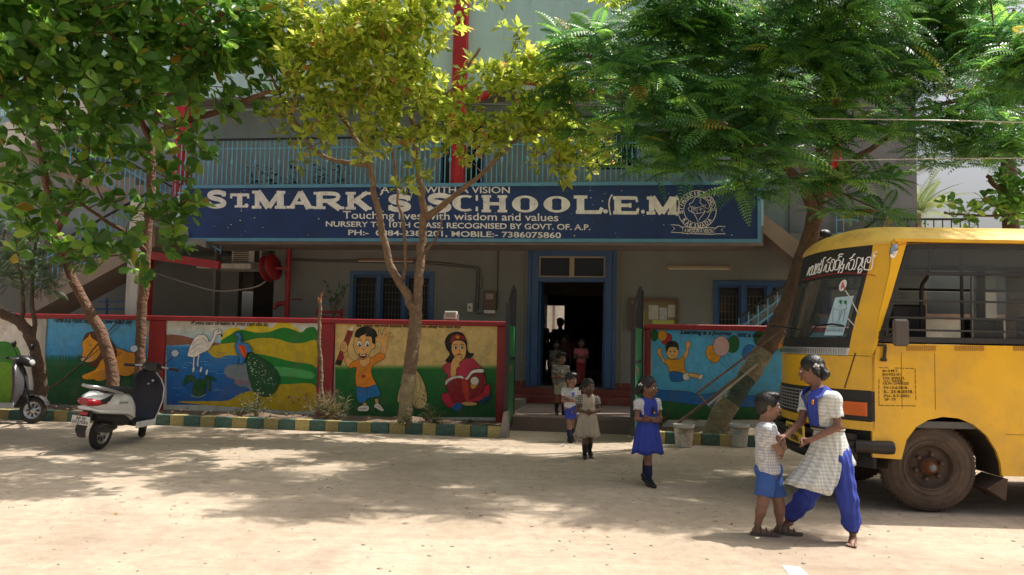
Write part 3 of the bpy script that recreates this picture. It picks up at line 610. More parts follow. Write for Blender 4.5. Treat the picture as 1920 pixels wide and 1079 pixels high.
for q in ([(1303, 372), (1308, 368), (1314, 374), (1312, 380), (1318, 386), (1324, 384), (1322, 390), (1328, 392), (1330, 386), (1332, 392), (1327, 399), (1322, 396), (1319, 402), (1312, 410), (1309, 417), (1305, 408), (1300, 398), (1292, 396), (1290, 391), (1295, 388), (1292, 383), (1298, 380), (1303, 372)],):
    P.line(q, WHT, 1.1, False)
for q in ([(1297, 388), (1307, 390), (1307, 401), (1297, 399), (1297, 388)], [(1307, 390), (1320, 387), (1320, 399), (1307, 401)], [(1299, 391), (1305, 392)], [(1299, 394), (1305, 395)], [(1314, 391), (1314, 397)], [(1311, 393), (1317, 392)]): P.line(q, WHT, 1, False)
for q in ([(1280, 426), (1340, 428), (1340, 440), (1280, 438), (1280, 426)], [(1280, 428), (1273, 423), (1258, 422), (1265, 429), (1258, 436), (1280, 437)], [(1340, 430), (1346, 425), (1360, 425), (1352, 432), (1360, 439), (1340, 439)]): P.line(q, WHT, 1.3, False)
P.text('A MISSION A VISION', 1283, 428.5, 1337, 436.5, WHT, 430, 438, .01)
# paint chips
for i in range(100):
    x = random.uniform(362, 1420); yy = random.uniform(352, 446); 
    if i % 2: x = random.choice((455, 1140, 1100, 1220, 1330))+random.gauss(0, 30)
    r = random.uniform(.35, 1.3); x = min(max(x, 365), 1415)
    P.poly([(x-r*1.4, yy), (x-r*.2, yy-r), (x+r, yy-.3*r), (x+.5*r, yy+r)], WHT if i % 3 else '#6f7a8a', False)
P.mb.build('lettering', PAINT, sg)
# ------------------------------------------------------------------ things fixed to the facade
def rb_(px0, py0, px1, py1, v): return F.rect(px0, py0, px1, py1, v)
t = thing('notice_board', 'framed glass notice board with pinned papers right of the entrance', 'notice board', (pu(1225, 590, VF-.06), VF-.06, 1.8), F)
r = rb_(1178, 560, 1272, 622, VF-.06); q = MB().box(r[0], r[1], VF-.07, VF-.002, r[3]-.06, r[3]).box(r[0], r[1], VF-.07, VF-.002, r[2], r[2]+.06).box(r[0], r[0]+.06, VF-.069, VF-.003, r[2]+.06, r[3]-.06).box(r[1]-.06, r[1], VF-.069, VF-.003, r[2]+.06, r[3]-.06)
q.build('frame', M_wood, t); MB().box(r[0]+.06, r[1]-.06, VF-.03, VF-.01, r[2]+.06, r[3]-.06).build('backing', mat('khaki_felt', (.22, .19, .10), .9), t)
for (x0, x1, z0_, z1_, c) in ((.1, .33, .1, .42, (.5, .42, .05)), (.42, .62, .25, .55, (.5, .48, .42)), (.64, .8, .22, .5, (.45, .47, .45)), (.5, .95, .08, .24, (.45, .5, .1)), (.82, .98, .3, .56, (.5, .48, .44))):
    MB().box(r[0]+x0, r[0]+x1, VF-.034, VF-.031, r[2]+z0_, min(r[2]+z1_, r[3]-.08)).build('paper', mat('paper%d' % int(c[0]*100+c[2]*1000), c, .8, var=.2, vs=20), t)
t = thing('electric_meter_box', 'brown electricity meter box with small window on the wall left of the entrance', 'meter box', (pu(917, 565, VF-.1), VF-.1, 1.9), F)
r = rb_(906, 546, 930, 585, VF-.1); MB().box(r[0], r[1], VF-.12, VF-.002, r[2]+.04, r[3], bev=.01).build('case', mat('brown_meter_case', (.12, .07, .05), .5), t)
MB().box(r[0]+.06, r[1]-.06, VF-.126, VF-.12, r[3]-.18, r[3]-.06).build('meter_window', mat('meter_dial', (.3, .28, .22), .3), t); MB().box(r[0]+.02, r[1]-.02, VF-.1, VF-.01, r[2]-.03, r[2]+.038).build('terminal_cover', M_plast, t)
t = thing('switch_box', 'small white switch box beside the brown meter box', 'switch box', (pu(882, 578, VF), VF, 1.9), F)
r = rb_(877, 569, 887, 585, VF); MB().box(r[0], r[1], VF-.06, VF-.002, r[2], r[3], bev=.008).build('case', M_plast, t); MB().box(r[0]+.04, r[1]-.04, VF-.07, VF-.06, r[2]+.07, r[3]-.07).build('switch', M_black, t)
t = thing('wall_conduit', 'thin brown conduit pipes running along the facade to the meter box', 'pipe', (pu(800, 500, VF), VF, 2.5), F)
def cab(pts, rr=.012, v=VF-.02, par=None, nm='pipe', m=M_cable, n=4):
    o = MB(); o.tube(crom([F.at(x, y, v) for x, y in pts], n), rr, 6); return o.build(nm, m, par)
cab([(545, 486), (640, 488), (800, 491), (885, 500), (898, 503), (899, 515), (896, 580)], .014, par=t)
cab([(545, 489), (660, 492), (800, 495), (880, 503), (893, 507), (894, 515), (892, 582), (905, 587), (925, 583)], .01, par=t)
cab([(934, 460), (933, 520), (932, 575), (925, 586)], .012, par=t); cab([(936, 462), (960, 462)], .01, par=t); cab([(899, 515), (905, 525), (903, 540), (896, 545)], .007, par=t)
def tube_light(px0, px1, py, label, mcol):
    t = thing('tube_light', label, 'tube light', (pu((px0+px1)/2, py, VF), VF, pz(px0, py, VF)), F, group='tube lights on the facade')
    a_ = F.at(px0, py, VF-.05); b_ = F.at(px1, py+.0*(px1-px0), VF-.05); zz = (a_.z+b_.z)/2
    MB().box(a_.x, b_.x, VF-.06, VF-.002, zz, zz+.045, bev=.006).build('batten', mcol, t)
    MB().tube([(a_.x+.05, VF-.08, zz-.02), (b_.x-.05, VF-.08, zz-.02)], .014, 8).build('lamp_tube', M_plast, t)
    for x in (a_.x+.02, b_.x-.06): MB().box(x, x+.04, VF-.1, VF-.061, zz-.035, zz+.03).build('lamp_holder', mcol, t)
tube_light(668, 780, 489, 'tube light on a red brown batten above the left window', mat('red_brown_batten', (.25, .09, .06), .5))
tube_light(1250, 1372, 503, 'tube light on a cream wooden batten above the notice board', mat('cream_batten', (.45, .36, .22), .6))
# fire pipe, hose reel, valve, hose
t = thing('fire_riser_pipe', 'red vertical fire pipe with valve wheel left of the window', 'pipe', (pu(541, 520, VF-.3), VF-.3, 0), F)
a_ = F.at(543, 449, VF-.3); b_ = F.at(538, 700, VF-.3); MB().tube([(a_.x, VF-.3, .35), (a_.x, VF-.3, SOF)], .06, 12).build('pipe', M_red, t)
c_ = F.at(557, 562, VF-.36); o = MB(); o.tube([(c_.x+.11*math.cos(k), VF-.36+.11*math.sin(k), c_.z) for k in np.linspace(0, 6.283, 17)], .012, 5, cap=False); o.tube([(c_.x-.11, VF-.36, c_.z), (c_.x+.11, VF-.36, c_.z)], .008, 5)
o.tube([(a_.x, VF-.33, c_.z-.08), (a_.x-.22, VF-.33, c_.z-.1)], .05, 8).tube([(a_.x-.22, VF-.33, c_.z-.1), (a_.x-.24, VF-.4, c_.z-.22)], [.05, .03], 8); o.build('valve', M_red, t)
t = thing('fire_hose_reel', 'round red fire hose reel on a bracket over the dark recess', 'hose reel', (pu(505, 505, VF-.45), VF-.45, 2.6), F)
c_ = F.at(507, 503, VF-.5); Mx = Matrix.Translation(c_) @ Matrix.Rotation(rad(78), 4, 'Y') @ Matrix.Rotation(rad(12), 4, 'X')
MB().lathe([(0, -.1), (.28, -.1), (.29, -.085), (.28, -.07), (.12, -.065), (.12, .065), (.28, .07), (.29, .085), (.28, .1), (0, .1)], Mx, 24).build('drum', M_red, t)
o = MB()
for k in range(5): o.lathe([(.2+.02*math.cos(q), -.055+.028*k+.02*math.sin(q)) for q in np.linspace(0, 6.28, 7)], Mx, 22)
o.build('coiled_hose', mat('dark_red_hose', (.16, .02, .02), .6), t); MB().bar(c_, (c_.x+.38, VF-.31, c_.z+.0), .05).build('bracket', M_red, t)
t = MB().tube(crom([F.at(x, y, VF-.5) for x, y in ((498, 528), (480, 538), (440, 545), (400, 545), (345, 530), (290, 512))], 5), .016, 6).build('sagging_hose', mat('grey_hose', (.35, .33, .3), .6), loc=F.at(440, 545, VF-.5), fr=F)
props(t, 'pale hose sagging across the dark recess from the red reel', 'hose')
t = thing('air_conditioner', 'window air conditioner on a shelf high in the dark recess', 'air conditioner', (pu(455, 475, VF+.1), VF+.1, 3), F)
r = rb_(434, 455, 490, 497, VF+.1); MB().box(r[0], r[1], VF+.1, VF+.6, r[2], r[3], bev=.02).build('case', M_plast, t)
o = MB(); 
for k in range(9): o.box(r[0]+.06, r[0]+.42, VF+.085, VF+.099, r[2]+.06+k*.045, r[2]+.08+k*.045)
o.build('louvre', M_dark, t, kind='stuff'); MB().box(r[1]-.16, r[1]-.04, VF+.09, VF+.099, r[2]+.05, r[3]-.05).build('control_panel', M_black, t)
t = thing('floodlight', 'small white floodlight standing on top of the boundary wall', 'floodlight', (pu(845, 590, .1), .1, 1.84), F)
r = rb_(835, 584, 857, 600, .1); MB().box(r[0], r[1], .04, .16, r[2]+.01, r[3], bev=.008).build('housing', M_plast, t); MB().box(r[0]+.02, r[1]-.02, .033, .039, r[2]+.04, r[3]-.03).build('lens', mat('lamp_lens', (.35, .36, .33), .15), t)
MB().box(r[0]-.03, r[0]-.004, .07, .12, r[2]-.04, r[2]+.1).box(r[1]+.004, r[1]+.03, .07, .12, r[2]-.04, r[2]+.1).build('bracket', M_metal, t)
t = thing('red_bench_back', 'red slatted bench back behind the wall beside the left window', 'bench', (pu(615, 590, 2.2), 2.2, .35), F)
r = rb_(592, 583, 640, 600, 2.2)
for k in range(4): MB().box(r[0], r[1], 2.2, 2.23, r[3]-.06-k*.11, r[3]-k*.11).build('slat', M_red, t)
for x in (r[0], r[1]-.05): MB().box(x, x+.05, 2.235, 2.28, .35, r[3]+.05).build('leg', M_red, t)
MB().box(r[0], r[1], 1.8, 2.19, .78, .82).build('seat', M_red, t)
# balcony pots
for i, (px, c, lab) in enumerate(((478, (.30, .06, .04), 'brick red plant pot with dark shrub on the balcony behind the letters St'), (510, (.16, .08, .05), 'dull brown plant pot on the balcony above the letter M'), (552, (.32, .05, .04), 'bright red plant pot on the balcony above the letter A'), (600, (.2, .07, .05), 'maroon plant pot with spindly plant on the balcony above the letter R'), (640, (.28, .05, .04), 'red pot with bushy plant on the balcony above the letter K'))):
    p = F.at(px, 336, VS+.55); tt = thing('plant_pot', lab, 'plant pot', (p.x, p.y, F1), F, group='pots along the balcony')
    MB().lathe([(0, F1), (.11, F1), (.17, F1+.28), (.19, F1+.28), (.19, F1+.33), (.15, F1+.33), (.14, F1+.29), (0, F1+.29)], Matrix.Translation((p.x, p.y, 0)), 14).build('pot', mat('pot%d' % i, c, .7), tt)
    o = MB(); 
    for k in range(46):
        a1 = random.uniform(0, 6.28); hh = random.uniform(.1, .55); rr = random.uniform(.02, .2); c0 = Vector((p.x+rr*math.cos(a1), p.y+rr*math.sin(a1), F1+.3+hh)); d_ = Vector((math.cos(a1), math.sin(a1), .4))*random.uniform(.07, .13); s2 = d_.cross(Vector((0, 0, 1))).normalized()*.025
        o.add([c0, c0+d_*.5+s2, c0+d_, c0+d_*.5-s2], [(0, 1, 2, 3)])
    for k in range(6): a1 = k*1.1; o.tube([(p.x, p.y, F1+.28), (p.x+.08*math.cos(a1), p.y+.08*math.sin(a1), F1+.5+.05*k)], .006, 4)
    o.build('foliage', 'LEAFD' and mat('pot_foliage', (.03, .07, .02), .5), tt, kind='stuff')
# ------------------------------------------------------------------ boundary wall
WT = 1.84
bwall = thing('boundary_wall', 'low mural painted boundary wall with red cap and pillars left of the gate', 'wall', (0, 0, 0), F)
bwall2 = thing('boundary_wall', 'short mural painted wall with balloons between the gate and the bus', 'wall', (3, 0, 0), F)
def uw(px): return pu(px, 680, 0)
M_side = mat('aged_wall_plaster', (.55, .55, .5), .85, var=.1, dirt=(.2, .18, .14), damt=.5, streak=True)
def panel(px0, px1, par): MB().box(uw(px0), uw(px1), 0, .2, -.02, WT-.09).build('wall_panel', M_side, par)
def pillar(px0, px1, par, m=M_red, d=.05): MB().box(uw(px0), uw(px1), -d, .25, -.02, WT-.091, bev=.008).build('pillar', m, par)
for a_, b_ in ((-260, 62), (86, 278), (310, 596), (627, 931)): panel(a_, b_, bwall)
pillar(63, 85, bwall, M_side, .03); pillar(279, 309, bwall); pillar(597, 626, bwall); pillar(932, 950, bwall)
MB().box(uw(-260), uw(951), -.08, .28, WT-.09, WT, bev=.012).build('cap', M_red, bwall)
MB().box(uw(87), uw(277), -.03, 0, .02, .14).box(uw(311), uw(595), -.03, 0, .02, .12).box(uw(628), uw(930), -.03, 0, .02, .12).build('base_course', M_conc, bwall)
pillar(1209, 1219, bwall2); panel(1220, 1620, bwall2); pillar(1621, 1640, bwall2)
MB().box(uw(1208), uw(1640), -.08, .28, WT-.09, WT, bev=.012).build('cap', M_red, bwall2)
def msurf(px, py, d): p = F.at(px, py, 0); return Vector((p.x, -d, p.z))
def g3(stops):
    def f(i, j):
        for k in range(len(stops)-1):
            if j <= stops[k+1][0]: t = (j-stops[k][0])/(stops[k+1][0]-stops[k][0]); return mixc(H(stops[k][1]), H(stops[k+1][1]), max(0, min(1, t)))
        return H(stops[-1][1])
    return f
BK = '#17130f'
# white/grass panel
P = Paint(msurf); P.grid(-255, 594, 61, 770, g3([(0, '#d6d0c6'), (.3, '#cfcabf'), (1, '#b8b4a6')]), 30, 20)
P.poly([(-60, 760), (-50, 670), (-10, 643), (20, 643), (38, 660), (42, 700), (45, 755)], '#2f7a22'); P.poly([(-40, 755), (-20, 690), (15, 680), (30, 700), (28, 755)], '#6c9a1d')
P.text('try!', -20, 591, 8, 599, BK, shear=3); P.mb.build('mural', PAINT, bwall)
# lion panel (units of the third crop)
K3 = (0, 580, 3.853); P = Paint(msurf, K3); P.grid(334, 42, 1065, 700, g3([(0, '#5fb0dc'), (.42, '#3f93c9'), (.5, '#0f6a4e'), (.56, '#0c5527'), (1, '#0a4a22')]), 24, 40)
for i in range(60): x = 340+i*12; P.line([(x, 380), (x+random.uniform(-6, 6), 340+random.uniform(-10, 8))], '#0d5a2a', 5, False)
P.poly([(812, 285), (880, 290), (930, 310), (1000, 320), (1020, 380), (960, 470), (880, 480), (800, 420)], '#c98517', line=BK, lw=3)
P.poly([(620, 190), (650, 168), (720, 165), (780, 200), (830, 260), (850, 330), (810, 400), (740, 430), (690, 420), (640, 400), (665, 350), (620, 300), (600, 250)], '#5b2f1b', line=BK, lw=3)
P.poly([(640, 200), (655, 175), (668, 205), (710, 235), (735, 260), (730, 320), (690, 370), (640, 385), (596, 372), (592, 350), (605, 300), (600, 240)], '#e0991c', line=BK, lw=3)
P.poly([(594, 352), (640, 340), (680, 350), (650, 380), (600, 375)], '#d9b27a'); P.line([(592, 350), (612, 345), (640, 360)], BK, 5); P.ell(598, 348, 8, 7, BK); P.line([(650, 262), (668, 258)], BK, 5)
P.poly([(745, 360), (800, 400), (790, 450), (700, 500), (640, 510), (605, 500), (600, 480), (640, 460), (700, 430)], '#e0991c', line=BK, lw=3)
P.poly([(670, 470), (740, 440), (790, 460), (760, 510), (700, 515)], '#d08a16')
P.line([(830, 320), (850, 300)], BK, 5); P.line([(850, 340), (880, 310)], BK, 5)
P.poly([(780, 480), (830, 460), (870, 480), (865, 525), (800, 530)], '#b4b98e')
P.text('Time is a good day, it is a new good day', 385, 58, 955, 108, BK, 74, 122, shear=10, bold=.02)
P.line([(920, 40), (860, 130), (780, 200)], BK, 3); P.line([(720, 290), (600, 390), (400, 560)], '#7a2c1a', 5, False)
P.mb.build('mural', PAINT, bwall)
# crane and peacock (units of the fourth crop)
P = Paint(msurf, (300, 580, 4.903))
P.grid(60, 82, 1448, 880, g3([(0, '#cfc7b8'), (.12, '#cfd3cc'), (.3, '#8cc0d8'), (.33, '#2b7fc0'), (.6, '#1766ad'), (1, '#0f4f95')]), 30, 40)
P.poly([(62, 240), (180, 240), (280, 262), (420, 300), (590, 318), (500, 345), (300, 325), (180, 330), (62, 328)], '#8a5c4a')
P.poly([(560, 300), (600, 200), (700, 165), (760, 190), (860, 130), (980, 150), (1020, 180), (1080, 130), (1180, 125), (1260, 180), (1310, 210), (1444, 200), (1444, 500), (900, 420), (600, 340)], '#d8c22a')
P.poly([(560, 315), (640, 240), (740, 190), (880, 215), (1000, 210), (1130, 170), (1230, 190), (1300, 215), (1360, 170), (1444, 200), (1444, 520), (800, 400)], '#1f7a2c')
P.poly([(440, 360), (580, 320), (760, 300), (900, 268), (1060, 270), (1200, 310), (1320, 310), (1444, 295), (1440, 540), (1100, 470), (900, 420), (760, 430), (620, 425), (540, 450), (480, 430)], '#c2a81c')
P.poly([(860, 420), (1050, 440), (1200, 480), (1430, 530), (1430, 720), (1250, 700), (1080, 690), (960, 600)], '#177a2c')
P.poly([(1000, 530), (1200, 540), (1400, 580), (1400, 640), (1200, 620), (1050, 600)], '#4da25a')
P.poly([(170, 850), (400, 845), (620, 840), (760, 770), (1060, 700), (1200, 690), (1425, 700), (1425, 925), (900, 915), (300, 870)], '#b59a16')
for i in range(46):
    x = random.uniform(75, 700); yy = random.uniform(360, 800); l = random.uniform(30, 110)
    if yy > 760 and x > 250 or x > 520 and yy > 640: continue
    P.line([(x, yy), (x+l*.5, yy+random.uniform(-9, 9)), (x+l, yy)], random.choice(('#5aa6dc', '#0d4a8c', '#7fbfe6')), 3)
P.poly([(262, 400), (290, 320), (340, 245), (400, 233), (440, 260), (456, 300), (490, 260), (500, 205), (540, 183), (572, 205), (565, 230), (530, 235), (505, 290), (455, 370), (380, 410), (330, 440), (262, 435)], '#e6dfd8', line=BK, lw=4)
P.poly([(545, 225), (580, 237), (572, 262), (560, 235)], BK); P.ell(543, 204, 8, 6, BK)
for q in ([(300, 330), (340, 290), (400, 270), (430, 300)], [(290, 380), (340, 330), (400, 320)], [(300, 410), (350, 370), (400, 360)]): P.line(q, '#8f8a84', 3)
P.line([(318, 430), (316, 480), (312, 530)], '#dcd4cc', 12, False); P.line([(362, 425), (352, 480), (352, 525)], '#dcd4cc', 12, False)
P.poly([(305, 780), (310, 660), (240, 690), (220, 710), (240, 620), (300, 610), (340, 650), (370, 640), (400, 655), (440, 612), (500, 630), (522, 665), (470, 650), (465, 765), (420, 690), (415, 780), (360, 805)], '#0d4a1e', line='#062a10', lw=3)
for q in ((312, 540, 310, 600), (382, 540, 370, 640), (435, 565, 400, 650)): P.line([(q[0], q[1]+20), (q[2], q[3])], '#2a6a30', 4, False); P.ell(q[0], q[1]+15, 10, 26, '#cfd8dc', .2)
P.line([(290, 790), (360, 810), (430, 780)], '#8fb8d8', 5)
P.poly([(595, 560), (640, 515), (740, 505), (810, 510), (830, 650), (860, 760), (800, 720), (720, 705), (690, 650), (620, 620)], '#6f7f88'); P.poly([(610, 600), (700, 640), (800, 650), (820, 690), (700, 690), (690, 650), (630, 630)], '#7d6b74')
P.poly([(800, 400), (850, 395), (900, 430), (1000, 490), (1080, 570), (1104, 660), (1060, 760), (980, 805), (900, 780), (850, 720), (815, 600), (800, 500)], '#0c4a26', line='#05240f', lw=4)
for i in range(95):
    a_ = random.random(); b_ = random.uniform(-1, 1); x = lerp(830, 1010, a_)+b_*lerp(25, 85, a_); yy = lerp(420, 740, a_)-b_*45
    P.ell(x, yy, random.uniform(4, 7), random.uniform(3, 5), random.choice(('#9fc0a0', '#2a8a55', '#c9d6b0')), n=7)
P.poly([(700, 240), (712, 218), (745, 222), (762, 260), (760, 300), (820, 320), (860, 390), (820, 400), (800, 440), (780, 495), (735, 500), (740, 450), (715, 400), (700, 330), (730, 280), (725, 250)], '#2b78b8', line=BK, lw=4)
P.poly([(732, 335), (800, 345), (805, 440), (770, 430)], '#c8431c'); P.line([(745, 345), (790, 430)], '#e0a020', 5, False); P.line([(700, 245), (690, 255)], BK, 5, False)
P.line([(745, 455), (735, 500), (720, 508)], BK, 5, False); P.line([(780, 455), (775, 495)], BK, 5, False)
for i in range(14): x = random.uniform(1080, 1400); P.ell(x, random.uniform(780, 860), 14, 9, random.choice(('#b0907a', '#c0a070', '#8a6040')), random.random()*3, 7)
P.text('If you can dream it you can do it.', 295, 108, 1000, 150, BK, 122, 170, shear=14, bold=.03)
P.mb.build('mural', PAINT, bwall)
# pencil boy and reading girl (units of the fifth crop)
P = Paint(msurf, (610, 580, 4.497)); P.grid(84, 112, 1448, 912, g3([(0, '#d9bd7c'), (.44, '#d3b676'), (.475, '#4f8a3c'), (.5, '#1b6b2c'), (.8, '#17602a'), (1, '#1b5126')]), 20, 50)
SK = '#dfaa66'
P.poly([(82, 465), (190, 180), (235, 140), (238, 185), (130, 478)], '#8c2a2a', False, line=BK, lw=3); P.poly([(192, 176), (235, 138), (237, 186)], '#e6dccc', False); P.poly([(82, 465), (98, 425), (146, 438), (130, 478)], '#1d1a1a', False)
P.poly([(150, 345), (180, 330), (200, 400), (240, 440), (225, 500), (170, 460)], SK, line=BK, lw=3); P.poly([(128, 345), (135, 300), (160, 270), (178, 285), (190, 330), (170, 365)], SK, line=BK, lw=3)
for k in range(3): P.line([(140, 300+k*18), (172, 296+k*18)], BK, 2, False)
P.poly([(455, 390), (470, 290), (400, 260), (440, 235), (450, 180), (462, 170), (480, 225), (490, 170), (515, 170), (505, 230), (540, 195), (555, 205), (525, 245), (572, 225), (575, 240), (530, 280), (505, 380)], SK, line=BK, lw=3)
P.poly([(268, 655), (255, 560), (262, 490), (205, 500), (220, 455), (290, 415), (320, 405), (400, 405), (450, 370), (500, 385), (495, 420), (400, 480), (395, 560), (430, 640), (350, 660)], '#e0851a', line=BK, lw=4)
P.poly([(285, 440), (300, 400), (370, 400), (372, 450), (340, 485), (305, 480)], SK, line=BK, lw=3); P.ell(323, 568, 18, 14, '#a82a1a'); P.line([(320, 520), (370, 490), (382, 450)], '#8a5a10', 3)
P.poly([(240, 300), (250, 240), (290, 215), (390, 220), (415, 260), (425, 290), (415, 330), (390, 345), (360, 400), (320, 425), (280, 405), (250, 350), (236, 300)], SK, line=BK, lw=4)
P.poly([(248, 230), (262, 180), (310, 150), (370, 152), (420, 175), (440, 225), (425, 240), (420, 290), (398, 285), (388, 235), (340, 230), (350, 205), (300, 228), (285, 245), (270, 240)], '#15120f')
for ex in (288, 354): P.ell(ex, 296, 21, 27, '#f0ece4', line=BK, lw=3); P.ell(ex+3, 302, 11, 16, '#120f0d'); P.ell(ex+6, 295, 4, 5, '#ffffff')
P.line([(270, 262), (290, 255), (308, 264)], BK, 4); P.line([(335, 262), (355, 252), (372, 262)], BK, 4); P.line([(315, 330), (322, 345), (330, 332)], BK, 3)
P.poly([(278, 375), (310, 385), (352, 376), (340, 405), (318, 415), (295, 405)], '#7a1a14', line=BK, lw=3); P.poly([(290, 382), (312, 388), (345, 381), (335, 393), (300, 393)], '#f0ece4', False)
P.poly([(262, 660), (350, 665), (432, 640), (465, 725), (380, 750), (350, 765), (335, 785), (280, 780)], '#1f6fb0', line=BK, lw=4); P.line([(350, 668), (356, 755)], BK, 3)
P.poly([(318, 788), (350, 788), (350, 815), (322, 815)], SK, False, line=BK, lw=3); P.poly([(418, 760), (446, 752), (452, 795), (428, 800)], SK, False, line=BK, lw=3)
P.poly([(275, 855), (280, 825), (330, 808), (370, 820), (362, 858), (310, 862)], '#e6e2da', line=BK, lw=4); P.poly([(412, 825), (425, 795), (450, 795), (495, 845), (480, 862), (430, 835)], '#e6e2da', line=BK, lw=4)
P.line([(290, 835), (350, 838)], '#a05a30', 4, False); P.line([(435, 812), (465, 835)], '#a05a30', 4, False)
P.poly([(610, 780), (620, 700), (650, 600), (680, 520), (740, 490), (790, 540), (840, 640), (860, 760), (830, 820), (770, 840), (720, 780), (660, 790)], '#c2a870', line=BK, lw=4)
P.poly([(770, 560), (800, 600), (800, 680), (770, 700)], '#d0b880', line=BK, lw=3); P.poly([(765, 780), (800, 750), (850, 780), (830, 830), (775, 835)], '#c9b078', line=BK, lw=3)
P.poly([(1015, 430), (1050, 380), (1020, 330), (1010, 270), (1040, 215), (1100, 190), (1160, 205), (1195, 270), (1200, 340), (1220, 370), (1255, 375), (1230, 410), (1190, 425), (1100, 450), (1030, 450)], '#15120f')
P.poly([(1065, 340), (1070, 290), (1100, 265), (1160, 270), (1185, 300), (1190, 340), (1180, 400), (1140, 440), (1100, 410), (1075, 375)], SK, line=BK, lw=3)
P.poly([(1052, 262), (1100, 215), (1160, 225), (1185, 265), (1150, 255), (1100, 250), (1070, 285)], '#8f2222'); P.poly([(1100, 255), (1108, 240), (1092, 228), (1110, 226), (1114, 212), (1122, 226), (1140, 228), (1126, 240), (1130, 256), (1114, 246)], '#e08a1a', False)
for ex in (1100, 1152): P.ell(ex, 322, 17, 12, '#f0ece4', line=BK, lw=2.5); P.ell(ex+2, 323, 9, 10, '#1a1512'); P.line([(ex-22, 306), (ex, 296), (ex+20, 304)], BK, 4)
P.line([(1128, 335), (1136, 358), (1126, 362)], BK, 3); P.poly([(1112, 383), (1132, 373), (1152, 383), (1132, 392)], '#b02a2a')
P.poly([(990, 500), (1010, 470), (1060, 450), (1080, 540), (1130, 470), (1170, 420), (1240, 418), (1275, 450), (1335, 520), (1330, 650), (1020, 600), (1040, 570)], '#b8324a', line=BK, lw=4)
P.poly([(1062, 570), (1060, 470), (1080, 420), (1110, 390), (1160, 385), (1140, 410), (1160, 430), (1130, 450), (1140, 480), (1110, 500), (1100, 565)], SK, line=BK, lw=3)
P.poly([(985, 720), (1050, 700), (1330, 650), (1385, 630), (1392, 690), (1350, 760), (1200, 790), (1060, 830), (1000, 790)], '#b8243a', line=BK, lw=4)
P.poly([(1070, 830), (1110, 790), (1165, 810), (1120, 860)], '#1f5fa0'); P.poly([(1155, 790), (1200, 780), (1280, 790), (1260, 812), (1180, 812)], SK, line=BK, lw=3); P.poly([(1290, 780), (1390, 720), (1400, 745), (1320, 800)], '#16405f')
P.poly([(1020, 650), (1015, 610), (1060, 575), (1140, 560), (1180, 580), (1240, 510), (1300, 500), (1335, 515), (1335, 680), (1250, 745), (1100, 790), (1060, 740)], '#8c1622', line=BK, lw=4)
P.poly([(1018, 640), (1020, 600), (1080, 568), (1150, 560), (1185, 580), (1240, 515), (1330, 505), (1333, 535), (1250, 540), (1195, 600), (1130, 580), (1060, 600)], '#e2ded6', line=BK, lw=3)
P.poly([(1150, 600), (1195, 600), (1220, 740), (1185, 765)], '#b83a22'); P.poly([(1235, 670), (1232, 620), (1290, 620), (1280, 650), (1258, 668)], '#e0a828', line=BK, lw=2.5); P.ell(1262, 605, 36, 36, '#e8e2cc', line=BK, lw=2.5)
P.text('Its okay to not know but its not okay to not try', 265, 126, 1140, 156, BK, 139, 169, shear=8, bold=.03)
P.mb.build('mural', PAINT, bwall)
# balloons (units of the sixth crop)
P = Paint(msurf, (1190, 580, 3.996)); P.grid(128, 145, 1700, 830, g3([(0, '#4fa8d6'), (.4, '#58aedb'), (.66, '#4aa0d0'), (.8, '#15622f'), (1, '#0e4422')]), 16, 50)
P.poly([(128, 605), (250, 610), (380, 615), (500, 640), (650, 620), (900, 650), (1690, 640), (1690, 720), (900, 735), (500, 720), (250, 690), (128, 690)], '#1a63a8', line=BK, lw=3)
def bal(x, yy, rx, ry, c, rot=0): P.ell(x, yy, rx, ry, c, rot, line=BK, lw=3)
bal(148, 196, 27, 44, '#17602c'); bal(240, 225, 36, 46, '#a8283a', .5); bal(208, 198, 34, 42, '#d8941c')
P.line([(150, 240), (170, 270), (188, 300)], BK, 2); P.line([(205, 240), (195, 270), (188, 300)], BK, 2)
P.poly([(168, 330), (172, 300), (190, 292), (205, 310), (205, 345), (235, 390), (225, 410), (185, 355)], SK, line=BK, lw=3); P.poly([(355, 360), (385, 300), (380, 260), (395, 240), (420, 248), (418, 275), (405, 300), (400, 345), (370, 385)], SK, line=BK, lw=3)
P.poly([(225, 400), (240, 372), (300, 378), (345, 368), (365, 355), (375, 400), (375, 450), (390, 485), (330, 500), (262, 470), (250, 430)], '#d8951c', line=BK, lw=3)
P.poly([(262, 480), (300, 465), (365, 485), (370, 530), (320, 545), (275, 535)], '#1a63a8', line=BK, lw=3); P.poly([(362, 492), (400, 478), (415, 510), (400, 530), (368, 528)], '#d8d4ca', line=BK, lw=3); P.poly([(405, 480), (470, 485), (500, 505), (495, 520), (410, 505)], SK, line=BK, lw=3); P.poly([(485, 495), (512, 488), (510, 515), (490, 530), (475, 518)], '#d8d4ca', line=BK, lw=3)
P.poly([(235, 330), (240, 300), (260, 280), (310, 285), (328, 310), (325, 350), (300, 372), (262, 370), (245, 350)], SK, line=BK, lw=3); P.poly([(230, 290), (245, 250), (290, 238), (325, 260), (330, 310), (318, 300), (310, 288), (270, 284), (250, 300), (243, 325)], '#15120f')
for ex in (268, 298): P.ell(ex, 318, 6, 5, '#15120f')
P.line([(275, 347), (290, 350), (303, 345)], '#8c2222', 3)
bal(738, 262, 44, 66, '#17602c', .1); bal(588, 335, 52, 70, '#d8941c', -.4); bal(648, 278, 62, 76, '#cfa6a0'); 
for q in ([(640, 400), (690, 440), (750, 472)], [(662, 350), (700, 420), (760, 462)], [(698, 335), (730, 400), (765, 455)]): P.line(q, BK, 2)
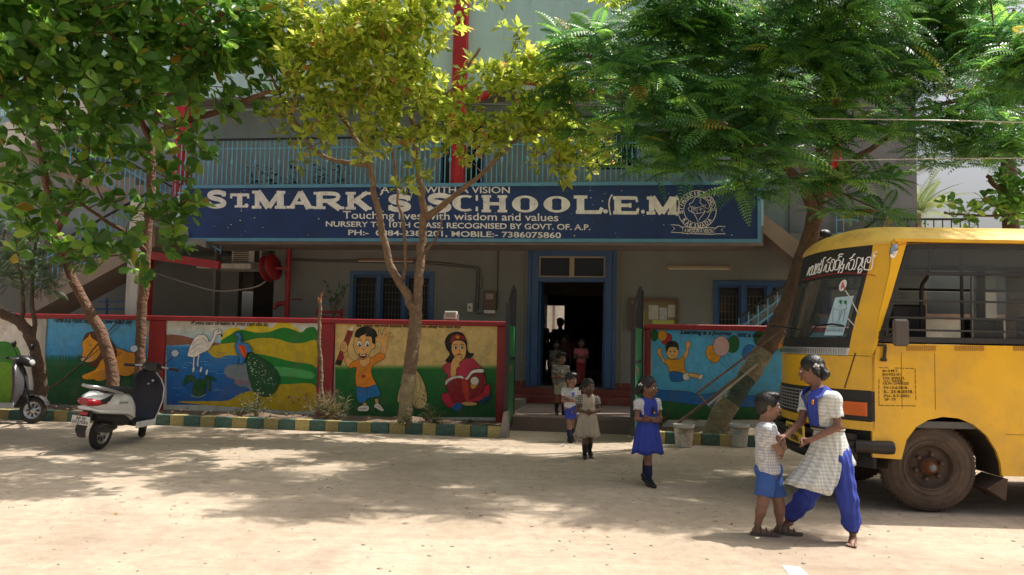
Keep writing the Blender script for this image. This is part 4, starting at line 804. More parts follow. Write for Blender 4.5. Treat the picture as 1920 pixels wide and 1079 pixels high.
bal(938, 222, 46, 60, '#17602c'); bal(1010, 275, 56, 68, '#a8202c'); bal(860, 330, 52, 64, '#2a6fb4', .2); bal(1110, 250, 50, 64, '#d8941c'); bal(1230, 290, 52, 66, '#cfa6a0')
for q in ([(865, 395), (880, 430), (900, 470)], [(940, 282), (930, 360), (900, 470)], [(1008, 343), (960, 420), (900, 470)], [(1110, 315), (1150, 400), (1200, 470)], [(1230, 356), (1220, 420), (1200, 470)]): P.line(q, BK, 2)
P.text('Learning is a Journey', 342, 156, 722, 196, BK, 168, 206, shear=8, bold=.03); P.text('not a destination', 768, 168, 1090, 208, BK, 180, 220, shear=8, bold=.03)
P.mb.build('mural', PAINT, bwall2)
# ------------------------------------------------------------------ gates
M_green = mat('green_gate_paint', (.02, .17, .05), .45, var=.15, dirt=(.05, .08, .04), damt=.3)
def gate(px, py, sgn, lab):
    p = F.gr(px, py); u = 0; t = thing('gate_leaf', lab, 'gate', M=F.M @ Matrix.Translation((p.x, 0, 0)) @ Matrix.Rotation(rad(3.5 if sgn < 0 else -6.5), 4, 'Z'), group='open gate leaves')
    L_ = 1.35; zt = 1.75
    MB().box(u-.02, u+.02, -L_, -.1, .18, zt, bev=.005).build('sheet_panel', M_green, t)
    f = MB(); f.box(u-.035, u+.035, -L_-.04, -L_, .1, 2.1).box(u-.035, u+.035, -.1, -.05, .1, 2.4).box(u-.034, u+.034, -L_, -.1, .12, .179).box(u-.034, u+.034, -L_, -.1, 1.2, 1.24).build('frame', M_black, t)
    g_ = MB(); top = lambda k: 2.0+.38*math.sin(math.pi*.5*k)
    for k in np.linspace(0, 1, 11): v = lerp(-L_, -.1, k); g_.tube([(u, v, zt), (u, v, top(k))], .012, 5); g_.lathe([(0, 0), (.02, .03), (0, .1)], Matrix.Translation((u, v, top(k))), 6)
    for k in range(10):
        v = lerp(-L_, -.1, (k+.5)/10); g_.tube([(u, v+.05*math.cos(q), 1.22+.25+.05*math.sin(q)) for q in np.linspace(0, 6.28, 9)], .008, 4)
    g_.tube([(u, lerp(-L_, -.1, k), top(k)-.07) for k in np.linspace(0, 1, 8)], .014, 5)
    g_.build('spiked_bars', M_black, t, kind='stuff')
    gl = MB().box(u-.03, u+.03, -L_+.3, -L_+.62, 1.0, 1.12).build('latch', mat('brass_latch', (.3, .2, .07), .4, metal=.6), t)
gate(957, 806, -1, 'open green gate leaf edge on at the left of the entrance'); gate(1199, 800, 1, 'open green gate leaf edge on at the right of the entrance')
# ------------------------------------------------------------------ kerb with green and yellow painted blocks, planting bed
VK = -1.42
M_kg = mat('kerb_green_paint', (.06, .14, .11), .8, var=.3, vs=5, dirt=(.24, .21, .16), ds=4, damt=.75, rnd=.2, bump=.5)
M_ky = mat('kerb_yellow_paint', (.42, .34, .13), .8, var=.3, vs=5, dirt=(.25, .21, .15), ds=4, damt=.75, rnd=.2, bump=.5)
kerb = thing('kerb', 'green and yellow painted kerb edging the planting bed in front of the mural wall', 'kerb', (0, VK, 0), F)
k0 = pu(-260, 780, VK); k1 = pu(938, 808, VK); u = k0; i = 0; stones = {}
def kstone(u, w_, m, par, z=.17):
    key = (m.name,)
    if key not in stones:
        mb = MB(); mb.box(-.5, .5, 0, .15, -.03, 1, bev=.02); stones[key] = mesh_raw('kerb_stone', mb.v, mb.f); stones[key].materials.append(m)
    o = bpy.data.objects.new('kerb_stone', stones[key]); COL.objects.link(o); o.parent = par; off = OFF[par]
    o.matrix_local = Matrix.Translation((u+w_/2-off.x, VK-off.y+random.uniform(-.006, .006), 0)) @ Matrix.Diagonal((w_-.004, 1, z+random.uniform(-.006, .006), 1))
while u < k1:
    w_ = .285 if i % 2 else .25; w_ *= random.uniform(.9, 1.1); kstone(u, w_, M_kg if i % 2 else M_ky, kerb); u += w_; i += 1
kerb2 = thing('kerb', 'short painted kerb under the balloon mural behind the buckets', 'kerb', (3, VK, 0), F); u = pu(1215, 800, VK); i = 0
while u < pu(1640, 800, VK): w_ = .27*random.uniform(.9, 1.1); kstone(u, w_, M_kg if i % 2 else M_ky, kerb2); u += w_; i += 1
M_soil = mat('bed_soil', (.17, .12, .08), .95, var=.35, vs=4, dirt=(.08, .06, .04), ds=3, damt=.5, bump=.9, bs=15)
def bed(u0, u1, nm):
    nx = 90; ny = 8; v = []; 
    for j in range(ny+1):
        for i in range(nx+1):
            uu = lerp(u0, u1, i/nx); vv = lerp(VK+.15, -.003, j/ny); e = 0 if j in (0, ny) else 1
            v.append((uu, vv, .10+e*(.05*math.sin(uu*2.3+vv*3)+.03*math.sin(uu*9+vv*7))+random.uniform(0, .02)))
    m_ = MB(); m_.add(v, [(j*(nx+1)+i, j*(nx+1)+i+1, (j+1)*(nx+1)+i+1, (j+1)*(nx+1)+i) for j in range(ny) for i in range(nx)], 0, True); m_.build(nm, M_soil, loc=(0, 0, 0), fr=F, kind='structure')
bed(k0, k1-.02, 'planting_bed'); bed(pu(1216, 800, VK), pu(1640, 800, VK), 'planting_bed')
MB().prism([(k1-.02, 0), (k1+.12, 0), (k1+.11, .42), (k1+.05, .40)], VK-.02, VK+.2, lambda p, d: (p[0], d, p[1])).build('kerb_end_stone', M_conc, kerb)
# ------------------------------------------------------------------ trees
def bark(name, c, d, bs=18): return mat(name, c, .9, var=.3, vs=7, dirt=d, ds=6, damt=.6, bump=1.0, bs=bs)
B_pale = bark('pale_brown_bark', (.23, .15, .095), (.10, .065, .045)); B_dark = bark('dark_brown_bark', (.12, .075, .05), (.05, .035, .025)); B_red = bark('reddish_bark', (.17, .09, .055), (.08, .05, .035))
B_lime = bark('old_yellow_limewash', (.32, .26, .15), (.14, .10, .06)); B_grn = bark('old_green_paint_on_bark', (.05, .08, .06), (.09, .07, .045)); B_moss = bark('flaking_pale_limewash', (.24, .21, .13), (.08, .06, .04), 25)
for _m in (B_pale, B_dark, B_red, B_lime, B_grn, B_moss):
    for _n in _m.node_tree.nodes:
        if _n.type == 'BUMP': _n.inputs['Distance'].default_value = .05
L_alm = leafmat('almond_leaf', [(0, (.05, .12, .03)), (.45, (.075, .18, .04)), (.8, (.13, .27, .05)), (.97, (.24, .36, .06)), (1, (.30, .18, .03))], .34, .5)
L_yel = leafmat('yellow_green_leaf', [(0, (.09, .14, .03)), (.2, (.16, .23, .04)), (.45, (.28, .35, .05)), (.8, (.36, .43, .08)), (.95, (.46, .48, .14)), (.975, (.40, .24, .06)), (1, (.24, .11, .05))], .36, .52)
L_flm = leafmat('feathery_green_leaf', [(0, (.035, .11, .04)), (.5, (.06, .17, .05)), (.8, (.12, .28, .06)), (.97, (.22, .42, .08)), (1, (.34, .16, .03))], .36, .42)
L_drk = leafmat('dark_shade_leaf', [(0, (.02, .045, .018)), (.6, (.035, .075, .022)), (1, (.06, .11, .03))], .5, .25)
L_weed = leafmat('weed_leaf', [(0, (.03, .06, .02)), (.6, (.05, .09, .025)), (.9, (.10, .11, .04)), (1, (.18, .12, .06))], .6, .2)
def tpl_broad():
    m = [0, .28, .58, .84, 1.0]; wv = [0, .12, .25, .24, 0]; v = [(0, y, -.22*y*y) for y in m]
    for s in (-1, 1): v += [(s*wv[i], m[i]+(.02 if i == 3 else 0), -.22*m[i]**2+.05) for i in (1, 2, 3)]
    return v, [(0, 1, 5), (1, 2, 6, 5), (2, 3, 7, 6), (3, 4, 7), (0, 8, 1), (1, 8, 9, 2), (2, 9, 10, 3), (3, 10, 4)]
def tpl_small():
    return [(0, 0, 0), (0, .5, -.03), (0, 1, -.15), (-.24, .55, .06), (.24, .55, .06)], [(0, 1, 3), (1, 2, 3), (0, 4, 1), (1, 4, 2)]
def tpl_frond(n=12, L=.21, wd=.029, droop=.40):
    v = []; f = []; ys = [.10+.9*i/(n-1) for i in range(n)]; Z = lambda y: .10*y-droop*y*y
    for y in ys: v += [(-.008, y, Z(y)), (.008, y, Z(y))]
    for i in range(n-1): a = 2*i; f.append((a, a+1, a+3, a+2))
    v += [(-.01, 0, 0), (.01, 0, 0)]; f.append((len(v)-2, len(v)-1, 1, 0))
    for i, y in enumerate(ys):
        l = L*math.sin(math.pi*(.16+.80*i/(n-1)))**.7
        for s, b in ((-1, 2*i), (1, 2*i+1)):
            k = len(v); v += [(s*l*.45, y+.05*l-wd, Z(y)-.0), (s*l, y+.22*l, Z(y)-.30*l), (s*l*.5, y+.10*l+wd, Z(y)+.0)]
            f.append((b, k, k+1, k+2) if s > 0 else (b, k+2, k+1, k))
    return v, f
T_BROAD, T_SMALL, T_FROND = tpl_broad(), tpl_small(), tpl_frond()
T_BLADE = ([(0, 0, 0), (-.03, .5, .02), (.03, .5, .02), (0, 1, -.25)], [(0, 2, 1), (1, 2, 3)])
def scatter_mesh(name, tpl, pos, R, S, m):
    tv = np.array(tpl[0], 'f'); n = len(pos); V = np.einsum('nij,kj->nki', R, tv)*S[:, None, None]+pos[:, None, :]
    V = V.reshape(-1, 3); lens = np.array([len(q) for q in tpl[1]]); flat = np.array([i for q in tpl[1] for i in q])
    loops = (flat[None, :]+np.arange(n)[:, None]*len(tv)).ravel(); lt = np.tile(lens, n); ls = np.concatenate([[0], np.cumsum(lt)[:-1]])
    me = bpy.data.meshes.new(name); me.vertices.add(len(V)); me.vertices.foreach_set('co', V.astype('f').ravel())
    me.loops.add(len(loops)); me.loops.foreach_set('vertex_index', loops.astype('i')); me.polygons.add(len(lt))
    me.polygons.foreach_set('loop_start', ls.astype('i')); me.polygons.foreach_set('loop_total', lt.astype('i')); me.update(calc_edges=True); me.materials.append(m); return me
def unit(a): return a/np.maximum(np.linalg.norm(a, axis=-1, keepdims=True), 1e-9)
def whorls(tips, dirs, n, tilt, size, jit=.25, stem=.02):
    """n leaves round every tip"""
    P_ = []; Rm = []; S_ = []
    for k in range(n):
        m = len(tips); d = unit(dirs+rng.normal(0, jit, dirs.shape)); ref = unit(np.cross(d, np.array([.31, .77, .21]))); b2 = np.cross(d, ref)
        az = 2*math.pi*k/n+rng.uniform(-.5, .5, m); rdir = ref*np.cos(az)[:, None]+b2*np.sin(az)[:, None]
        tl = rng.uniform(tilt[0], tilt[1], m)[:, None]; y = unit(rdir*np.sin(tl)+d*np.cos(tl)); z = unit(d-y*np.sum(d*y, 1, keepdims=True)); x = np.cross(y, z)
        P_.append(tips+y*stem); Rm.append(np.stack([x, y, z], axis=2)); S_.append(rng.uniform(size[0], size[1], m))
    return np.concatenate(P_), np.concatenate(Rm), np.concatenate(S_)
def clump_tips(clumps, dens):
    T_ = []; D_ = []
    for (c, r, fz) in clumps:
        n = max(3, int(dens*r*r*r*4.2*fz)); u_ = unit(rng.normal(0, 1, (n, 3))); q = rng.uniform(.15, 1, n)**.42; sc = np.array([r, r, r*fz])
        lump = 1+.22*np.sin(u_[:, 0]*5+c[0]*3)+.18*np.sin(u_[:, 1]*6+c[2]*2)
        T_.append(np.array(c)+u_*sc*(q*lump)[:, None]); D_.append(unit(u_*.75+np.array([.15, -.1, .75])))
    return np.concatenate(T_), np.concatenate(D_)
def foliage(parent, tpl, pos, Rm, S_, m, piece, npiece=300):
    # the pieces that show largest are parts of their own, the rest is one joined part
    off = np.array(OFF[parent]); C0 = np.array(CAM); d = pos-C0
    camx = d @ np.array(RC.col[0]); camy = d @ np.array(RC.col[1]); camz = -(d @ np.array(RC.col[2]))
    vis = (camz > 1) & (np.abs(camx/camz) < .63) & (np.abs(camy/camz) < .35); app = np.where(vis, S_/np.maximum(camz, 1), 0)+rng.uniform(0, .004, len(S_))*vis
    order = np.argsort(-app)[:npiece]; order = order[app[order] > 0]; rest = np.ones(len(S_), bool); rest[order] = False
    me = scatter_mesh(piece, tpl, np.zeros((1, 3)), np.eye(3)[None], np.ones(1), m)
    for i in order:
        o = bpy.data.objects.new(piece, me); COL.objects.link(o); o.parent = parent; M = Matrix([list(map(float, r)) for r in Rm[i]*S_[i]]).to_4x4(); M.translation = Vector((pos[i]-off).tolist()); o.matrix_local = M
    me = scatter_mesh('foliage', tpl, pos[rest]-off, Rm[rest], S_[rest], m); o = bpy.data.objects.new('foliage', me); COL.objects.link(o); o.parent = parent; o['kind'] = 'stuff'; return o
def limb(mb, pts, r0, r1, mi=0, n=10, wob=.01, seg=5):
    P_ = crom(pts, seg); m = len(P_)
    P_ = [p+Vector((random.gauss(0, wob), random.gauss(0, wob), random.gauss(0, wob*.5))) if 0 < i < m-1 else p for i, p in enumerate(P_)]
    mb.tube(P_, [lerp(r0, r1, (i/(m-1))**.8)*random.uniform(.94, 1.07) for i in range(m)], n, mi); return P_
def px(pts, Y): return [W.at(p[0], p[1], p[2] if len(p) > 2 else Y) for p in pts]
def twigs(mb, tips, starts, r=.012, frac=.25):
    S0 = np.array([list(s) for s in starts]); ti = tips[::max(1, int(1/frac))]
    ti = ti[np.argsort(np.min(np.linalg.norm(ti[:, None, :]-S0[None], axis=2), axis=1))]; buf = np.full((len(S0)+3*len(ti), 3), 1e6); n0 = len(S0); buf[:n0] = S0
    for t in ti:                       # every twig springs from the nearest wood already grown
        d = np.linalg.norm(buf[:n0]-t, axis=1)+.5*np.maximum(0, buf[:n0, 2]-t[2]); j = int(np.argmin(d)); a = Vector(buf[j].tolist()); b = Vector(t.tolist()); L_ = (b-a).length
        if L_ > 1.8: continue
        mid = (a+b)/2+Vector((random.gauss(0, .07), random.gauss(0, .07), random.uniform(-.02, .08)))*L_; rr = r*min(1, .35+L_); P_ = crom([a, mid, b], 3); mb.tube(P_, [lerp(rr*1.2, rr*.45, i/(len(P_)-1)) for i in range(len(P_))], 5)
        for q in (.35, .7, 1): buf[n0] = list(P_[int(q*(len(P_)-1))]); n0 += 1
def CL(L):
    out = []
    for p in L:
        c = W.at(p[0], p[1], p[2]); r = p[3]; fz = p[4] if len(p) > 4 else .8
        if p[1] > -55: out.append((tuple(c), r, fz)); continue
        for k in range(5):               # unseen upper crown: small leaf masses with gaps, shaped to dapple the ground shade
            o = Vector((random.uniform(-1, 1), random.uniform(-1, 1), random.uniform(-.5, .5)))*r*1.25; out.append((tuple(c+o), r*random.uniform(.38, .6), max(fz, .5)))
    return out
# --- almond trees on the left
def almond(name, base, label, trunks, clumps, dens, seed):
    t = thing(name, label, 'tree', (base.x, base.y, 0)); tr = MB(); nodes = []
    for pts, r0, r1 in trunks: nodes += limb(tr, pts, r0, r1)
    tips, dirs = clump_tips(clumps, dens); tr.build('trunk', [B_red], t)
    bm_ = MB(); twigs(bm_, tips, nodes[6:], .016, .35); bm_.build('branch', B_red, t, kind='stuff')
    p_, R_, s_ = whorls(tips, dirs, 8, (.7, 1.35), (.14, .29)); foliage(t, T_BROAD, p_, R_, s_, L_alm, 'leaf'); return t
bA = W.gr(270, 782); bB = W.gr(214, 790)
tk = [([bA]+px([(262, 700), (265, 600), (272, 520), (276, 430), (284, 340), (282, 262)], bA.y), .105, .075),
      (px([(282, 262, bA.y), (330, 232, 12.8), (400, 212, 12.6), (455, 192, 12.2), (505, 172, 11.8)], 0), .08, .03),
      (px([(282, 262, bA.y), (300, 205, 13), (345, 155, 12.6), (385, 95, 12), (420, 20, 11.5)], 0), .08, .03), (px([(282, 265, bA.y), (250, 190, 12.5), (230, 110, 11.8), (180, 20, 10.6)], 0), .07, .025),
      (px([(272, 470, bA.y), (240, 440, 13), (195, 412, 12.6), (150, 380, 12)], 0), .05, .02), (px([(277, 400, bA.y), (320, 392, 12.6), (350, 375, 12)], 0), .035, .015)]
cA = CL([(450, -110, 13.2, .9), (320, -100, 13.3, .9), (250, -10, 11.3, 1.15), (370, 40, 11.6, 1.0), (455, 40, 12, .8), (330, 130, 11.8, .9), (210, 110, 11.2, .85), (420, 140, 12, .55), (480, 110, 12.2, .6), (515, 40, 12.3, .55), (500, 170, 12.5, .3), (240, 215, 11.9, .5), (320, 250, 12.5, .4), (160, 230, 11.6, .5), (380, 250, 12.3, .2),
        (350, 380, 11.9, .4), (180, 480, 12.5, .28), (250, 500, 12.6, .22), (330, 310, 12.5, .35), (380, 180, 12.4, .35), (230, 270, 12.4, .4), (300, 460, 12.5, .25), (370, 300, 12.6, .22), (270, 430, 12.0, .36), (300, 400, 12.2, .3), (250, 360, 12.3, .4), (215, 490, 12.6, .32), (335, 440, 12.2, .28), (200, 300, 12.3, .45), (230, 430, 12.4, .35), (310, 330, 12.6, .35), (260, 300, 12.4, .3),
        (330, -140, 10.2, 0.94), (460, -130, 10.0, 0.86), (150, -90, 10.2, 0.78), (60, -200, 9.2, 0.94)])
almond('almond_tree', bA, 'straight trunked broad leaved tree rising behind the white scooter in front of the lion mural', tk, cA, 25, 1)
tk = [([bB]+px([(210, 710), (196, 640), (165, 580), (135, 520), (112, 460), (100, 400)], bB.y), .125, .06), (px([(100, 400, bB.y), (80, 300, 12.5), (60, 200, 11.8), (40, 80, 11)], 0), .08, .03), (px([(108, 430, bB.y), (150, 340, 12.6), (170, 220, 12), (150, 100, 11.2)], 0), .06, .02), (px([(120, 480, bB.y), (60, 420, 12.4), (20, 390, 11.8)], 0), .04, .015)]
cB = CL([(30, 60, 11, 1.05), (110, 60, 11.2, .95), (60, 170, 11.4, .7), (140, 170, 11.5, .6), (-60, 130, 10.8, .9), (25, 250, 11.8, .3), (110, 270, 11.9, .35), (10, 375, 11.6, .42), (-10, 290, 11.5, .45), (90, 350, 12.2, .4), (10, 20, 11, .7), (180, 440, 12.2, .3), (110, 470, 12.4, .22), (60, 250, 12, .4), (180, 270, 12.2, .4), (70, 385, 11.7, .45), (130, 400, 11.8, .42), (40, 430, 12, .35), (175, 390, 12, .38), (90, 440, 12, .32), (150, 450, 12.2, .25), (60, 310, 11.9, .35), (140, 330, 12, .35), (30, 330, 12, .25), (-60, -90, 10, 1.01), (40, -60, 10.4, 0.78), (-140, 20, 9.6, 1.2)])
almond('almond_tree', bB, 'leaning trunked broad leaved tree left of the straight one, crossing the lion mural', tk, cB, 25, 2)
# --- small feathery tree far left
b = W.gr(72, 788); t = thing('feathery_tree', 'dark crooked little tree with fine leaves at the far left behind the grey scooter', 'tree', (b.x, b.y, 0)); tr = MB()
n_ = limb(tr, [b]+px([(74, 720), (68, 660), (45, 612), (10, 590), (-30, 560)], b.y), .13, .07); n_ += limb(tr, px([(62, 640), (66, 600), (60, 560), (62, 500), (70, 440)], b.y), .05, .02); n_ += limb(tr, px([(40, 610), (44, 560), (38, 500), (30, 440)], b.y), .04, .02)
n_ += limb(tr, px([(-20, 565), (0, 480), (10, 430)], b.y), .05, .02); tr.build('trunk', B_dark, t)
tips, dirs = clump_tips(CL([(40, 500, b.y-.3, .55), (90, 530, b.y-.2, .35), (-10, 480, b.y, .6), (100, 480, b.y, .35), (20, 440, b.y, .4)]), 50); dirs = unit(dirs*.6+np.array([.2, -.5, 0]))
bm_ = MB(); twigs(bm_, tips, n_[5:], .01, .5); bm_.build('branch', B_dark, t, kind='stuff')
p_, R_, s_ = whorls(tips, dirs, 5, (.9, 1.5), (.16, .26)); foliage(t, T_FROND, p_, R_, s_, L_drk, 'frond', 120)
# --- yellow green tree in the centre
b = W.gr(757, 812); t = thing('yellow_green_tree', 'slender forked tree with small yellow green leaves standing in front of the sign', 'tree', (b.x, b.y, 0)); y0 = b.y
tr = MB(); trunk = crom([b]+px([(763, 740), (770, 680), (778, 620), (779, 575)], y0), 8); k = len(trunk); rr = [lerp(.118, .105, i/(k-1))*random.uniform(.95, 1.06)*(1.35 if i == 0 else 1.1 if i == 1 else 1) for i in range(k)]
s = int(k*.42); tr.tube(trunk[:s+1], rr[:s+1], 14, 1); tr.tube(trunk[s:], rr[s:], 14, 0); n_ = []
n_ += limb(tr, px([(779, 590, y0), (762, 548, y0), (735, 505, y0-.05), (718, 440, y0-.1), (703, 370, y0-.15), (692, 310, y0-.2), (660, 250, y0-.3), (620, 190, y0-.5)], 0), .080, .03, n=11)
n_ += limb(tr, px([(780, 600, y0), (784, 540, y0), (788, 480, y0), (794, 410, y0-.05), (790, 360, y0-.1), (780, 290, y0-.2), (770, 200, y0-.4), (750, 90, y0-.7)], 0), .092, .03, n=11)
n_ += limb(tr, px([(752, 528, y0), (760, 500, y0-.05), (757, 430, y0-.1), (745, 370, y0-.1), (742, 330, y0-.1), (730, 250, y0-.2)], 0), .035, .018, n=7)
n_ += limb(tr, px([(798, 410, y0), (830, 385, y0-.1), (870, 352, y0-.25), (905, 325, y0-.4), (960, 270, y0-.5), (1030, 210, y0-.5)], 0), .06, .02, n=9)
n_ += limb(tr, px([(790, 480, y0), (808, 460, y0-.1), (826, 430, y0-.2), (828, 405, y0-.25)], 0), .03, .012, n=6); n_ += limb(tr, px([(775, 250, y0-.3), (840, 180, y0-.6), (900, 90, y0-.9)], 0), .05, .02, n=7); n_ += limb(tr, px([(690, 310, y0-.2), (600, 290, y0-.3), (550, 220, y0-.5), (500, 130, y0-.7)], 0), .04, .018, n=6)
n_ += limb(tr, px([(750, 90, y0-.7), (730, -40, y0-1.3), (700, -120, y0-2)], 0), .04, .02, n=6)
tr.build('trunk', [B_pale, B_lime], t)
cC = CL([(600, -90, 13.2, .8), (720, -125, 13.4, .85), (850, -90, 13.3, .8), (980, -130, 13.4, .8), (1100, -100, 13.3, .7), (500, 90, 12, .35), (545, 60, 12.0, .5), (590, 110, 11.9, .55), (560, 180, 12, .35), (650, 60, 11.8, .6), (640, 160, 12, .5), (610, 240, 12, .38), (720, 110, 11.7, .6), (700, 210, 12, .5), (690, 280, 12.1, .28), (770, 160, 11.8, .5), (740, 20, 11.4, .6), (780, 270, 12, .3), (810, 60, 11.8, .38), (830, 230, 12.0, .4), (850, 290, 12, .22),
    (900, 250, 12, .4), (910, 150, 12, .33), (960, 60, 11.9, .22), (970, 150, 12, .45), (960, 240, 11.9, .4), (1020, 130, 12, .4), (1020, 220, 12, .42), (1060, 300, 11.8, .28), (1080, 260, 11.9, .35), (1045, 335, 11.8, .15), (1080, 160, 11.9, .35), (1120, 300, 11.9, .22), (1030, 290, 11.9, .25), (520, 230, 12.2, .25), (470, 60, 12.2, .3), (860, 190, 12.1, .3), (1110, 250, 12, .22), (560, 290, 12.1, .2), (760, 350, 12, .14), (790, 320, 12, .15),
    (620, -70, 10.8, 0.62), (760, -90, 10.4, 0.66), (900, -80, 10.6, 0.66), (700, -170, 9.4, 0.70), (850, -190, 9.2, 0.70), (560, -170, 9.6, 0.55), (980, -120, 10.2, 0.62)])
tips, dirs = clump_tips(cC, 175); bm_ = MB(); twigs(bm_, tips, n_[4:], .010, .3); bm_.build('branch', B_pale, t, kind='stuff')
p_, R_, s_ = whorls(tips, dirs, 9, (.5, 1.35), (.09, .20), jit=.45, stem=.04); foliage(t, T_SMALL, p_, R_, s_, L_yel, 'leaf')
# --- flame tree with the leaning trunk on the right
b = W.gr(1334, 826); t = thing('flame_tree', 'big feathery leaved tree with thick leaning trunk painted in bands beside the bus', 'tree', (b.x, b.y, 0)); y0 = b.y
tr = MB(); T_ = crom([b+Vector((0, 0, -.05))]+px([(1352, 780, y0), (1378, 740, y0), (1412, 690, y0+.05), (1452, 625, y0+.1), (1482, 560, y0+.15), (1500, 500, y0+.2), (1520, 440, y0+.2), (1532, 380, y0+.1), (1545, 300, y0)], 0), 6); k = len(T_)
rr = [lerp(.185, .12, (i/(k-1))**.9)*random.uniform(.93, 1.07) for i in range(k)]; rr[0] = .205; rr[1] = .19
for a_, b_, mi in ((0, 10, 1), (10, 16, 2), (16, 21, 1), (21, k-1, 0)): tr.tube(T_[a_:b_+1], rr[a_:b_+1], 16, mi)
n_ = []
for pts, r0 in (([(1530, 400, y0+.1), (1490, 330, y0-.3), (1420, 270, y0-.8), (1330, 220, y0-1.2), (1240, 170, y0-1.4)], .10), ([(1545, 300, y0), (1500, 200, y0-.6), (1420, 110, y0-1.4), (1320, 30, y0-2.2)], .09), ([(1545, 310, y0), (1580, 210, y0-.5), (1630, 110, y0-1), (1690, 20, y0-1.6)], .09), ([(1540, 340, y0), (1600, 300, y0-.2), (1680, 250, y0-.2), (1760, 210, y0-.3)], .07), ([(1545, 300, y0), (1550, 180, y0-1), (1560, 40, y0-2), (1540, -80, y0-3)], .09), ([(1420, 270, y0-.8), (1330, 290, y0-1.4), (1260, 280, y0-1.9)], .04), ([(1240, 170, y0-1.4), (1150, 130, y0-1.6), (1080, 90, y0-1.8)], .035)):
    n_ += limb(tr, px(pts, 0), r0, .025, n=8)
tr.build('trunk', [B_dark, B_moss, B_grn], t)
cF = [(1340, 230, 14.1, .6, .4), (1250, 190, 14, .6, .4), (1430, 170, 14.2, .6, .4), (1180, 130, 13.6, .5, .4), (1380, 90, 13.9, .7, .4), (1060, 200, 11.7, .35, .35), (1150, 210, 11.4, .35, .3), (1080, 90, 11.4, 0.43, .27), (1120, 100, 11.2, 0.58, .27), (1240, 60, 11, 0.57, .27), (1180, 150, 9.7, 0.53, .27), (1110, 160, 11.6, 0.42, .27), (1290, 90, 10.8, 0.68, .27), (1380, 40, 10.6, 0.62, .27), (1130, 250, 11.2, 0.32, .27), (1200, 320, 11, 0.21, .27), (1290, 330, 9.9, 0.26, .27), (1640, 60, 10.8, 0.57, .27), (1650, 400, 12, 0.26, .27), (1280, 160, 11, 0.58, .27), (1250, 215, 9.7, .42, .35), (1190, 270, 9.9, 0.32, .27), (1240, 290, 9.9, 0.37, .27), (1300, 250, 9.7, 0.47, .27), (1370, 190, 9.7, 0.63, .27), (1460, 120, 10.5, 0.68, .27), (1340, 300, 9.9, 0.42, .27), (1410, 260, 9.9, 0.53, .27), (1460, 300, 9.9, 0.42, .27), (1500, 210, 10.8, 0.58, .27), (1540, 110, 10.8, 0.63, .27), (1590, 170, 11, 0.53, .27), (1560, 260, 11.2, 0.47, .27),
    (1480, 20, 10.4, 0.57, .27), (1580, 40, 10.4, 0.57, .27), (1610, 240, 11.4, 0.42, .27), (1500, 350, 11.4, 0.34, .27), (1580, 350, 11.6, 0.44, .27), (1560, 400, 11.8, 0.32, .27), (1650, 330, 11.6, 0.34, .27), (1420, 340, 11.2, 0.26, .27), (1650, 130, 11.2, 0.53, .27), (1690, 240, 11.4, 0.47, .27), (1390, 360, 11.2, 0.15, .27),
    (1290, 20, 10.2, 0.66, .27), (1200, -60, 9.8, 0.66, .27), (1150, -150, 9.0, 0.66, .27), (1300, -190, 8.8, 0.74, .27), (1450, -200, 8.8, 0.66, .27), (1600, -70, 9.6, 0.59, .27), (1040, -120, 9.4, 0.59, .27)]
tips, dirs = clump_tips(CL(cF), 82); dirs = unit(dirs*.45+np.array([-.05, -.55, .75])); bm_ = MB(); twigs(bm_, tips, n_[2:], .014, .3); bm_.build('branch', B_dark, t, kind='stuff')
p_, R_, s_ = whorls(tips, dirs, 7, (1.0, 1.5), (.38, .62), jit=.2); foliage(t, T_FROND, p_, R_, s_, L_flm, 'frond')
# --- trees at the right edge
t = thing('roadside_tree', 'feathery tree behind the bus whose crown hangs in at the top right', 'tree', (8.6, 13.5, 0)); tr = MB(); n_ = limb(tr, [Vector((8.6, 13.5, 0)), Vector((8.5, 13.4, 2.2)), Vector((8.3, 13.2, 4))]+px([(1880, 170, 12.5), (1830, 60, 12)], 0), .2, .07); n_ += limb(tr, px([(1880, 170, 12.5), (1790, 190, 12.2), (1700, 210, 12)], 0), .06, .02)
n_ += limb(tr, px([(1880, 170, 12.5), (1940, 80, 11.5), (1900, 20, 10.5)], 0), .06, .02); tr.build('trunk', B_dark, t)
tips, dirs = clump_tips(CL([(1740, 60, 12.5, .6, .5), (1820, 30, 12.3, .6, .5), (1740, 150, 12.4, .45, .5), (1800, 240, 12, .5, .5), (1730, 270, 12.2, .35, .5), (1860, 260, 11.5, .5, .5), (1850, 300, 11.8, .35, .5), (1900, 60, 10.5, .5, .4), (1880, 130, 10.2, .4, .4), (1930, 160, 10.2, .4, .4), (1830, 190, 11.2, .4, .4), (1920, 260, 10.8, .4, .5), (1900, 300, 11, .35, .5), (1980, 100, 10, .8, .5), (1760, 0, 11.5, .6, .5), (1870, -60, 10.4, 0.62, .5), (1730, 320, 12.6, .2, .5), (1690, 100, 12.8, .5, .6), (1700, 180, 12.8, .45, .6), (1780, 100, 12.6, .5, .6), (1850, 120, 12.6, .5, .6), (1790, 290, 12.4, .3, .6), (1860, 200, 12.4, .45, .6), (1800, -20, 12, .6, .6), (1930, 200, 12.2, .5, .6), (1700, -60, 9.3, .75, .4), (1800, -110, 9, .75, .4), (1620, -130, 9.0, .7, .4), (1750, -190, 8.6, .7, .4), (1880, -160, 8.8, .7, .4), (1900, -230, 8.2, .6, .4), (1700, 20, 12.8, .5, .6)]), 70); dirs = unit(dirs*.5+np.array([-.1, -.1, .7]))
bm_ = MB(); twigs(bm_, tips, n_[2:], .012, .3); bm_.build('branch', B_dark, t, kind='stuff')
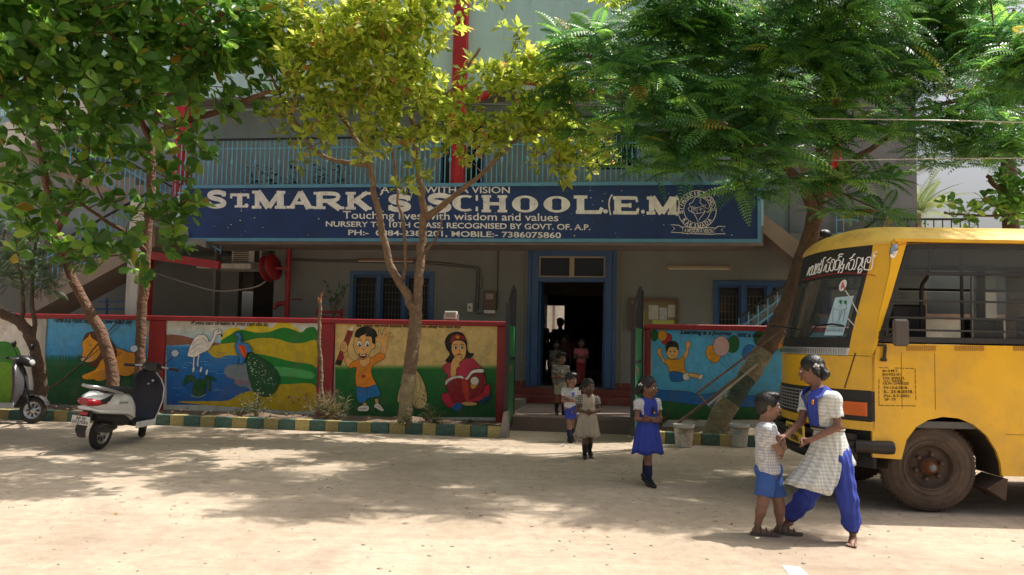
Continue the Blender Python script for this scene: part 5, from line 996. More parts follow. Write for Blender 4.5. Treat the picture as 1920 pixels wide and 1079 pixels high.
p_, R_, s_ = whorls(tips, dirs, 6, (.9, 1.5), (.32, .52), jit=.25); foliage(t, T_FROND, p_, R_, s_, L_flm, 'frond', 200)
t = thing('young_broadleaf_tree', 'dark broad leaves poking up above the bus roof at the right edge', 'tree', (9.3, 12.6, 0)); tr = MB(); n_ = limb(tr, [Vector((9.3, 12.6, 0)), Vector((9.1, 12.5, 1.8))]+px([(1960, 400, 12.4), (1880, 360, 12), (1850, 330, 12)], 0), .09, .03); n_ += limb(tr, px([(1960, 400, 12.4), (1860, 405, 12), (1770, 400, 12)], 0), .03, .012); tr.build('trunk', B_dark, t)
tips, dirs = clump_tips(CL([(1765, 385, 12, .16), (1810, 410, 12, .22), (1850, 400, 12, .25), (1890, 395, 12, .25), (1850, 380, 12, .2), (1900, 350, 12, .3), (1870, 345, 12, .2), (1950, 380, 12, .5)]), 150)
bm_ = MB(); twigs(bm_, tips, n_[4:], .008, .8); bm_.build('branch', B_dark, t, kind='stuff'); p_, R_, s_ = whorls(tips, dirs, 5, (.6, 1.4), (.12, .2)); foliage(t, T_BROAD, p_, R_, s_, L_alm, 'leaf', 120)
# --- palm far behind
pb = W.at(1722, 470, 40); t = thing('coconut_palm', 'small pale coconut palm crown far away above the terrace railing', 'palm tree', (pb.x, pb.y, 0)); top = W.at(1722, 402, 40); tr = MB(); limb(tr, [Vector((pb.x, pb.y, 0)), Vector((pb.x+.2, pb.y, 3)), top], .2, .13); tr.build('trunk', B_pale, t)
v = []; 
tp = tpl_frond(26, .16, .012, .75); n = 16; P_, R_, S_ = whorls(np.array([list(top)]*2), np.array([[0, 0, 1.], [.2, 0, 1.]]), n, (.3, 1.5), (1.7, 2.3)); me = scatter_mesh('frond', tp, np.zeros((1, 3)), np.eye(3)[None], np.ones(1), leafmat('palm_leaf', [(0, (.10, .15, .05)), (1, (.2, .24, .10))], .4, .3))
for i in range(len(S_)):
    o = bpy.data.objects.new('frond', me); COL.objects.link(o); o.parent = t; M = Matrix([list(map(float, r)) for r in R_[i]*S_[i]]).to_4x4(); M.translation = Vector((P_[i]-np.array([pb.x, pb.y, 0])).tolist()); o.matrix_local = M
# --- low plants in the bed
L_straw = leafmat('straw_blade', [(0, (.10, .09, .04)), (.5, (.20, .16, .08)), (.8, (.08, .11, .03)), (1, (.28, .15, .08))], .7, .2)
def weed(px_, py_, h, n, label, tall=False, mt=None, spiky=False):
    b = W.gr(px_, py_, .12); t = thing('bed_plant', label, 'plant', (b.x, b.y, .1)); m_ = MB(); tips = []
    for k in range(n):
        a = random.uniform(0, 6.28); r = random.uniform(.1, .75)*h*(.5 if tall else 1); hh = h*random.uniform(.25, 1); c = b+Vector((r*math.cos(a), r*math.sin(a), hh)); m_.tube([b, b+Vector((r*.3*math.cos(a), r*.3*math.sin(a), hh*.6)), c], [.008, .006, .003], 5)
        for q in np.linspace(.35, 1, 6): tips.append(list(b.lerp(c, q)))
    m_.build('stem', B_pale, t); tips = np.array(tips); dd = unit(rng.normal(0, .3, tips.shape)+np.array([0, -.2, .8]))
    p_, R_, s_ = whorls(tips, dd, 4, (.4, 1.3) if not spiky else (.1, .9), (.03*h+.015, .07*h+.02) if not spiky else (.25*h, .5*h), jit=.4); o = scatter_mesh('foliage', T_BLADE if spiky else T_SMALL, p_-np.array(OFF[t]), R_, s_, mt or (L_straw if spiky else L_weed))
    ob = bpy.data.objects.new('foliage', o); COL.objects.link(ob); ob.parent = t; ob['kind'] = 'stuff'
weed(480, 782, .5, 14, 'small leafy bush below the peacock mural'); weed(612, 790, .45, 26, 'spiky straw tuft at the foot of the red pillar', spiky=True); weed(630, 788, .35, 16, 'low dark weeds beside the straw tuft under the pencil boy')
weed(818, 800, .3, 10, 'tiny weed cluster left of the reading girl'); weed(800, 795, .5, 9, 'thin leafy weed standing right of the yellow green trunk', tall=True); weed(765, 803, .25, 9, 'weeds hugging the base of the slender trunk'); weed(452, 785, .25, 9, 'scruffy weed left of the small leafy bush'); weed(1240, 800, .25, 8, 'weed under the balloon mural beside the gate'); weed(575, 770, .55, 5, 'thin dark leafed seedling on the edge of the peacock mural', tall=True); weed(880, 800, .16, 8, 'low weed beneath the reading girl')
b = W.gr(608, 788, .1); t = thing('dead_sapling', 'bare broken sapling with splintered orange top in front of the red pillar', 'sapling', (b.x, b.y, .1)); m_ = MB(); limb(m_, [b]+px([(603, 720), (599, 650), (600, 590), (600, 565)], b.y), .04, .03, n=8); m_.build('trunk', B_pale, t)
m_ = MB(); p = W.at(600, 567, b.y)
for k in range(5): m_.tube([p+Vector((random.uniform(-.03, .03), 0, 0)), p+Vector((random.uniform(-.07, .07), 0, random.uniform(.04, .22)))], [.02, .002], 5)
m_.build('splinter', mat('split_wood', (.38, .15, .06), .8, var=.3), t)
b = W.at(625, 600, 16); t = thing('bare_shrub', 'sparse shrub against the facade above the red bench back', 'plant', (b.x, b.y, .4)); m_ = MB(); tips = []
for k in range(7): c = W.at(random.uniform(605, 655), random.uniform(525, 560), 16+random.uniform(-.2, .2)); m_.tube([b, b.lerp(c, .6)+Vector((0, 0, .04)), c], [.008, .006, .003], 5); tips += [list(b.lerp(c, q)) for q in (.7, .85, 1)]
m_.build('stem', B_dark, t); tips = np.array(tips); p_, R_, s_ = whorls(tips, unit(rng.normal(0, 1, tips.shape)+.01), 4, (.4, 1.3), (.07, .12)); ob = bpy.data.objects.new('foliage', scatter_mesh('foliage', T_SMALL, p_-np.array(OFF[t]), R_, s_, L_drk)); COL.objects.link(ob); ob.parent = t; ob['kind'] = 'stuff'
# ------------------------------------------------------------------ yellow school bus
M_yel = mat('school_bus_yellow', (.86, .48, .012), .30, var=.08, vs=2, dirt=(.45, .25, .07), ds=1.3, damt=.6, bump=.03, coat=.35)
M_yroof = mat('faded_roof_yellow', (.76, .50, .09), .45, var=.1, vs=3, dirt=(.36, .14, .03), ds=3.2, damt=.7, bump=.08)
M_bkpl = mat('black_plastic', (.018, .018, .019), .5, dirt=(.07, .055, .04), damt=.4); M_rub = mat('dusty_tyre_rubber', (.105, .075, .055), .9, var=.25, vs=6, dirt=(.17, .11, .07), ds=3, damt=.6, bump=.3)
M_gl = glassmat('bus_glass', (.82, .85, .84), .72); M_gl2 = glassmat('windscreen_glass', (.78, .82, .8), .72)
M_chr = mat('chrome', (.6, .6, .6), .15, metal=1, var=.05, bump=0); M_grey = mat('interior_grey', (.12, .12, .115), .7); M_seat = mat('dark_seat_vinyl', (.03, .03, .035), .5)
bo = W.gr(1757, 967); Bf = Fr((bo.x, bo.y), -2)
BW = 2.1; BL = 5.4
def A0(z): t = max(0, min(1, (z-1.42)/1.1)); return -.57+.25*t*t*(3-2*t)*.4+.15*t
def af(b, z): t = min(1, abs(b-BW/2)/(BW/2)); return A0(z)-.42*(1-t**2.5)
bus = thing('school_bus', 'yellow school bus parked at the right with black Telugu name band over its windscreen', 'bus', (0, BW/2, 0), Bf)
def patch(b0, b1, z0, z1, m, name, off=0, th=.03, nb=16, nz=4, parent=None, zfun=None):
    mb = MB(); G = []
    for o in (off, off-th):
        g = []
        for j in range(nz+1):
            for i in range(nb+1):
                b = lerp(b0, b1, i/nb); z = lerp(z0, z1, j/nz)
                if zfun: z += zfun(b)*(j/nz)
                g.append((af(b, z)-o, b, z))
        G.append(g)
    n = nb+1; v = G[0]+G[1]; K = len(G[0]); f = []
    for j in range(nz):
        for i in range(nb): a = j*n+i; f.append((a, a+n, a+n+1, a+1)); f.append((K+a, K+a+1, K+a+n+1, K+a+n))
    mb.add(v, f, 0, True); e = []
    for i in range(nb): e += [(i, i+1, K+i+1, K+i), (nz*n+i, K+nz*n+i, K+nz*n+i+1, nz*n+i+1)]
    for j in range(nz): e += [(j*n, K+j*n, K+(j+1)*n, (j+1)*n), (j*n+nb, (j+1)*n+nb, K+(j+1)*n+nb, K+j*n+nb)]
    mb.add(v, e, 0, False); return mb.build(name, m, parent or bus)
ZS = Bf.at(1700, 641, 0).z; ZT = Bf.at(1800, 457, 0).z; ZH = 2.19
bb = lambda x, y: Bf.at(x, y, 0)
hood = patch(.0, BW, 1.11, 1.425, M_yel, 'front_panel'); patch(.0, .17, 1.43, ZT+.02, M_yel, 'corner_pillar', nb=5, nz=10); patch(BW-.17, BW, 1.43, ZT+.02, M_yel, 'corner_pillar', nb=5, nz=10)
patch(.17, BW-.17, 1.43, 1.50, mat('silver_ribbed_strip', (.75, .75, .72), .3, metal=.6, bump=.3), 'silver_strip', .012, .03)
m_ = MB()
for i in range(70): b = lerp(.19, BW-.19, i/69); m_.bar((af(b, 1.46)-.016, b, 1.437), (af(b, 1.46)-.016, b, 1.493), .006, .008)
m_.build('strip_ribs', M_chr, bus, kind='stuff')
patch(.17, BW-.17, 1.50, 1.60, M_bkpl, 'windscreen_sill', .004); ws = patch(.17, BW-.17, 1.60, ZH, M_gl2, 'windscreen', .0, .006, nb=24, nz=8)
patch(.17, .20, 1.60, ZH, M_bkpl, 'windscreen_seal', .01, .02, 2, 6); patch(BW-.2, BW-.17, 1.60, ZH, M_bkpl, 'windscreen_seal', .01, .02, 2, 6)
patch(.17, BW-.17, ZH, ZT, M_bkpl, 'name_band', .006, .03, 24, 4)
patch(.0, BW, .83, 1.105, M_bkpl, 'grille_band', .004, .03, 20, 3); patch(.0, BW, .745, .825, M_yel, 'lower_strip', .008); patch(.04, BW-.04, .40, .74, mat('dark_valance', (.02, .02, .02), .7), 'valance', -.06)
# bumper, wrap-around with ribs at the corner
m_ = MB()
for j in range(4): 
    ring = []
    z = .50+j*.058
    m_.tube([(af(b, .6)-.07, b, z) for b in np.linspace(.06, BW-.06, 22)], .034, 8)
m_.tube([(af(.06, .6)-.07, .06, .6), (-.47, -.03, .6), (-.40, -.03, .6)], .06, 8); m_.build('bumper', mat('rubber_bumper', (.02, .019, .018), .6, dirt=(.12, .09, .06), damt=.5), bus, kind='stuff')
m_ = MB()
for k in range(7): z = .865+.034*k; m_.tube([(af(b, z)-.014, b, z) for b in np.linspace(.55, 1.6, 12)], .008, 5)
for k in range(12): b = .58+.09*k; m_.bar((af(b, .95)-.012, b, .86), (af(b, .95)-.012, b, 1.08), .006)
m_.build('grille', mat('grey_grille', (.25, .25, .25), .4), bus, kind='stuff')
for b0, nm in ((.03, 0), (BW-.27, 1)):
    hl = patch(b0+.30*(1 if nm == 0 else -1)+.0, b0+.30*(1 if nm == 0 else -1)+.22, .86, 1.06, mat('headlight_glass', (.12, .12, .12), .2), 'headlight', .018, .02, 5, 3)
    patch(b0-.0, b0+.22, .875, 1.0, mat('orange_indicator', (.75, .14, .01), .2, bump=.4, bs=80), 'indicator', .02, .02, 5, 3)
# licence plate
m_ = MB(); bp_ = .62; pz0, pz1 = .56, .74; ax = af(bp_, .65)-.135; m_.box(ax, ax+.012, bp_-.27, bp_+.27, pz0, pz1); pl_ = m_.build('number_plate', mat('plate_yellow', (.75, .5, .05), .5), bus)
P = Paint(lambda x, y, d: Vector((ax-d, bp_+.27-x, pz1-y)), (0, 0, 1)); P.text('APO5TW8B', .03, .02, .51, .09, '#15110c', bold=.03); P.text('9086', .15, .10, .40, .17, '#15110c', bold=.03); P.mb.build('plate_lettering', PLAIN, pl_)
# side wall with wheel arch (near side) and the far side
def sidepts(): return [(p.x, p.z) for p in [bb(x, y) for x, y in ((1640, 858), (1690, 862), (1700, 825), (1718, 801), (1740, 788), (1768, 782), (1798, 785), (1825, 796), (1850, 817), (1868, 845), (1876, 868), (1879, 893))]]
sp = sidepts(); zb = sp[-1][1]; SF = -.57
def sidepoly():
    q = [(SF, sp[0][1])]+sp[1:]+[(3.0, zb)]
    q += [(3.0+.55-.53*math.cos(t), .42+.5*math.sin(t)) for t in np.linspace(.1, math.pi-.1, 9)]+[(4.1, zb), (BL, zb), (BL, ZS-.02), (bb(1648, 641).x, ZS-.02), (-.57, 1.43)]
    return q
for nm, b0, b1 in (('side_panel', -.0, .035), ('side_panel', BW-.035, BW)): MB().prism(sidepoly(), b0, b1, lambda p, d: (p[0], d, p[1])).build(nm, M_yel, bus)
c1 = bb(1646, 641); c2 = bb(1700, 457)
for b0, b1 in ((-.004, .035), (BW-.035, BW+.004)):
    MB().prism([(-.57, 1.43), (c1.x, ZS-.019), (c1.x, ZS), (c2.x-.0, ZT), (c2.x-.0, ZT+.03), (-.36, ZT+.03), (-.40, 2.2), (-.50, 1.8)], b0, b1, lambda p, d: (p[0], d, p[1])).build('door_pillar', M_yel, bus)
# window band frames
WX = [c2.x, 1.55, 2.75, 3.95, BL-.1]
for b0, b1, near in ((.0, .04, True), (BW-.04, BW, False)):
    for k in range(4):
        x0, x1 = WX[k], WX[k+1]; xs = c1.x if k == 0 else x0
        f = MB(); f.bar((xs, (b0+b1)/2, ZS+.02), (x1, (b0+b1)/2, ZS+.02), .045, .05); f.bar((x0, (b0+b1)/2, ZT-.02), (x1, (b0+b1)/2, ZT-.02), .045, .055)
        f.bar((xs+.02, (b0+b1)/2, ZS+.02), (x0+.03, (b0+b1)/2, ZT-.02), .05, .045); f.bar((x1, (b0+b1)/2, ZS), (x1, (b0+b1)/2, ZT), .07, .045)
        zm = Bf.at(1800, 514, 0).z; xm = lerp(xs, x0, (zm-ZS)/(ZT-ZS)); f.bar((xm+.02, (b0+b1)/2, zm), (x1, (b0+b1)/2, zm), .035, .03); fo = f.build('window', M_bkpl, bus)
        MB().prism([(xm+.05, zm+.015), (x1-.035, zm+.015), (x1-.035, ZT-.045), (x0+.06, ZT-.045)], (b0+b1)/2-.003, (b0+b1)/2+.003, lambda p, d: (p[0], d, p[1])).build('pane', M_gl, fo)
        xg = lerp(xs, x1, .42) if k == 0 else x0+.6
        if near or k != 1:
            MB().prism([(xg, ZS+.045), (x1-.035, ZS+.045), (x1-.035, zm-.02), (xg+.03, zm-.02)], (b0+b1)/2+.006, (b0+b1)/2+.012, lambda p, d: (p[0], d, p[1])).build('pane', M_gl, fo); MB().bar((xg, (b0+b1)/2+.009, ZS+.04), (xg+.03-.02, (b0+b1)/2+.009, zm-.018), .03, .012).build('sash_stile', M_grey, fo)
        if near:
            for py in (565, 597, 620):
                z = Bf.at(1750, py, 0).z; xx = lerp(xs, x0, (z-ZS)/(ZT-ZS)); MB().tube([(xx, -.012, z), (x1, -.012, z)], .010, 6).build('guard_bar', M_bkpl, fo)
# roof
def zc(b): t = abs(b-BW/2)/(BW/2); return ZT+.03+.22*(1-t**3.2)
mb = MB(); nb = 22; rows = []
for s in np.linspace(0, 1, 9):
    r = []
    for i in range(nb+1):
        b = lerp(0-.02, BW+.02, i/nb); a_ = af(min(max(b, 0), BW), ZT)-.015; z1_ = zc(min(max(b, 0), BW)); r.append((a_+.55*(1-math.cos(s*math.pi/2)), b, lerp(ZT-.005, z1_, math.sin(s*math.pi/2))))
    rows.append(r)
rows.append([(BL*.5, lerp(-.02, BW+.02, i/nb), zc(min(max(lerp(-.02, BW+.02, i/nb), 0), BW))) for i in range(nb+1)]); rows.append([(BL, p[1], p[2]) for p in rows[-1]])
mb.loft(rows, closed=False, cap=False); rows2 = [[(p[0]+.02, p[1], p[2]-.03) for p in r] for r in rows]; mb.loft(rows2, closed=False, cap=False); mb.build('roof', M_yroof, bus)
for b in (-.028, BW+.012): MB().bar((-.36, b+.008, ZT+.02), (BL, b+.008, ZT+.02), .03, .03).build('gutter', M_yel, bus)
MB().box(BL-.03, BL, .04, BW-.04, zb, ZS).box(BL-.03, BL, .04, BW-.04, ZT-.1, ZT+.03).box(BL-.03, BL, .04, .3, ZS, ZT-.1).box(BL-.03, BL, BW-.3, BW-.04, ZS, ZT-.1).build('rear_panel', M_yel, bus)
MB().box(-.5, BL-.04, .04, BW-.04, .78, .84).build('floor', M_grey, bus); MB().box(-.3, BL-.05, .05, BW-.05, ZT+.0, ZT+.012).build('ceiling_lining', M_grey, bus)
# dashboard, steering wheel, seats, partition
m_ = MB(); m_.loft([[(af(b, 1.5)+.05, b, .85), (af(b, 1.5)+.05, b, 1.50), (af(b, 1.5)+.45, b, 1.45), (af(b, 1.5)+.5, b, .85)] for b in np.linspace(.1, BW-.1, 12)]); m_.build('dashboard', M_bkpl, bus)
m_ = MB(); Mx = Matrix.Translation((-.22, 1.55, 1.62)) @ Matrix.Rotation(rad(-38), 4, 'Y'); m_.lathe([(.21+.015*math.cos(q), .015*math.sin(q)) for q in np.linspace(0, 6.28, 8)], Mx, 22); m_.tube([Mx @ Vector((0, 0, 0)), Mx @ Vector((0, 0, -.4))], .03, 8)
for k in range(3): m_.tube([Mx @ Vector((0, 0, 0)), Mx @ Vector((.2*math.cos(k*2.1), .2*math.sin(k*2.1), 0))], .012, 5)
m_.build('steering_wheel', M_bkpl, bus)
p0, p1 = bb(1728, 640), bb(1782, 573); 
MB().box(p0.x, p1.x+.08, .62, .68, .84, Bf.at(1750, 572, .6).z, bev=.02).build('partition', M_seat, bus)
m_ = MB(); m_.tube(crom([Bf.at(1728, 640, .5), Bf.at(1727, 560, .5), Bf.at(1729, 535, .5), Bf.at(1740, 515, .5), Bf.at(1745, 460, .5)], 5), .018, 8); m_.build('grab_pole', M_bkpl, bus)
m_ = MB(); m_.tube([(.1, 1.3, .84), (.1, 1.3, ZT)], .016, 6); m_.tube([(.62, .7, .84), (.62, .7, ZT)], .016, 6); m_.build('interior_pole', M_grey, bus, kind='stuff')
for k, a_ in enumerate((.05, .85, 1.6, 2.35, 3.1, 3.85, 4.6)):
    for b0 in ((.12, 1.2) if k else (1.25,)):
        m_ = MB(); m_.box(a_, a_+.42, b0, b0+.78, 1.16, 1.27, bev=.03); so = m_.build('seat', M_seat, bus); MB().box(a_+.40, a_+.48, b0, b0+.78, 1.2, 1.85, bev=.03).build('seat_back', M_seat, so); MB().box(a_+.05, a_+.35, b0+.1, b0+.6, .84, 1.158).build('seat_frame', M_grey, so)
# wheels
def wheel(a_, b_, steer, parent=bus, outer=-1):
    Mx = Matrix.Translation((a_, b_, .415)) @ Matrix.Rotation(steer, 4, 'Z') @ Matrix.Rotation(rad(90)*(1 if outer < 0 else -1), 4, 'X')      # local +Z points outwards
    R_ = .412; hub = MB().lathe([(.0, -.04), (.05, -.03), (.075, -.03), (.085, -.075), (.12, -.085), (.175, -.07), (.19, -.05), (.2, -.01), (.215, .0), (.215, -.02), (.2, -.2), (0, -.2)], Mx, 32)
    ty = MB().lathe([(.215, -.005), (.235, .012), (.29, .02), (.345, .012), (.385, -.01), (.402, -.03), (.408, -.06), (R_, -.10), (.408, -.15), (.395, -.19), (.33, -.215), (.215, -.2)], Mx, 48)
    w_ = ty.build('wheel', M_rub, parent)
    t_ = MB()
    for k in range(56):
        a = 2*math.pi*k/56; q = Mx @ Matrix.Rotation(a, 4, 'Z')
        for zz0, zz1, sh_ in ((-.045, -.085, .0), (-.09, -.125, .03), (-.13, -.17, .0)): t_.box(R_-.014, R_+.003, -.016+sh_*.5, .010+sh_*.5, zz1, zz0, 0, q)
    for rr_ in (.25, .30, .36): t_.lathe([(rr_-.004, .016), (rr_, .024), (rr_+.004, .016)], Mx, 40)
    t_.build('tread_blocks', M_rub, w_, kind='stuff'); hub.build('rim', mat('brown_steel_rim', (.085, .06, .045), .6, metal=.3, var=.3, dirt=(.2, .12, .07), ds=5, damt=.5), w_)
    h = MB(); h.lathe([(0, .045), (.035, .045), (.045, .035), (.045, -.03), (.075, -.03), (.08, -.04), (0, -.05)], Mx, 20)
    h.build('hub', mat('rusty_orange_hub', (.22, .085, .035), .7, metal=.2, var=.3), w_); h = MB().lathe([(0, .055), (.024, .055), (.03, .045), (.03, .0)], Mx, 12); h.build('hub_cap', mat('blue_grey_cap', (.18, .22, .24), .5), w_)
    for k in range(6): q = Mx @ Matrix.Rotation(k*math.pi/3+.3, 4, 'Z') @ Matrix.Translation((.118, 0, 0)); MB().lathe([(0, -.03), (.016, -.03), (.019, -.05), (.019, -.09)], q, 6).build('wheel_nut', M_rust, w_)
wheel(0, .10, rad(-4)); wheel(0, BW-.1, 0, outer=1); wheel(3.55, .12, 0); wheel(3.55, BW-.12, 0, outer=1)
# wheel housing, mud flap, chassis
m_ = MB(); A_ = [(.10+.52*math.cos(t), .40+.52*math.sin(t)) for t in np.linspace(math.pi*1.0, -.1, 16)]; m_.loft([[(x, b, z) for x, z in A_] for b in (.036, .5)], closed=False, cap=False); m_.build('wheel_housing', mat('muddy_housing', (.06, .045, .035), .95, var=.3), bus)
f0, f1, f2, f3 = Bf.at(1845, 915, .1), Bf.at(1876, 895, .1), Bf.at(1884, 897, .1), Bf.at(1880, 938, .1)
MB().prism([(f0.x, f0.z), (f1.x, f1.z), (f2.x, f2.z), (f3.x+.0, f3.z)], .05, .42, lambda p, d: (p[0], d, p[1])).build('mud_flap', mat('muddy_flap', (.13, .085, .06), .95, var=.3), bus)
MB().box(-.45, BL-.1, .5, .62, .48, .62).box(-.45, BL-.1, BW-.62, BW-.5, .48, .62).box(-.06, .06, .2, BW-.2, .36, .48).box(3.49, 3.61, .2, BW-.2, .34, .5).box(1.2, 2.2, .55, 1.2, .35, .6).build('chassis', M_rust, bus)
# mirror with arm, latch, roof lamp, vents, fuel text
mp = [Bf.at(x, y, -.16) for x, y in ((1673, 598), (1703, 597), (1704, 650), (1672, 651))]
MB().box(mp[0].x, mp[1].x, -.19, -.14, mp[2].z, mp[0].z, bev=.02).build('mirror', mat('dusty_mirror_back', (.09, .075, .065), .5), bus)
m_ = MB(); m_.tube([bb(1650, 634)+Vector((0, -.0, 0)), Bf.at(1660, 632, -.08), Bf.at(1684, 620, -.165)], .011, 6); m_.tube([bb(1650, 640), bb(1650, 622)], .014, 6); m_.build('mirror_arm', M_bkpl, bus)
m_ = MB(); q = [bb(x, y) for x, y in ((1646, 646), (1660, 650), (1657, 676))]; m_.box(q[0].x, q[1].x, -.03, -.001, q[1].z, q[0].z); m_.bar((q[1].x-.01, -.025, q[1].z), (q[1].x-.025, -.025, q[2].z), .022); m_.box(q[0].x+.02, q[1].x, -.031, -.002, q[2].z-.01, q[2].z+.02); m_.build('latch', M_bkpl, bus)
q0, q1 = bb(1681, 453), bb(1673, 486); d_ = (q1-q0); ct = (q0+q1)/2; Mx = Matrix.Translation((ct.x, .01, ct.z)) @ Matrix.Rotation(math.atan2(d_.x, d_.z), 4, 'Y'); m_ = MB(); m_.ell((0, 0, 0), (.038, .03, .09), 0, 14, None); m_.v = [Mx @ p for p in m_.v]; lm = m_.build('clearance_lamp', M_chr, bus)
m_ = MB(); m_.ell((0, -.022, .03), (.02, .016, .025), 0, 10); m_.v = [Mx @ p for p in m_.v]; m_.build('lamp_lens', M_plast, lm)
m_ = MB()
for x0 in (1700, 1790, 1900, 2010):
    for k in range(14):
        p = bb(x0+k*4, 651); m_.box(p.x, p.x+.012, -.006, -.0005, p.z-.035, p.z+.01)
m_.build('side_vents', mat('shadowed_yellow_vent', (.45, .22, .02), .5), bus, kind='stuff')
P = Paint(lambda x, y, d: (lambda p: Vector((p.x, -d, p.z)))(Bf.at(x, y, 0)), (1640, 680, 3.371)); K_ = '#2a1604'
for q in ([(25, 33), (255, 38)], [(255, 38), (260, 275)], [(260, 275), (25, 272)], [(25, 272), (25, 33)]):
    for k in range(7):
        if random.random() < .85: P.line([tuple(lerp(q[0][i], q[1][i], (k+.05)/7) for i in (0, 1)), tuple(lerp(q[0][i], q[1][i], (k+random.uniform(.75, .98))/7) for i in (0, 1))], K_, 3.5, False)
for s, x0, y0, x1, y1 in (('Bv-S.M.T.', 48, 45, 148, 60), ('EN-P52101', 48, 68, 160, 84), ('CN- B30273.', 50, 92, 190, 107), ('U- 2650.', 60, 110, 180, 122), ('ULW- 3190KGS/', 52, 124, 215, 141), ('FV-13-6-2018-', 56, 151, 210, 168), ('IL- 23-8-2018.', 56, 175, 240, 194), ('PU- 3-7-2021.', 58, 203, 225, 220), ('SP- 79', 62, 226, 130, 242)): P.text(s, x0, y0, x1, y1, K_, bold=.02)
P.mb.build('side_lettering', PLAIN, bus)
# painted name over the windscreen
def fs(px_, py_, d):
    o, dr = Bf.ray(px_, py_); dr = dr.normalized(); t0 = (-.05-o.y)/dr.y; t1 = (BW+.05-o.y)/dr.y; pr = None; n = 160
    for k in range(n+1):
        t = lerp(t0, t1, k/n); p = o+dr*t; g_ = p.x-(af(min(max(p.y, 0), BW), p.z)-.006)
        if g_ >= 0:
            if pr is not None:
                lo, hi = pr, t
                for _ in range(18):
                    m = (lo+hi)/2; q = o+dr*m
                    if q.x-(af(min(max(q.y, 0), BW), q.z)-.006) >= 0: hi = m
                    else: lo = m
                p = o+dr*hi
            return p-dr*(d*2+.001)
        pr = t
    q = o+dr*t1; return q
P = Paint(fs, (1500, 450, 9.806)); C_ = '#e9e7e4'
for q in ([(125, 660), (160, 560), (185, 500), (165, 640), (200, 635), (225, 560), (245, 480), (215, 500), (190, 560)], [(215, 635), (245, 630), (270, 560), (290, 450), (300, 470), (265, 620), (290, 615)], [(300, 560), (320, 490), (340, 440), (355, 450), (345, 540), (320, 600), (300, 590)], [(330, 610), (375, 600), (400, 520), (425, 400), (435, 350), (465, 325), (480, 330)], [(375, 470), (395, 400), (400, 370)], [(355, 520), (375, 590)],
          [(430, 580), (450, 520), (480, 460), (490, 470), (470, 580), (520, 575), (545, 480), (560, 430), (500, 410)], [(490, 385), (530, 360), (560, 330), (575, 335)], [(545, 470), (560, 565), (600, 560), (620, 480), (640, 380), (600, 360), (580, 400), (600, 420)], [(635, 550), (690, 545), (720, 480), (740, 390), (700, 370), (660, 400), (650, 480), (625, 550)], [(705, 300), (735, 265), (800, 262)], [(700, 350), (730, 310), (775, 305)],
          [(800, 340), (790, 400), (750, 470), (730, 520)], [(770, 400), (780, 440), (790, 460)], [(700, 610), (720, 560), (745, 520), (790, 520), (800, 460)], [(735, 605), (770, 590), (800, 500), (815, 445)],
          [(840, 545), (860, 480), (890, 425), (910, 430), (890, 540), (950, 540), (985, 460), (1000, 380), (960, 360), (925, 395)], [(910, 350), (960, 320), (990, 270), (1020, 265)], [(960, 520), (1000, 545), (1040, 430), (1055, 335), (1100, 330), (1140, 370), (1110, 450), (1060, 540), (1100, 545)], [(1140, 370), (1160, 320), (1150, 420), (1120, 480)], [(1060, 620), (1090, 545), (1140, 540), (1110, 600), (1060, 625)], [(1130, 480), (1160, 510)],
          [(1175, 545), (1190, 450), (1215, 360), (1255, 320), (1300, 330), (1290, 400), (1250, 420), (1235, 390), (1250, 360)], [(1175, 545), (1300, 545), (1330, 450), (1345, 350), (1350, 270), (1380, 230), (1430, 225)], [(1350, 300), (1390, 280), (1370, 330)]):
    P.line(q, C_, 19, True, 3)
P.line([(60, 745), (230, 700), (450, 650), (650, 622), (900, 612), (1150, 625), (1385, 660)], '#a3122a', 13)
P.mb.build('name_lettering', PLAIN, bus)
# sticker, paper and wipers on the windscreen
P = Paint(fs, (1500, 450, 9.806)); P.ell(788, 838, 62, 112, '#d8d5d0', .42, 24); P.text('A', 745, 770, 830, 915, '#b01830', bold=.03, shear=.0); P.mb.build('round_sticker', PLAIN, bus)
P = Paint(fs, (1440, 400, 2.454)); P.poly([(310, 388), (395, 380), (345, 563), (258, 562)], '#a9c4cf', False)
for q in ([(322, 405), (335, 400), (340, 420), (325, 430)], [(345, 405), (362, 402), (360, 440), (340, 450), (318, 520)], [(300, 440), (330, 445), (325, 500), (295, 500), (300, 440)], [(335, 450), (355, 440), (345, 500)], [(290, 512), (340, 512)], [(285, 522), (338, 522)]): P.line(q, '#2f5a60', 1.6, False)
P.ell(334, 408, 6, 9, '#1e6a40'); P.ell(355, 410, 6, 9, '#1e6a40'); P.text('SCHOOL BUS', 268, 532, 342, 545, '#30505a'); P.mb.build('paper_notice', PLAIN, bus)
for i, pts in enumerate((((1446, 612), (1475, 614), (1500, 618)), ((1515, 632), (1530, 612), (1560, 608), (1582, 612)))):
    m_ = MB(); m_.tube([fs(x, y, .008) for x, y in pts], .009, 5); m_.build('wiper', M_bkpl, bus)
m_ = MB(); m_.tube([fs(x, y, .004) for x, y in ((1585, 545), (1595, 560), (1610, 590))], .006, 5); m_.tube([fs(1590, 598, .004), fs(1603, 612, .004)], .006, 5); m_.build('paper_clip_wire', M_plast, bus)
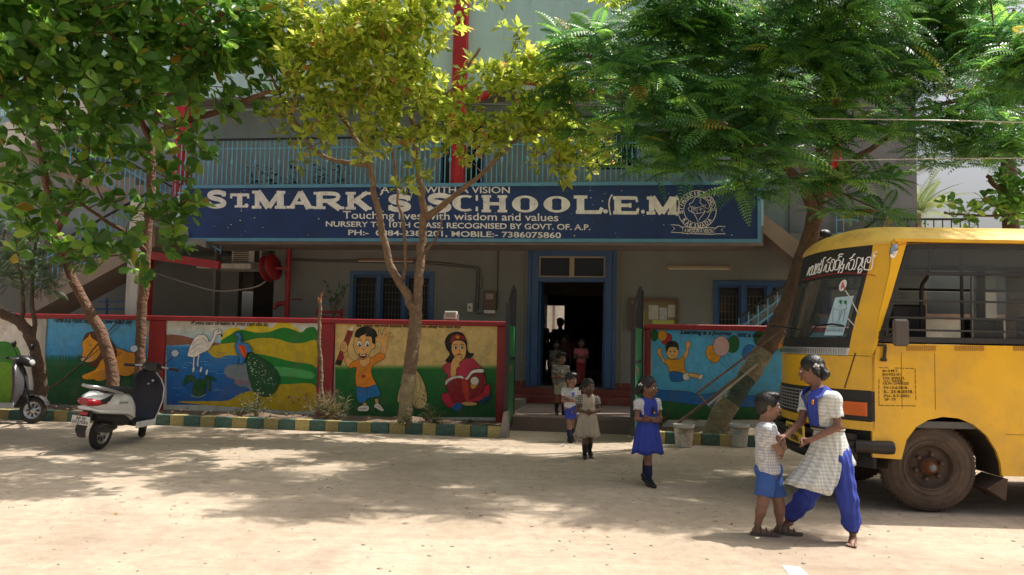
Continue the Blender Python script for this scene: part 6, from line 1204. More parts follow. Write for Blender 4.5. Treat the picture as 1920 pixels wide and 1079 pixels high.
# body seams, rivets and a rub rail on the near side
m_ = MB()
for x in (-.30, .0, 1.2, 2.4, 3.6, 4.8):
    zb_ = .95 if abs(x) < .7 or 2.9 < x < 4.2 else zb
    m_.box(x-.002, x+.002, -.0025, -.0005, zb_, ZS-.1)
m_.box(.62, BL, -.0026, -.0006, .74, .744); m_.build('body_seam', mat('grimy_seam', (.22, .11, .01), .7), bus)
m_ = MB()
for k in range(80):
    x = lerp(-.5, BL-.05, k/79); m_.lathe([(.005, 0), (.004, .003), (0, .004)], Matrix.Translation((x, 0, ZS-.055)) @ Matrix.Rotation(rad(90), 4, 'X'), 6)
m_.build('rivets', M_yel, bus, kind='stuff')
# hood seam
m_ = MB(); m_.tube([fs(x, y, .001) for x, y in ((1604, 662), (1592, 700), (1583, 728))], .005, 4); m_.build('panel_seam', M_black, bus)
# ------------------------------------------------------------------ scooters
def se(x, zc_, hw, hh, p=2.6, n=18):
    r = []
    for k in range(n):
        a = 2*math.pi*k/n; c, s = math.cos(a), math.sin(a); r.append((x, hw*abs(c)**(2/p)*(1 if c > 0 else -1), zc_+hh*abs(s)**(2/p)*(1 if s > 0 else -1)))
    return r
def scooter(name, label, pos, hd, body, apron, inner, plate=None, lean=rad(7), steer=rad(18)):
    t = thing(name, label, 'scooter', M=Matrix.Translation((pos.x, pos.y, 0)) @ Matrix.Rotation(hd, 4, 'Z') @ Matrix.Rotation(lean, 4, 'X'))
    bk = mat('scooter_black', (.014, .014, .016), .4); sv = mat('scooter_silver', (.5, .5, .5), .3, metal=.7); seat = mat('scooter_seat', (.02, .02, .024), .6)
    b = MB(); b.loft([se(-.46, .66, .035, .05), se(-.40, .655, .10, .095), se(-.25, .64, .145, .135), se(0, .62, .165, .15), se(.2, .60, .16, .15), se(.38, .55, .145, .17), se(.50, .47, .13, .16), se(.56, .42, .11, .1)]); body_o = b.build('body', body, t)
    b = MB(); b.loft([se(-.45, .575, .09, .02), se(-.3, .53, .14, .03), se(0, .50, .168, .035), se(.3, .47, .165, .035), se(.5, .40, .15, .03)]); b.build('side_skirt', body, t)
    b = MB(); b.loft([se(-.30, .46, .09, .05), se(0, .42, .12, .09), se(.35, .36, .12, .09), se(.5, .32, .1, .05)]); b.build('engine_cover', bk, t)
    b = MB(); b.loft([se(-.26, .775, .10, .02), se(-.1, .79, .14, .035), se(.1, .77, .15, .04), se(.25, .755, .14, .04), se(.45, .76, .12, .035), se(.52, .74, .06, .03)]); b.build('seat', seat, t)
    b = MB(); b.tube(crom([(.05, -.17, .74), (-.2, -.16, .80), (-.40, -.10, .84), (-.46, 0, .845), (-.40, .10, .84), (-.2, .16, .80), (.05, .17, .74)], 5), .02, 8); b.build('grab_rail', sv, t)
    b = MB(); b.loft([se(-.475, .655, .05, .035), se(-.44, .65, .115, .05), se(-.36, .645, .142, .05), se(-.22, .64, .153, .03)]); b.build('tail_light', mat('red_tail_lens', (.35, .01, .02), .15, bump=0), t)
    for s in (-1, 1): MB().add([(-.42, s*.105, .665), (-.3, s*.15, .7), (-.12, s*.166, .76), (-.2, s*.162, .66), (-.33, s*.145, .63)], [(0, 1, 2, 3, 4)]).build('side_decal', bk, t)
    b = MB(); b.loft([se(-.36, .52, .07, .05), se(-.42, .42, .075, .06), se(-.46, .30, .07, .03), se(-.42, .22, .06, .015)]); b.build('rear_mudguard', bk, t)
    b = MB(); b.box(-.492, -.485, -.115, .115, .37, .475); pt = b.build('number_plate', M_plast, t)
    if plate:
        P = Paint(lambda x, y, d: Vector((-.492-d, .115-x, .475-y)), (0, 0, 1)); P.text(plate[0], .05, .008, .18, .048, '#1a1a1a', bold=.02); P.text(plate[1], .015, .055, .215, .098, '#1a1a1a', bold=.02); P.mb.build('plate_lettering', PLAIN, pt)
    b = MB(); b.box(-.48, -.44, -.05, .05, .49, .53); b.build('plate_lamp', mat('red_tail_lens', (.35, .01, .02)), t)
    b = MB(); b.box(.48, 1.0, -.17, .17, .27, .32, bev=.02); b.build('floorboard', bk, t); MB().box(.5, 1.0, -.185, -.172, .245, .33, bev=.005).build('floor_trim', body, t); MB().box(.5, 1.0, .172, .185, .245, .33, bev=.005).build('floor_trim', body, t)
    def sh_(x, z, hw, c=.05): return [(x+c*(1-(k/5-1)**2), hw*(k/5-1), z) for k in range(11)]
    rows = [sh_(.96, .26, .17, .03), sh_(1.0, .40, .20), sh_(1.02, .6, .235), sh_(1.0, .78, .235), sh_(.96, .9, .19), sh_(.94, .98, .11, .03)]
    r2 = [[(p[0]-.05, p[1]*.97, p[2]) for p in r] for r in rows]
    b = MB(); b.loft([a_+c_[::-1] for a_, c_ in zip(rows, [[(p[0]-.02, p[1], p[2]) for p in r] for r in rows])]); b.build('apron', apron, t)
    b = MB(); b.loft([a_+c_[::-1] for a_, c_ in zip([[(p[0]-.0005, p[1]*.97, p[2]) for p in [(q[0]-.021, q[1], q[2]) for q in r]] for r in rows], r2)]); b.build('inner_panel', inner, t)
    b = MB(); b.box(.89, .93, -.05, -.03, .8, .82); b.ell((.915, -.09, .86), (.01, .02, .02), 0, 10); b.build('ignition_lock', sv, t)
    # steering assembly
    S_ = Matrix.Translation((1.0, 0, .9)) @ Matrix.Rotation(steer, 4, 'Z'); mv = lambda m: setattr(m, 'v', [S_ @ p for p in m.v]) or m
    b = MB(); b.loft([se(-.14, .14, .07, .05), se(-.08, .14, .11, .07), se(0, .13, .14, .08), se(.09, .11, .12, .09), se(.15, .08, .07, .06)]); mv(b).build('handlebar_cowl', bk if body is not apron else bk, t)
    b = MB(); b.tube([(-.05, -.33, .14), (-.02, -.12, .15), (-.02, .12, .15), (-.05, .33, .14)], .014, 8); mv(b).build('handlebar', sv, t)
    for s in (-1, 1):
        b = MB(); b.tube([(-.055, s*.22, .143), (-.075, s*.36, .137)], .021, 8); mv(b).build('grip', bk, t); b = MB(); b.tube([(.03, s*.2, .14), (.01, s*.34, .12)], .007, 5); mv(b).build('brake_lever', sv, t)
        b = MB(); b.tube([(-.02, s*.14, .18), (-.04, s*.24, .30), (-.03, s*.27, .34)], .006, 5); mv(b); mi_ = b.build('mirror_stem', bk, t)
        b = MB(); b.lathe([(0, -.015), (.045, -.012), (.058, 0), (.055, .012), (0, .014)], Matrix.Translation((-.03, s*.27, .37)) @ Matrix.Rotation(rad(-82), 4, 'Y'), 16); mv(b).build('mirror', bk if s < 0 else bk, t); b = MB(); b.lathe([(0, 0), (.048, 0)], Matrix.Translation((-.048, s*.27, .372)) @ Matrix.Rotation(rad(-82), 4, 'Y'), 16); mv(b).build('mirror_glass', M_chr, t)
    b = MB(); b.ell((.14, 0, .09), (.03, .085, .055), 0, 12); mv(b).build('headlight', mat('lamp_glass', (.55, .57, .56), .08), t)
    b = MB(); b.tube([(0, 0, 0), (.12, 0, -.35), (.2, 0, -.55)], .028, 8); b.tube([(.13, -.09, -.40), (.24, -.09, -.67)], .02, 6); b.tube([(.13, .09, -.40), (.24, .09, -.67)], .02, 6); b.box(.10, .18, -.1, .1, -.42, -.36); mv(b).build('front_fork', bk, t)
    b = MB(); rw = []
    for a in np.linspace(rad(20), rad(160), 10): rw.append([(.24+.245*math.cos(a)+0*k, .085*math.sin(k), -.69+(.245+.02*math.cos(k))*math.sin(a)) for k in np.linspace(-1.5, 1.5, 7)])
    b.loft(rw, closed=False, cap=False); mv(b).build('front_mudguard', apron, t)
    def wh(Mx, par):
        w_ = MB().lathe([(.135, -.03), (.15, -.042), (.19, -.045), (.208, -.025), (.213, 0), (.208, .025), (.19, .045), (.15, .042), (.135, .03)], Mx, 32).build('wheel', mat('scooter_tyre', (.025, .023, .021), .85, dirt=(.1, .08, .06), damt=.5), par)
        MB().lathe([(0, -.04), (.04, -.04), (.045, -.02), (.11, -.015), (.135, -.03), (.14, -.035), (.14, .035), (.135, .03), (.11, .015), (.045, .02), (.04, .04), (0, .04)], Mx, 28).build('rim', sv, w_)
        h = MB()
        for k in range(8): q = Mx @ Matrix.Rotation(k*math.pi/4, 4, 'Z'); h.box(.055, .105, -.012, .012, -.026, -.0165, 0, q); h.box(.055, .105, -.012, .012, .0165, .026, 0, q)
        h.build('rim_slots', bk, w_, kind='stuff')
    wh(Matrix.Translation((0, 0, .213)) @ Matrix.Rotation(rad(90), 4, 'X'), t); wh(S_ @ Matrix.Translation((.24, 0, -.687)) @ Matrix.Rotation(rad(90), 4, 'X'), t)
    b = MB(); b.tube([(.1, -.12, .3), (-.1, -.15, .3), (-.36, -.16, .33)], [.03, .05, .045], 10); b.build('exhaust', bk, t)
    b = MB(); b.tube([(.45, .13, .28), (.42, .26, .02), (.40, .29, .0)], .012, 6); b.build('side_stand', bk, t); return t
wb = mat('scooter_white_paint', (.72, .73, .72), .25, var=.04, coat=.5, bump=0, dirt=(.4, .36, .3), ds=3, damt=.25); R_ = W.gr(184, 843); Q_ = W.gr(290, 819); hd = math.atan2(Q_.y-R_.y, Q_.x-R_.x)
sc = scooter('scooter', 'white scooter with red tail light parked nose towards the mural wall', R_, hd, wb, wb, mat('scooter_blue_black', (.018, .02, .035), .45), ('AP 05', 'DQ7050'), steer=rad(25))
P = Paint(lambda x, y, d: Vector((lerp(-.12, .30, x), -.170-d, lerp(.645, .60, y))), (0, 0, 1)); 
P.text('Activa', .30, .0, .78, .75, '#1a1a1a', .15, .9, bold=.01, shear=.04); P.mb.build('name_lettering', PLAIN, sc)
Q2 = W.gr(70, 795); scooter('scooter', 'grey and maroon scooter cut off by the left edge of the picture', Vector((Q2.x-1.32, Q2.y-.15, 0)), rad(8), mat('scooter_grey_paint', (.34, .34, .33), .35, coat=.3, bump=0), mat('scooter_silver_grey', (.09, .085, .09), .3, coat=.3), mat('scooter_maroon', (.09, .02, .035), .3), None, steer=rad(-5), lean=rad(-6))
# ------------------------------------------------------------------ people: one continuous skin surface grown from a field of smoothly joined limbs
def field_mesh(prims, h, cuts=(), disp=None):
    """prims: (kind, ...) smooth-joined; returns verts, faces by surface nets"""
    lo = np.array([1e9]*3); hi = -lo
    for p in prims:
        if p[0] == 'c':
            for q, r in ((p[1], p[3]), (p[2], p[4])): q = np.array(q); lo = np.minimum(lo, q-r); hi = np.maximum(hi, q+r)
        elif p[0] == 'e': q = np.array(p[1]); r = max(p[2]); lo = np.minimum(lo, q-r); hi = np.maximum(hi, q+r)
    lo -= 3*h; hi += 3*h; n = np.ceil((hi-lo)/h).astype(int)+1
    X = [lo[i]+h*np.arange(n[i]) for i in range(3)]; D = np.full(n, 1.0, 'f')
    for p in prims:
        k = p[-1]
        if p[0] in ('c',): a, b = np.array(p[1]), np.array(p[2]); ra, rb_ = p[3], p[4]; m = max(ra, rb_)+abs(k)*1.5+2*h; l = np.minimum(a, b)-m; u_ = np.maximum(a, b)+m
        else: c = np.array(p[1]); m = max(p[2])+abs(k)*1.5+2*h; l = c-m; u_ = c+m
        i0 = np.clip(((l-lo)/h).astype(int), 0, n-1); i1 = np.clip(((u_-lo)/h).astype(int)+2, 1, n)
        if np.any(i1 <= i0): continue
        sl = tuple(slice(i0[i], i1[i]) for i in range(3)); gx, gy, gz = np.meshgrid(X[0][sl[0]], X[1][sl[1]], X[2][sl[2]], indexing='ij')
        if p[0] == 'c':
            ab = b-a; L2 = max(float(ab@ab), 1e-9); t = np.clip(((gx-a[0])*ab[0]+(gy-a[1])*ab[1]+(gz-a[2])*ab[2])/L2, 0, 1)
            d = np.sqrt((gx-a[0]-ab[0]*t)**2+(gy-a[1]-ab[1]*t)**2+(gz-a[2]-ab[2]*t)**2)-(ra+(rb_-ra)*t)
        else:
            R = np.array(p[3]) if p[3] is not None else np.eye(3); q = np.stack([gx-c[0], gy-c[1], gz-c[2]], -1) @ R; rr = np.array(p[2])
            k0 = np.sqrt(((q/rr)**2).sum(-1)); k1 = np.sqrt(((q/rr**2)**2).sum(-1))+1e-6; d = k0*(k0-1)/k1
        o = D[sl]
        if k < 0: kk = -k; hh = np.clip(.5-.5*(o+d)/kk, 0, 1); D[sl] = o*(1-hh)-d*hh+kk*hh*(1-hh)      # carve
        else: kk = max(k, 1e-4); hh = np.clip(.5+.5*(o-d)/kk, 0, 1); D[sl] = o*(1-hh)+d*hh-kk*hh*(1-hh)
    G = None
    if cuts or disp: G = np.meshgrid(*X, indexing='ij')
    if disp: D = D+disp(*G).astype('f')
    for c, nn in cuts: D = np.maximum(D, ((G[0]-c[0])*nn[0]+(G[1]-c[1])*nn[1]+(G[2]-c[2])*nn[2]).astype('f'))
    D[0] = D[-1] = 1; D[:, 0] = D[:, -1] = 1; D[:, :, 0] = D[:, :, -1] = 1
    S = D < 0; cn = [(i, j, k) for i in (0, 1) for j in (0, 1) for k in (0, 1)]; sh = [slice(0, -1), slice(1, None)]
    cs = [S[sh[i], sh[j], sh[k]] for i, j, k in cn]; an = np.logical_or.reduce(cs) & ~np.logical_and.reduce(cs); idx = -np.ones(an.shape, int); cells = np.argwhere(an); idx[an] = np.arange(len(cells))
    P_ = np.zeros((len(cells), 3)); W_ = np.zeros(len(cells)); ci = cells
    for a in range(8):
        for b in range(a+1, 8):
            d_ = [cn[a][i] != cn[b][i] for i in range(3)]
            if sum(d_) != 1: continue
            va = D[ci[:, 0]+cn[a][0], ci[:, 1]+cn[a][1], ci[:, 2]+cn[a][2]]; vb = D[ci[:, 0]+cn[b][0], ci[:, 1]+cn[b][1], ci[:, 2]+cn[b][2]]
            m = (va < 0) != (vb < 0); t = np.where(m, va/(va-vb+1e-12), 0); pa = np.array(cn[a]); pb = np.array(cn[b]); P_ += np.where(m[:, None], pa+(pb-pa)*t[:, None], 0); W_ += m
    V = lo+h*(cells+P_/W_[:, None]); F_ = []
    for ax in range(3):
        a0 = [slice(1, -1)]*3; a0[ax] = slice(0, -1); a1 = list(a0); a1[ax] = slice(1, None)
        s0 = S[tuple(a0)]; s1 = S[tuple(a1)]; e = np.argwhere(s0 != s1); fl = s0[tuple(e.T)]; e = e+np.array([0 if i == ax else 1 for i in range(3)]); u_, v_ = [(1, 2), (2, 0), (0, 1)][ax]
        q = []
        for du, dv in ((-1, -1), (0, -1), (0, 0), (-1, 0)): c = e.copy(); c[:, u_] += du; c[:, v_] += dv; q.append(idx[c[:, 0], c[:, 1], c[:, 2]])
        q = np.stack(q, 1); q = np.where(fl[:, None], q, q[:, ::-1]); F_.append(q)
    F_ = np.concatenate(F_); F_ = F_[(F_ >= 0).all(1)]
    return V, F_
def put(name, VF_, m, parent, extra=None):
    V, F_ = VF_; mb = MB(); mb.v = [Vector(p) for p in V.tolist()]; mb.f = F_.tolist(); mb.mi = [0]*len(mb.f); mb.sm = [True]*len(mb.f); mb.c = [None]*len(mb.f)
    if extra: mb.add(extra.v, extra.f, 0, True)
    return mb.build(name, m, parent)
def A(v): return tuple(float(x) for x in v)
def limbp(a, b, ra, rb_, k=.02): return ('c', A(a), A(b), ra, rb_, k)
def tone(i, c): return mat('brown_skin_%d' % i, c, .5, var=.06, vs=20, bump=.05)
SK1 = tone(1, (.19, .09, .055)); SK2 = tone(2, (.24, .125, .08)); SK3 = tone(3, (.13, .065, .042))
M_hair = mat('black_hair', (.006, .005, .005), .42, var=.3, vs=60, bump=.4, bs=120); M_eye = mat('eye_white', (.6, .58, .54), .2, bump=0); M_pup = mat('dark_iris', (.01, .007, .005), .1, bump=0); M_lip = mat('lip_skin', (.14, .045, .035), .45)
M_shoe = mat('black_school_shoe', (.012, .012, .013), .25); M_sock = mat('navy_sock', (.012, .015, .06), .9); M_sockb = mat('black_sock', (.02, .018, .02), .9)
def cloth(n, c): return mat(n, c, .85, var=.12, vs=9, bump=.4, bs=60)
C_blue = cloth('royal_blue_cloth', (.03, .055, .34)); C_short = cloth('washed_blue_cloth', (.04, .11, .36)); C_tan = cloth('khaki_cloth', (.46, .39, .28)); C_cream = cloth('cream_cloth', (.45, .40, .31)); C_navy = cloth('navy_tie_cloth', (.01, .015, .07))
K_white = checkmat('pale_check_cloth', (.62, .62, .60), (.47, .48, .52), (.33, .36, .44), 44); K_kurta = checkmat('grey_white_check_cloth', (.70, .71, .68), (.56, .59, .56), (.43, .47, .46), 36); K_brown = checkmat('brown_check_cloth', (.40, .37, .32), (.16, .14, .12), (.05, .045, .04), 42)
C_pink = cloth('pink_top', (.42, .10, .13)); C_red = cloth('dark_red_cloth', (.22, .02, .03)); C_grey = cloth('dull_grey_cloth', (.10, .10, .10))
def basis(f):
    f = Vector(f).normalized(); r = f.cross(Vector((0, 0, 1))).normalized(); u = r.cross(f); return f, r, u      # forward, right, up
def person(label, J, s, skin, hair='short', hs=1.0, group=None, cat='person', detail=.0075, look=None):
    """J: joints in world space; s: limb thickness scale; look: facing direction of the face"""
    base = J['base']; t = thing('person', label, cat, (base.x, base.y, base.z), group=group)
    f, r, u = basis(look or J['face']); hc = J['head']; hp = []; E = lambda a, b, c: hc+f*a*hs+r*b*hs+u*c*hs
    Rm = [list(x) for x in Matrix((r, f, u)).transposed()]
    cf, cr, cu = basis(J['face'])
    Rb = [list(x) for x in Matrix((cr, cf, Vector((0, 0, 1)))).transposed()]
    P_ = [('e', A(E(-.012, 0, .022)), (.073*hs, .088*hs, .082*hs), Rm, .01), ('e', A(E(.018, 0, -.03)), (.056*hs, .066*hs, .072*hs), Rm, .03), ('e', A(E(.04, 0, -.078)), (.026*hs, .026*hs, .024*hs), Rm, .03),
          limbp(E(.080, 0, .008), E(.098, 0, -.026), .008*hs, .0125*hs, .012), ('e', A(E(.083, 0, -.056)), (.024*hs, .013*hs, .011*hs), Rm, .01), ('e', A(E(.072, -.03, .022)), (.022*hs, .012*hs, .008*hs), Rm, .01), ('e', A(E(.072, .03, .022)), (.022*hs, .012*hs, .008*hs), Rm, .01),
          ('e', A(E(.084, -.03, .004)), (.016*hs, .010*hs, .010*hs), Rm, -.008), ('e', A(E(.084, .03, .004)), (.016*hs, .010*hs, .010*hs), Rm, -.008)]
    for sg in (-1, 1): P_.append(('e', A(E(-.008, .074*sg, -.008)), (.010*hs, .018*hs, .03*hs), Rm, .008)); P_.append(('e', A(E(.05, .042*sg, -.03)), (.02*hs, .022*hs, .022*hs), Rm, .02))
    nk = J['neck']; P_ += [limbp(E(-.02, 0, -.05), nk, .040*hs*.95, .046*s, .03)]
    ch, wa, pe = J['chest'], J['waist'], J['pelvis']; bw = J.get('bw', 1)
    P_ += [('e', A(ch), (.135*s*bw, .088*s*bw, .15*s), Rb, .04), ('e', A(wa), (.108*s*bw, .082*s*bw, .11*s), Rb, .05), ('e', A(pe), (.125*s*bw, .095*s*bw, .095*s), Rb, .05)]
    P_.append(limbp(nk-Vector((0, 0, .02*s)), (J['shL']+J['shR'])/2-Vector((0, 0, .03*s)), .05*s, .07*s, .04))
    for q in 'LR':
        P_ += [limbp(J['sh'+q]-Vector((0, 0, .01*s)), J['el'+q], .038*s, .031*s, .02), limbp(J['el'+q], J['wr'+q], .032*s, .022*s, .015), limbp(J['hip'+q], J['kn'+q], .075*s, .05*s, .04), limbp(J['kn'+q], J['kn'+q].lerp(J['an'+q], .35), .047*s, .047*s, .02), limbp(J['kn'+q].lerp(J['an'+q], .35), J['an'+q], .046*s, .029*s, .02)]
        P_.append(limbp((J['shL']+J['shR'])/2-Vector((0, 0, .02*s)), J['sh'+q]-Vector((0, 0, .015*s)), .048*s, .036*s, .02))
        fd = Vector(J['foot'+q]).normalized(); an = J['an'+q]; P_ += [limbp(an-fd*.02*s-Vector((0, 0, .045*s)), an+fd*.10*s-Vector((0, 0, .058*s)), .030*s, .026*s, .02), limbp(an+fd*.06*s-Vector((0, 0, .055*s)), an+fd*.15*s-Vector((0, 0, .066*s)), .028*s, .02*s, .015)]
    # palms in the field, fingers as bent tapered chains rooted inside the palm, part of the same skin mesh
    ex = MB()
    for q in 'LR':
        hd = Vector(J.get('hand'+q, J['wr'+q]-J['el'+q])).normalized(); nn = Vector(J.get('palm'+q, (0, 0, 1))); nn = (nn-hd*nn.dot(hd)).normalized(); sd_ = hd.cross(nn); w0 = J['wr'+q]; g = s*.95
        for o in (-.018, .018): P_.append(limbp(w0+hd*.01*g+sd_*o*.6*g, w0+hd*.07*g+sd_*o*1.25*g, .015*g, .0125*g, .012))
        cu_ = J.get('curl', .45)
        for i, (o, L) in enumerate(((-.030, .058), (-.011, .068), (.010, .064), (.029, .05))):
            p0 = w0+hd*.062*g+sd_*o*g; d = (hd+sd_*o*2.2).normalized(); pts = [p0]; rs = [.0098*g]; a = 0
            for sgm in (.42, .32, .26): a += cu_*(1+.12*i); dd = d*math.cos(a)-nn*math.sin(a); p0 = p0+dd*L*sgm*g; pts.append(p0); rs.append(.0088*g if sgm > .3 else .0068*g)
            ex.tube(pts, rs, 6)
        ts = J.get('thumb'+q, -1); p0 = w0+hd*.02*g+sd_*.02*ts*g; d = (hd*.75+sd_*ts*.8).normalized(); ex.tube([p0, p0+d*.03*g, p0+d*.03*g+(d*.6+hd*.4-nn*.3).normalized()*.025*g, p0+d*.035*g+(d*.3+hd*.7-nn*.5).normalized()*.045*g], [.011*g, .0105*g, .0095*g, .007*g], 6)
    put('skin', field_mesh(P_, detail), skin, t, ex)
    for sg in (-1, 1):
        m_ = MB(); m_.ell(E(.0725, .03*sg, .004), (.0125*hs, .0125*hs, .0088*hs), 0, 10); m_.build('eye', M_eye, t); m_ = MB(); m_.ell(E(.082, .03*sg, .004), (.0055*hs, .0055*hs, .006*hs), 0, 8); m_.build('pupil', M_pup, t)
        m_ = MB(); m_.tube([E(.082, .014*sg, .028), E(.080, .034*sg, .033), E(.068, .052*sg, .026)], [.0035*hs, .004*hs, .002*hs], 5); m_.build('eyebrow', M_hair, t)
    m_ = MB(); m_.tube([E(.088, -.022, -.058), E(.095, -.008, -.0545), E(.096, 0, -.056), E(.095, .008, -.0545), E(.088, .022, -.058)], [.002*hs, .005*hs, .0045*hs, .005*hs, .002*hs], 6); m_.tube([E(.088, -.02, -.06), E(.093, 0, -.066), E(.088, .02, -.06)], [.002*hs, .0055*hs, .002*hs], 6); m_.build('lips', M_lip, t)
    # hair
    hp = [('e', A(E(-.018, 0, .034)), (.084*hs, .096*hs, .088*hs), Rm, .01), ('e', A(E(-.05, 0, -.01)), (.07*hs, .05*hs, .07*hs), Rm, .02)]
    dsp = lambda x, y, z: .0022*np.sin(x*260+z*40)*np.sin(y*240+z*30)
    if hair == 'short':
        hp += [('e', A(E(.045, -.015, .085)), (.06*hs, .045*hs, .03*hs), Rm, .02), ('e', A(E(.02, 0, .10)), (.06*hs, .06*hs, .022*hs), Rm, .02), ('e', A(E(.085, 0, -.035)), (.072*hs, .07*hs, .093*hs), Rm, -.012), ('e', A(E(.0, 0, -.10)), (.09*hs, .06*hs, .055*hs), Rm, -.015)]
    else:
        hp += [('e', A(E(.09, 0, -.028)), (.066*hs, .072*hs, .096*hs), Rm, -.012), ('e', A(E(.0, 0, -.125)), (.09*hs, .06*hs, .05*hs), Rm, -.015)]
        for sg in (-1, 1): hp += [('e', A(E(-.04, .085*sg, -.012)), (.026*hs, .028*hs, .03*hs), Rm, .012), limbp(E(-.04, .09*sg, 0), E(-.055, .105*sg, -.045), .02*hs, .013*hs, .01)]
        if hair == 'braids': hp += [limbp(E(-.08, .05*sg_, .0), E(-.10, .06*sg_, -.06), .03*hs, .026*hs, .015) for sg_ in (-1, 1)]+[limbp(E(-.105, .055*sg_, -.05), E(-.075, .065*sg_, -.085), .026*hs, .018*hs, .01) for sg_ in (-1, 1)]
    put('hair', field_mesh(hp, detail*.8, disp=dsp), M_hair, t)
    if hair == 'braids':
        for sg in (-1, 1):
            m_ = MB(); c = E(-.05, .092*sg, .02)
            for k in range(4): a = k*1.57; m_.ell(c+u*math.cos(a)*.014+f*math.sin(a)*.014, (.011, .007, .011), 0, 8)
            m_.build('ribbon', M_plast, t)
    return t
def garment(name, t, prims, m, cuts=(), h=.0085, wr=.003): return put(name, field_mesh(prims, h, cuts, disp=lambda x, y, z: wr*np.sin(z*38+x*31)*np.sin(x*27-z*17+y*22)+wr*.7*np.sin(x*70+y*55+z*25)*np.sin(z*30-y*40)), m, t)
def shirt(J, s, m, t, hem=None, sleeve=.62, name='shirt', puff=1.0, loose=1.0):
    _, cr, _ = basis(J['face']); cf = Vector(J['face']).normalized(); Rb = [list(x) for x in Matrix((cr, cf, Vector((0, 0, 1)))).transposed()]; bw = J.get('bw', 1)*loose
    P_ = [('e', A(J['chest']), (.150*s*bw, .103*s*bw, .165*s), Rb, .04), ('e', A(J['waist']), (.128*s*bw, .10*s*bw, .125*s), Rb, .05), ('e', A(J['pelvis']+Vector((0, 0, .02*s))), (.138*s*bw, .112*s*bw, .12*s), Rb, .05)]
    mid = (J['shL']+J['shR'])/2
    for q in 'LR':
        a = J['sh'+q]; b = a.lerp(J['el'+q], sleeve); P_ += [limbp(mid-Vector((0, 0, .02*s)), a-Vector((0, 0, .012*s)), .060*s, .054*s, .03), limbp(a-Vector((0, 0, .008*s)), b, .057*s, .052*s*puff, .03), ]
        e = J['el'+q]; d = (e-a).normalized(); P_.append(('c', A(b+d*.045*s), A(b+d*.075*s), .056*s*puff, .056*s*puff, -.006))
        P_.append(('c', A(b+d*.075*s), A(e+d*.02), .07*s, .07*s, -.004))
    cuts = [(A(J['neck']+Vector((0, 0, .012*s))), (0, 0, 1))]
    if hem is not None: cuts.append(((0, 0, hem), (0, 0, -1)))
    # the carve can nibble the chest where a folded arm lies on it, so the trunk is added again after it
    P_ += [('e', A(J['chest']), (.148*s*bw, .101*s*bw, .163*s), Rb, .012), ('e', A(J['waist']), (.126*s*bw, .098*s*bw, .125*s), Rb, .02)]
    o = garment(name, t, P_, m, cuts)
    c_ = MB(); nk = J['neck']; f = Vector(J['face']).normalized(); r = cr
    for sg in (-1, 1):
        q = [nk+f*.055*s-Vector((0, 0, .035*s)), nk+f*.04*s+r*.04*s*sg+Vector((0, 0, .0)), nk-f*.02*s+r*.058*s*sg+Vector((0, 0, .02*s)), nk-f*.02*s+r*.072*s*sg-Vector((0, 0, .015*s)), nk+f*.055*s+r*.06*s*sg-Vector((0, 0, .035*s)), nk+f*.075*s+r*.03*s*sg-Vector((0, 0, .055*s))]
        c_.add([p for p in q]+[p+f*.006-Vector((0, 0, .006)) for p in q], [(0, 1, 2, 3, 4, 5), (11, 10, 9, 8, 7, 6), (0, 6, 7, 1), (1, 7, 8, 2), (2, 8, 9, 3), (3, 9, 10, 4), (4, 10, 11, 5), (5, 11, 6, 0)])
    c_.build('collar', m, o); return o
def skirt(J, s, m, t, z0, z1, r0, r1, pleats=14, name='skirt', amp=.08, shift=(0, 0), sq=.78, n=84):
    c = J['waist']; cf = Vector(J['face']).normalized(); cr = cf.cross(Vector((0, 0, 1))).normalized(); rings = []
    for q in (0, 1):
        for k in range(9):
            kk = k/8 if q == 0 else 1-k/8; z = lerp(z0, z1, kk); rr = lerp(r0, r1, kk**.85)-(.006 if q else 0); ring = []
            for i in range(n):
                a = 2*math.pi*i/n; w_ = 1+amp*kk*math.sin(pleats*a+.8*math.sin(a*3))+.04*kk*math.sin(3*a+1); p = cr*math.cos(a)*rr*w_+cf*math.sin(a)*rr*w_*sq; ring.append(Vector((c.x, c.y, z+.012*kk*math.sin(5*a)))+p+Vector((shift[0], shift[1], 0))*kk)
            rings.append(ring)
    return MB().loft(rings, cap=False).build(name, m, t)
def shorts(J, s, m, t, knee=.62, name='shorts', w_=1.0):
    P_ = [('e', A(J['pelvis']+Vector((0, 0, .01*s))), (.143*s*J.get('bw', 1), .115*s*J.get('bw', 1), .11*s), None, .03)]
    for q in 'LR':
        a = J['hip'+q]; b = a.lerp(J['kn'+q], knee); d = (J['kn'+q]-a).normalized(); P_.append(limbp(a, b, .080*s*w_, .080*s*w_, .012))
    for q in 'LR':
        a = J['hip'+q]; b = a.lerp(J['kn'+q], knee); d = (J['kn'+q]-a).normalized(); P_.append(('c', A(b+d*.07*s), A(b+d*.13*s), .10*s, .10*s, -.008))
    return garment(name, t, P_, m)
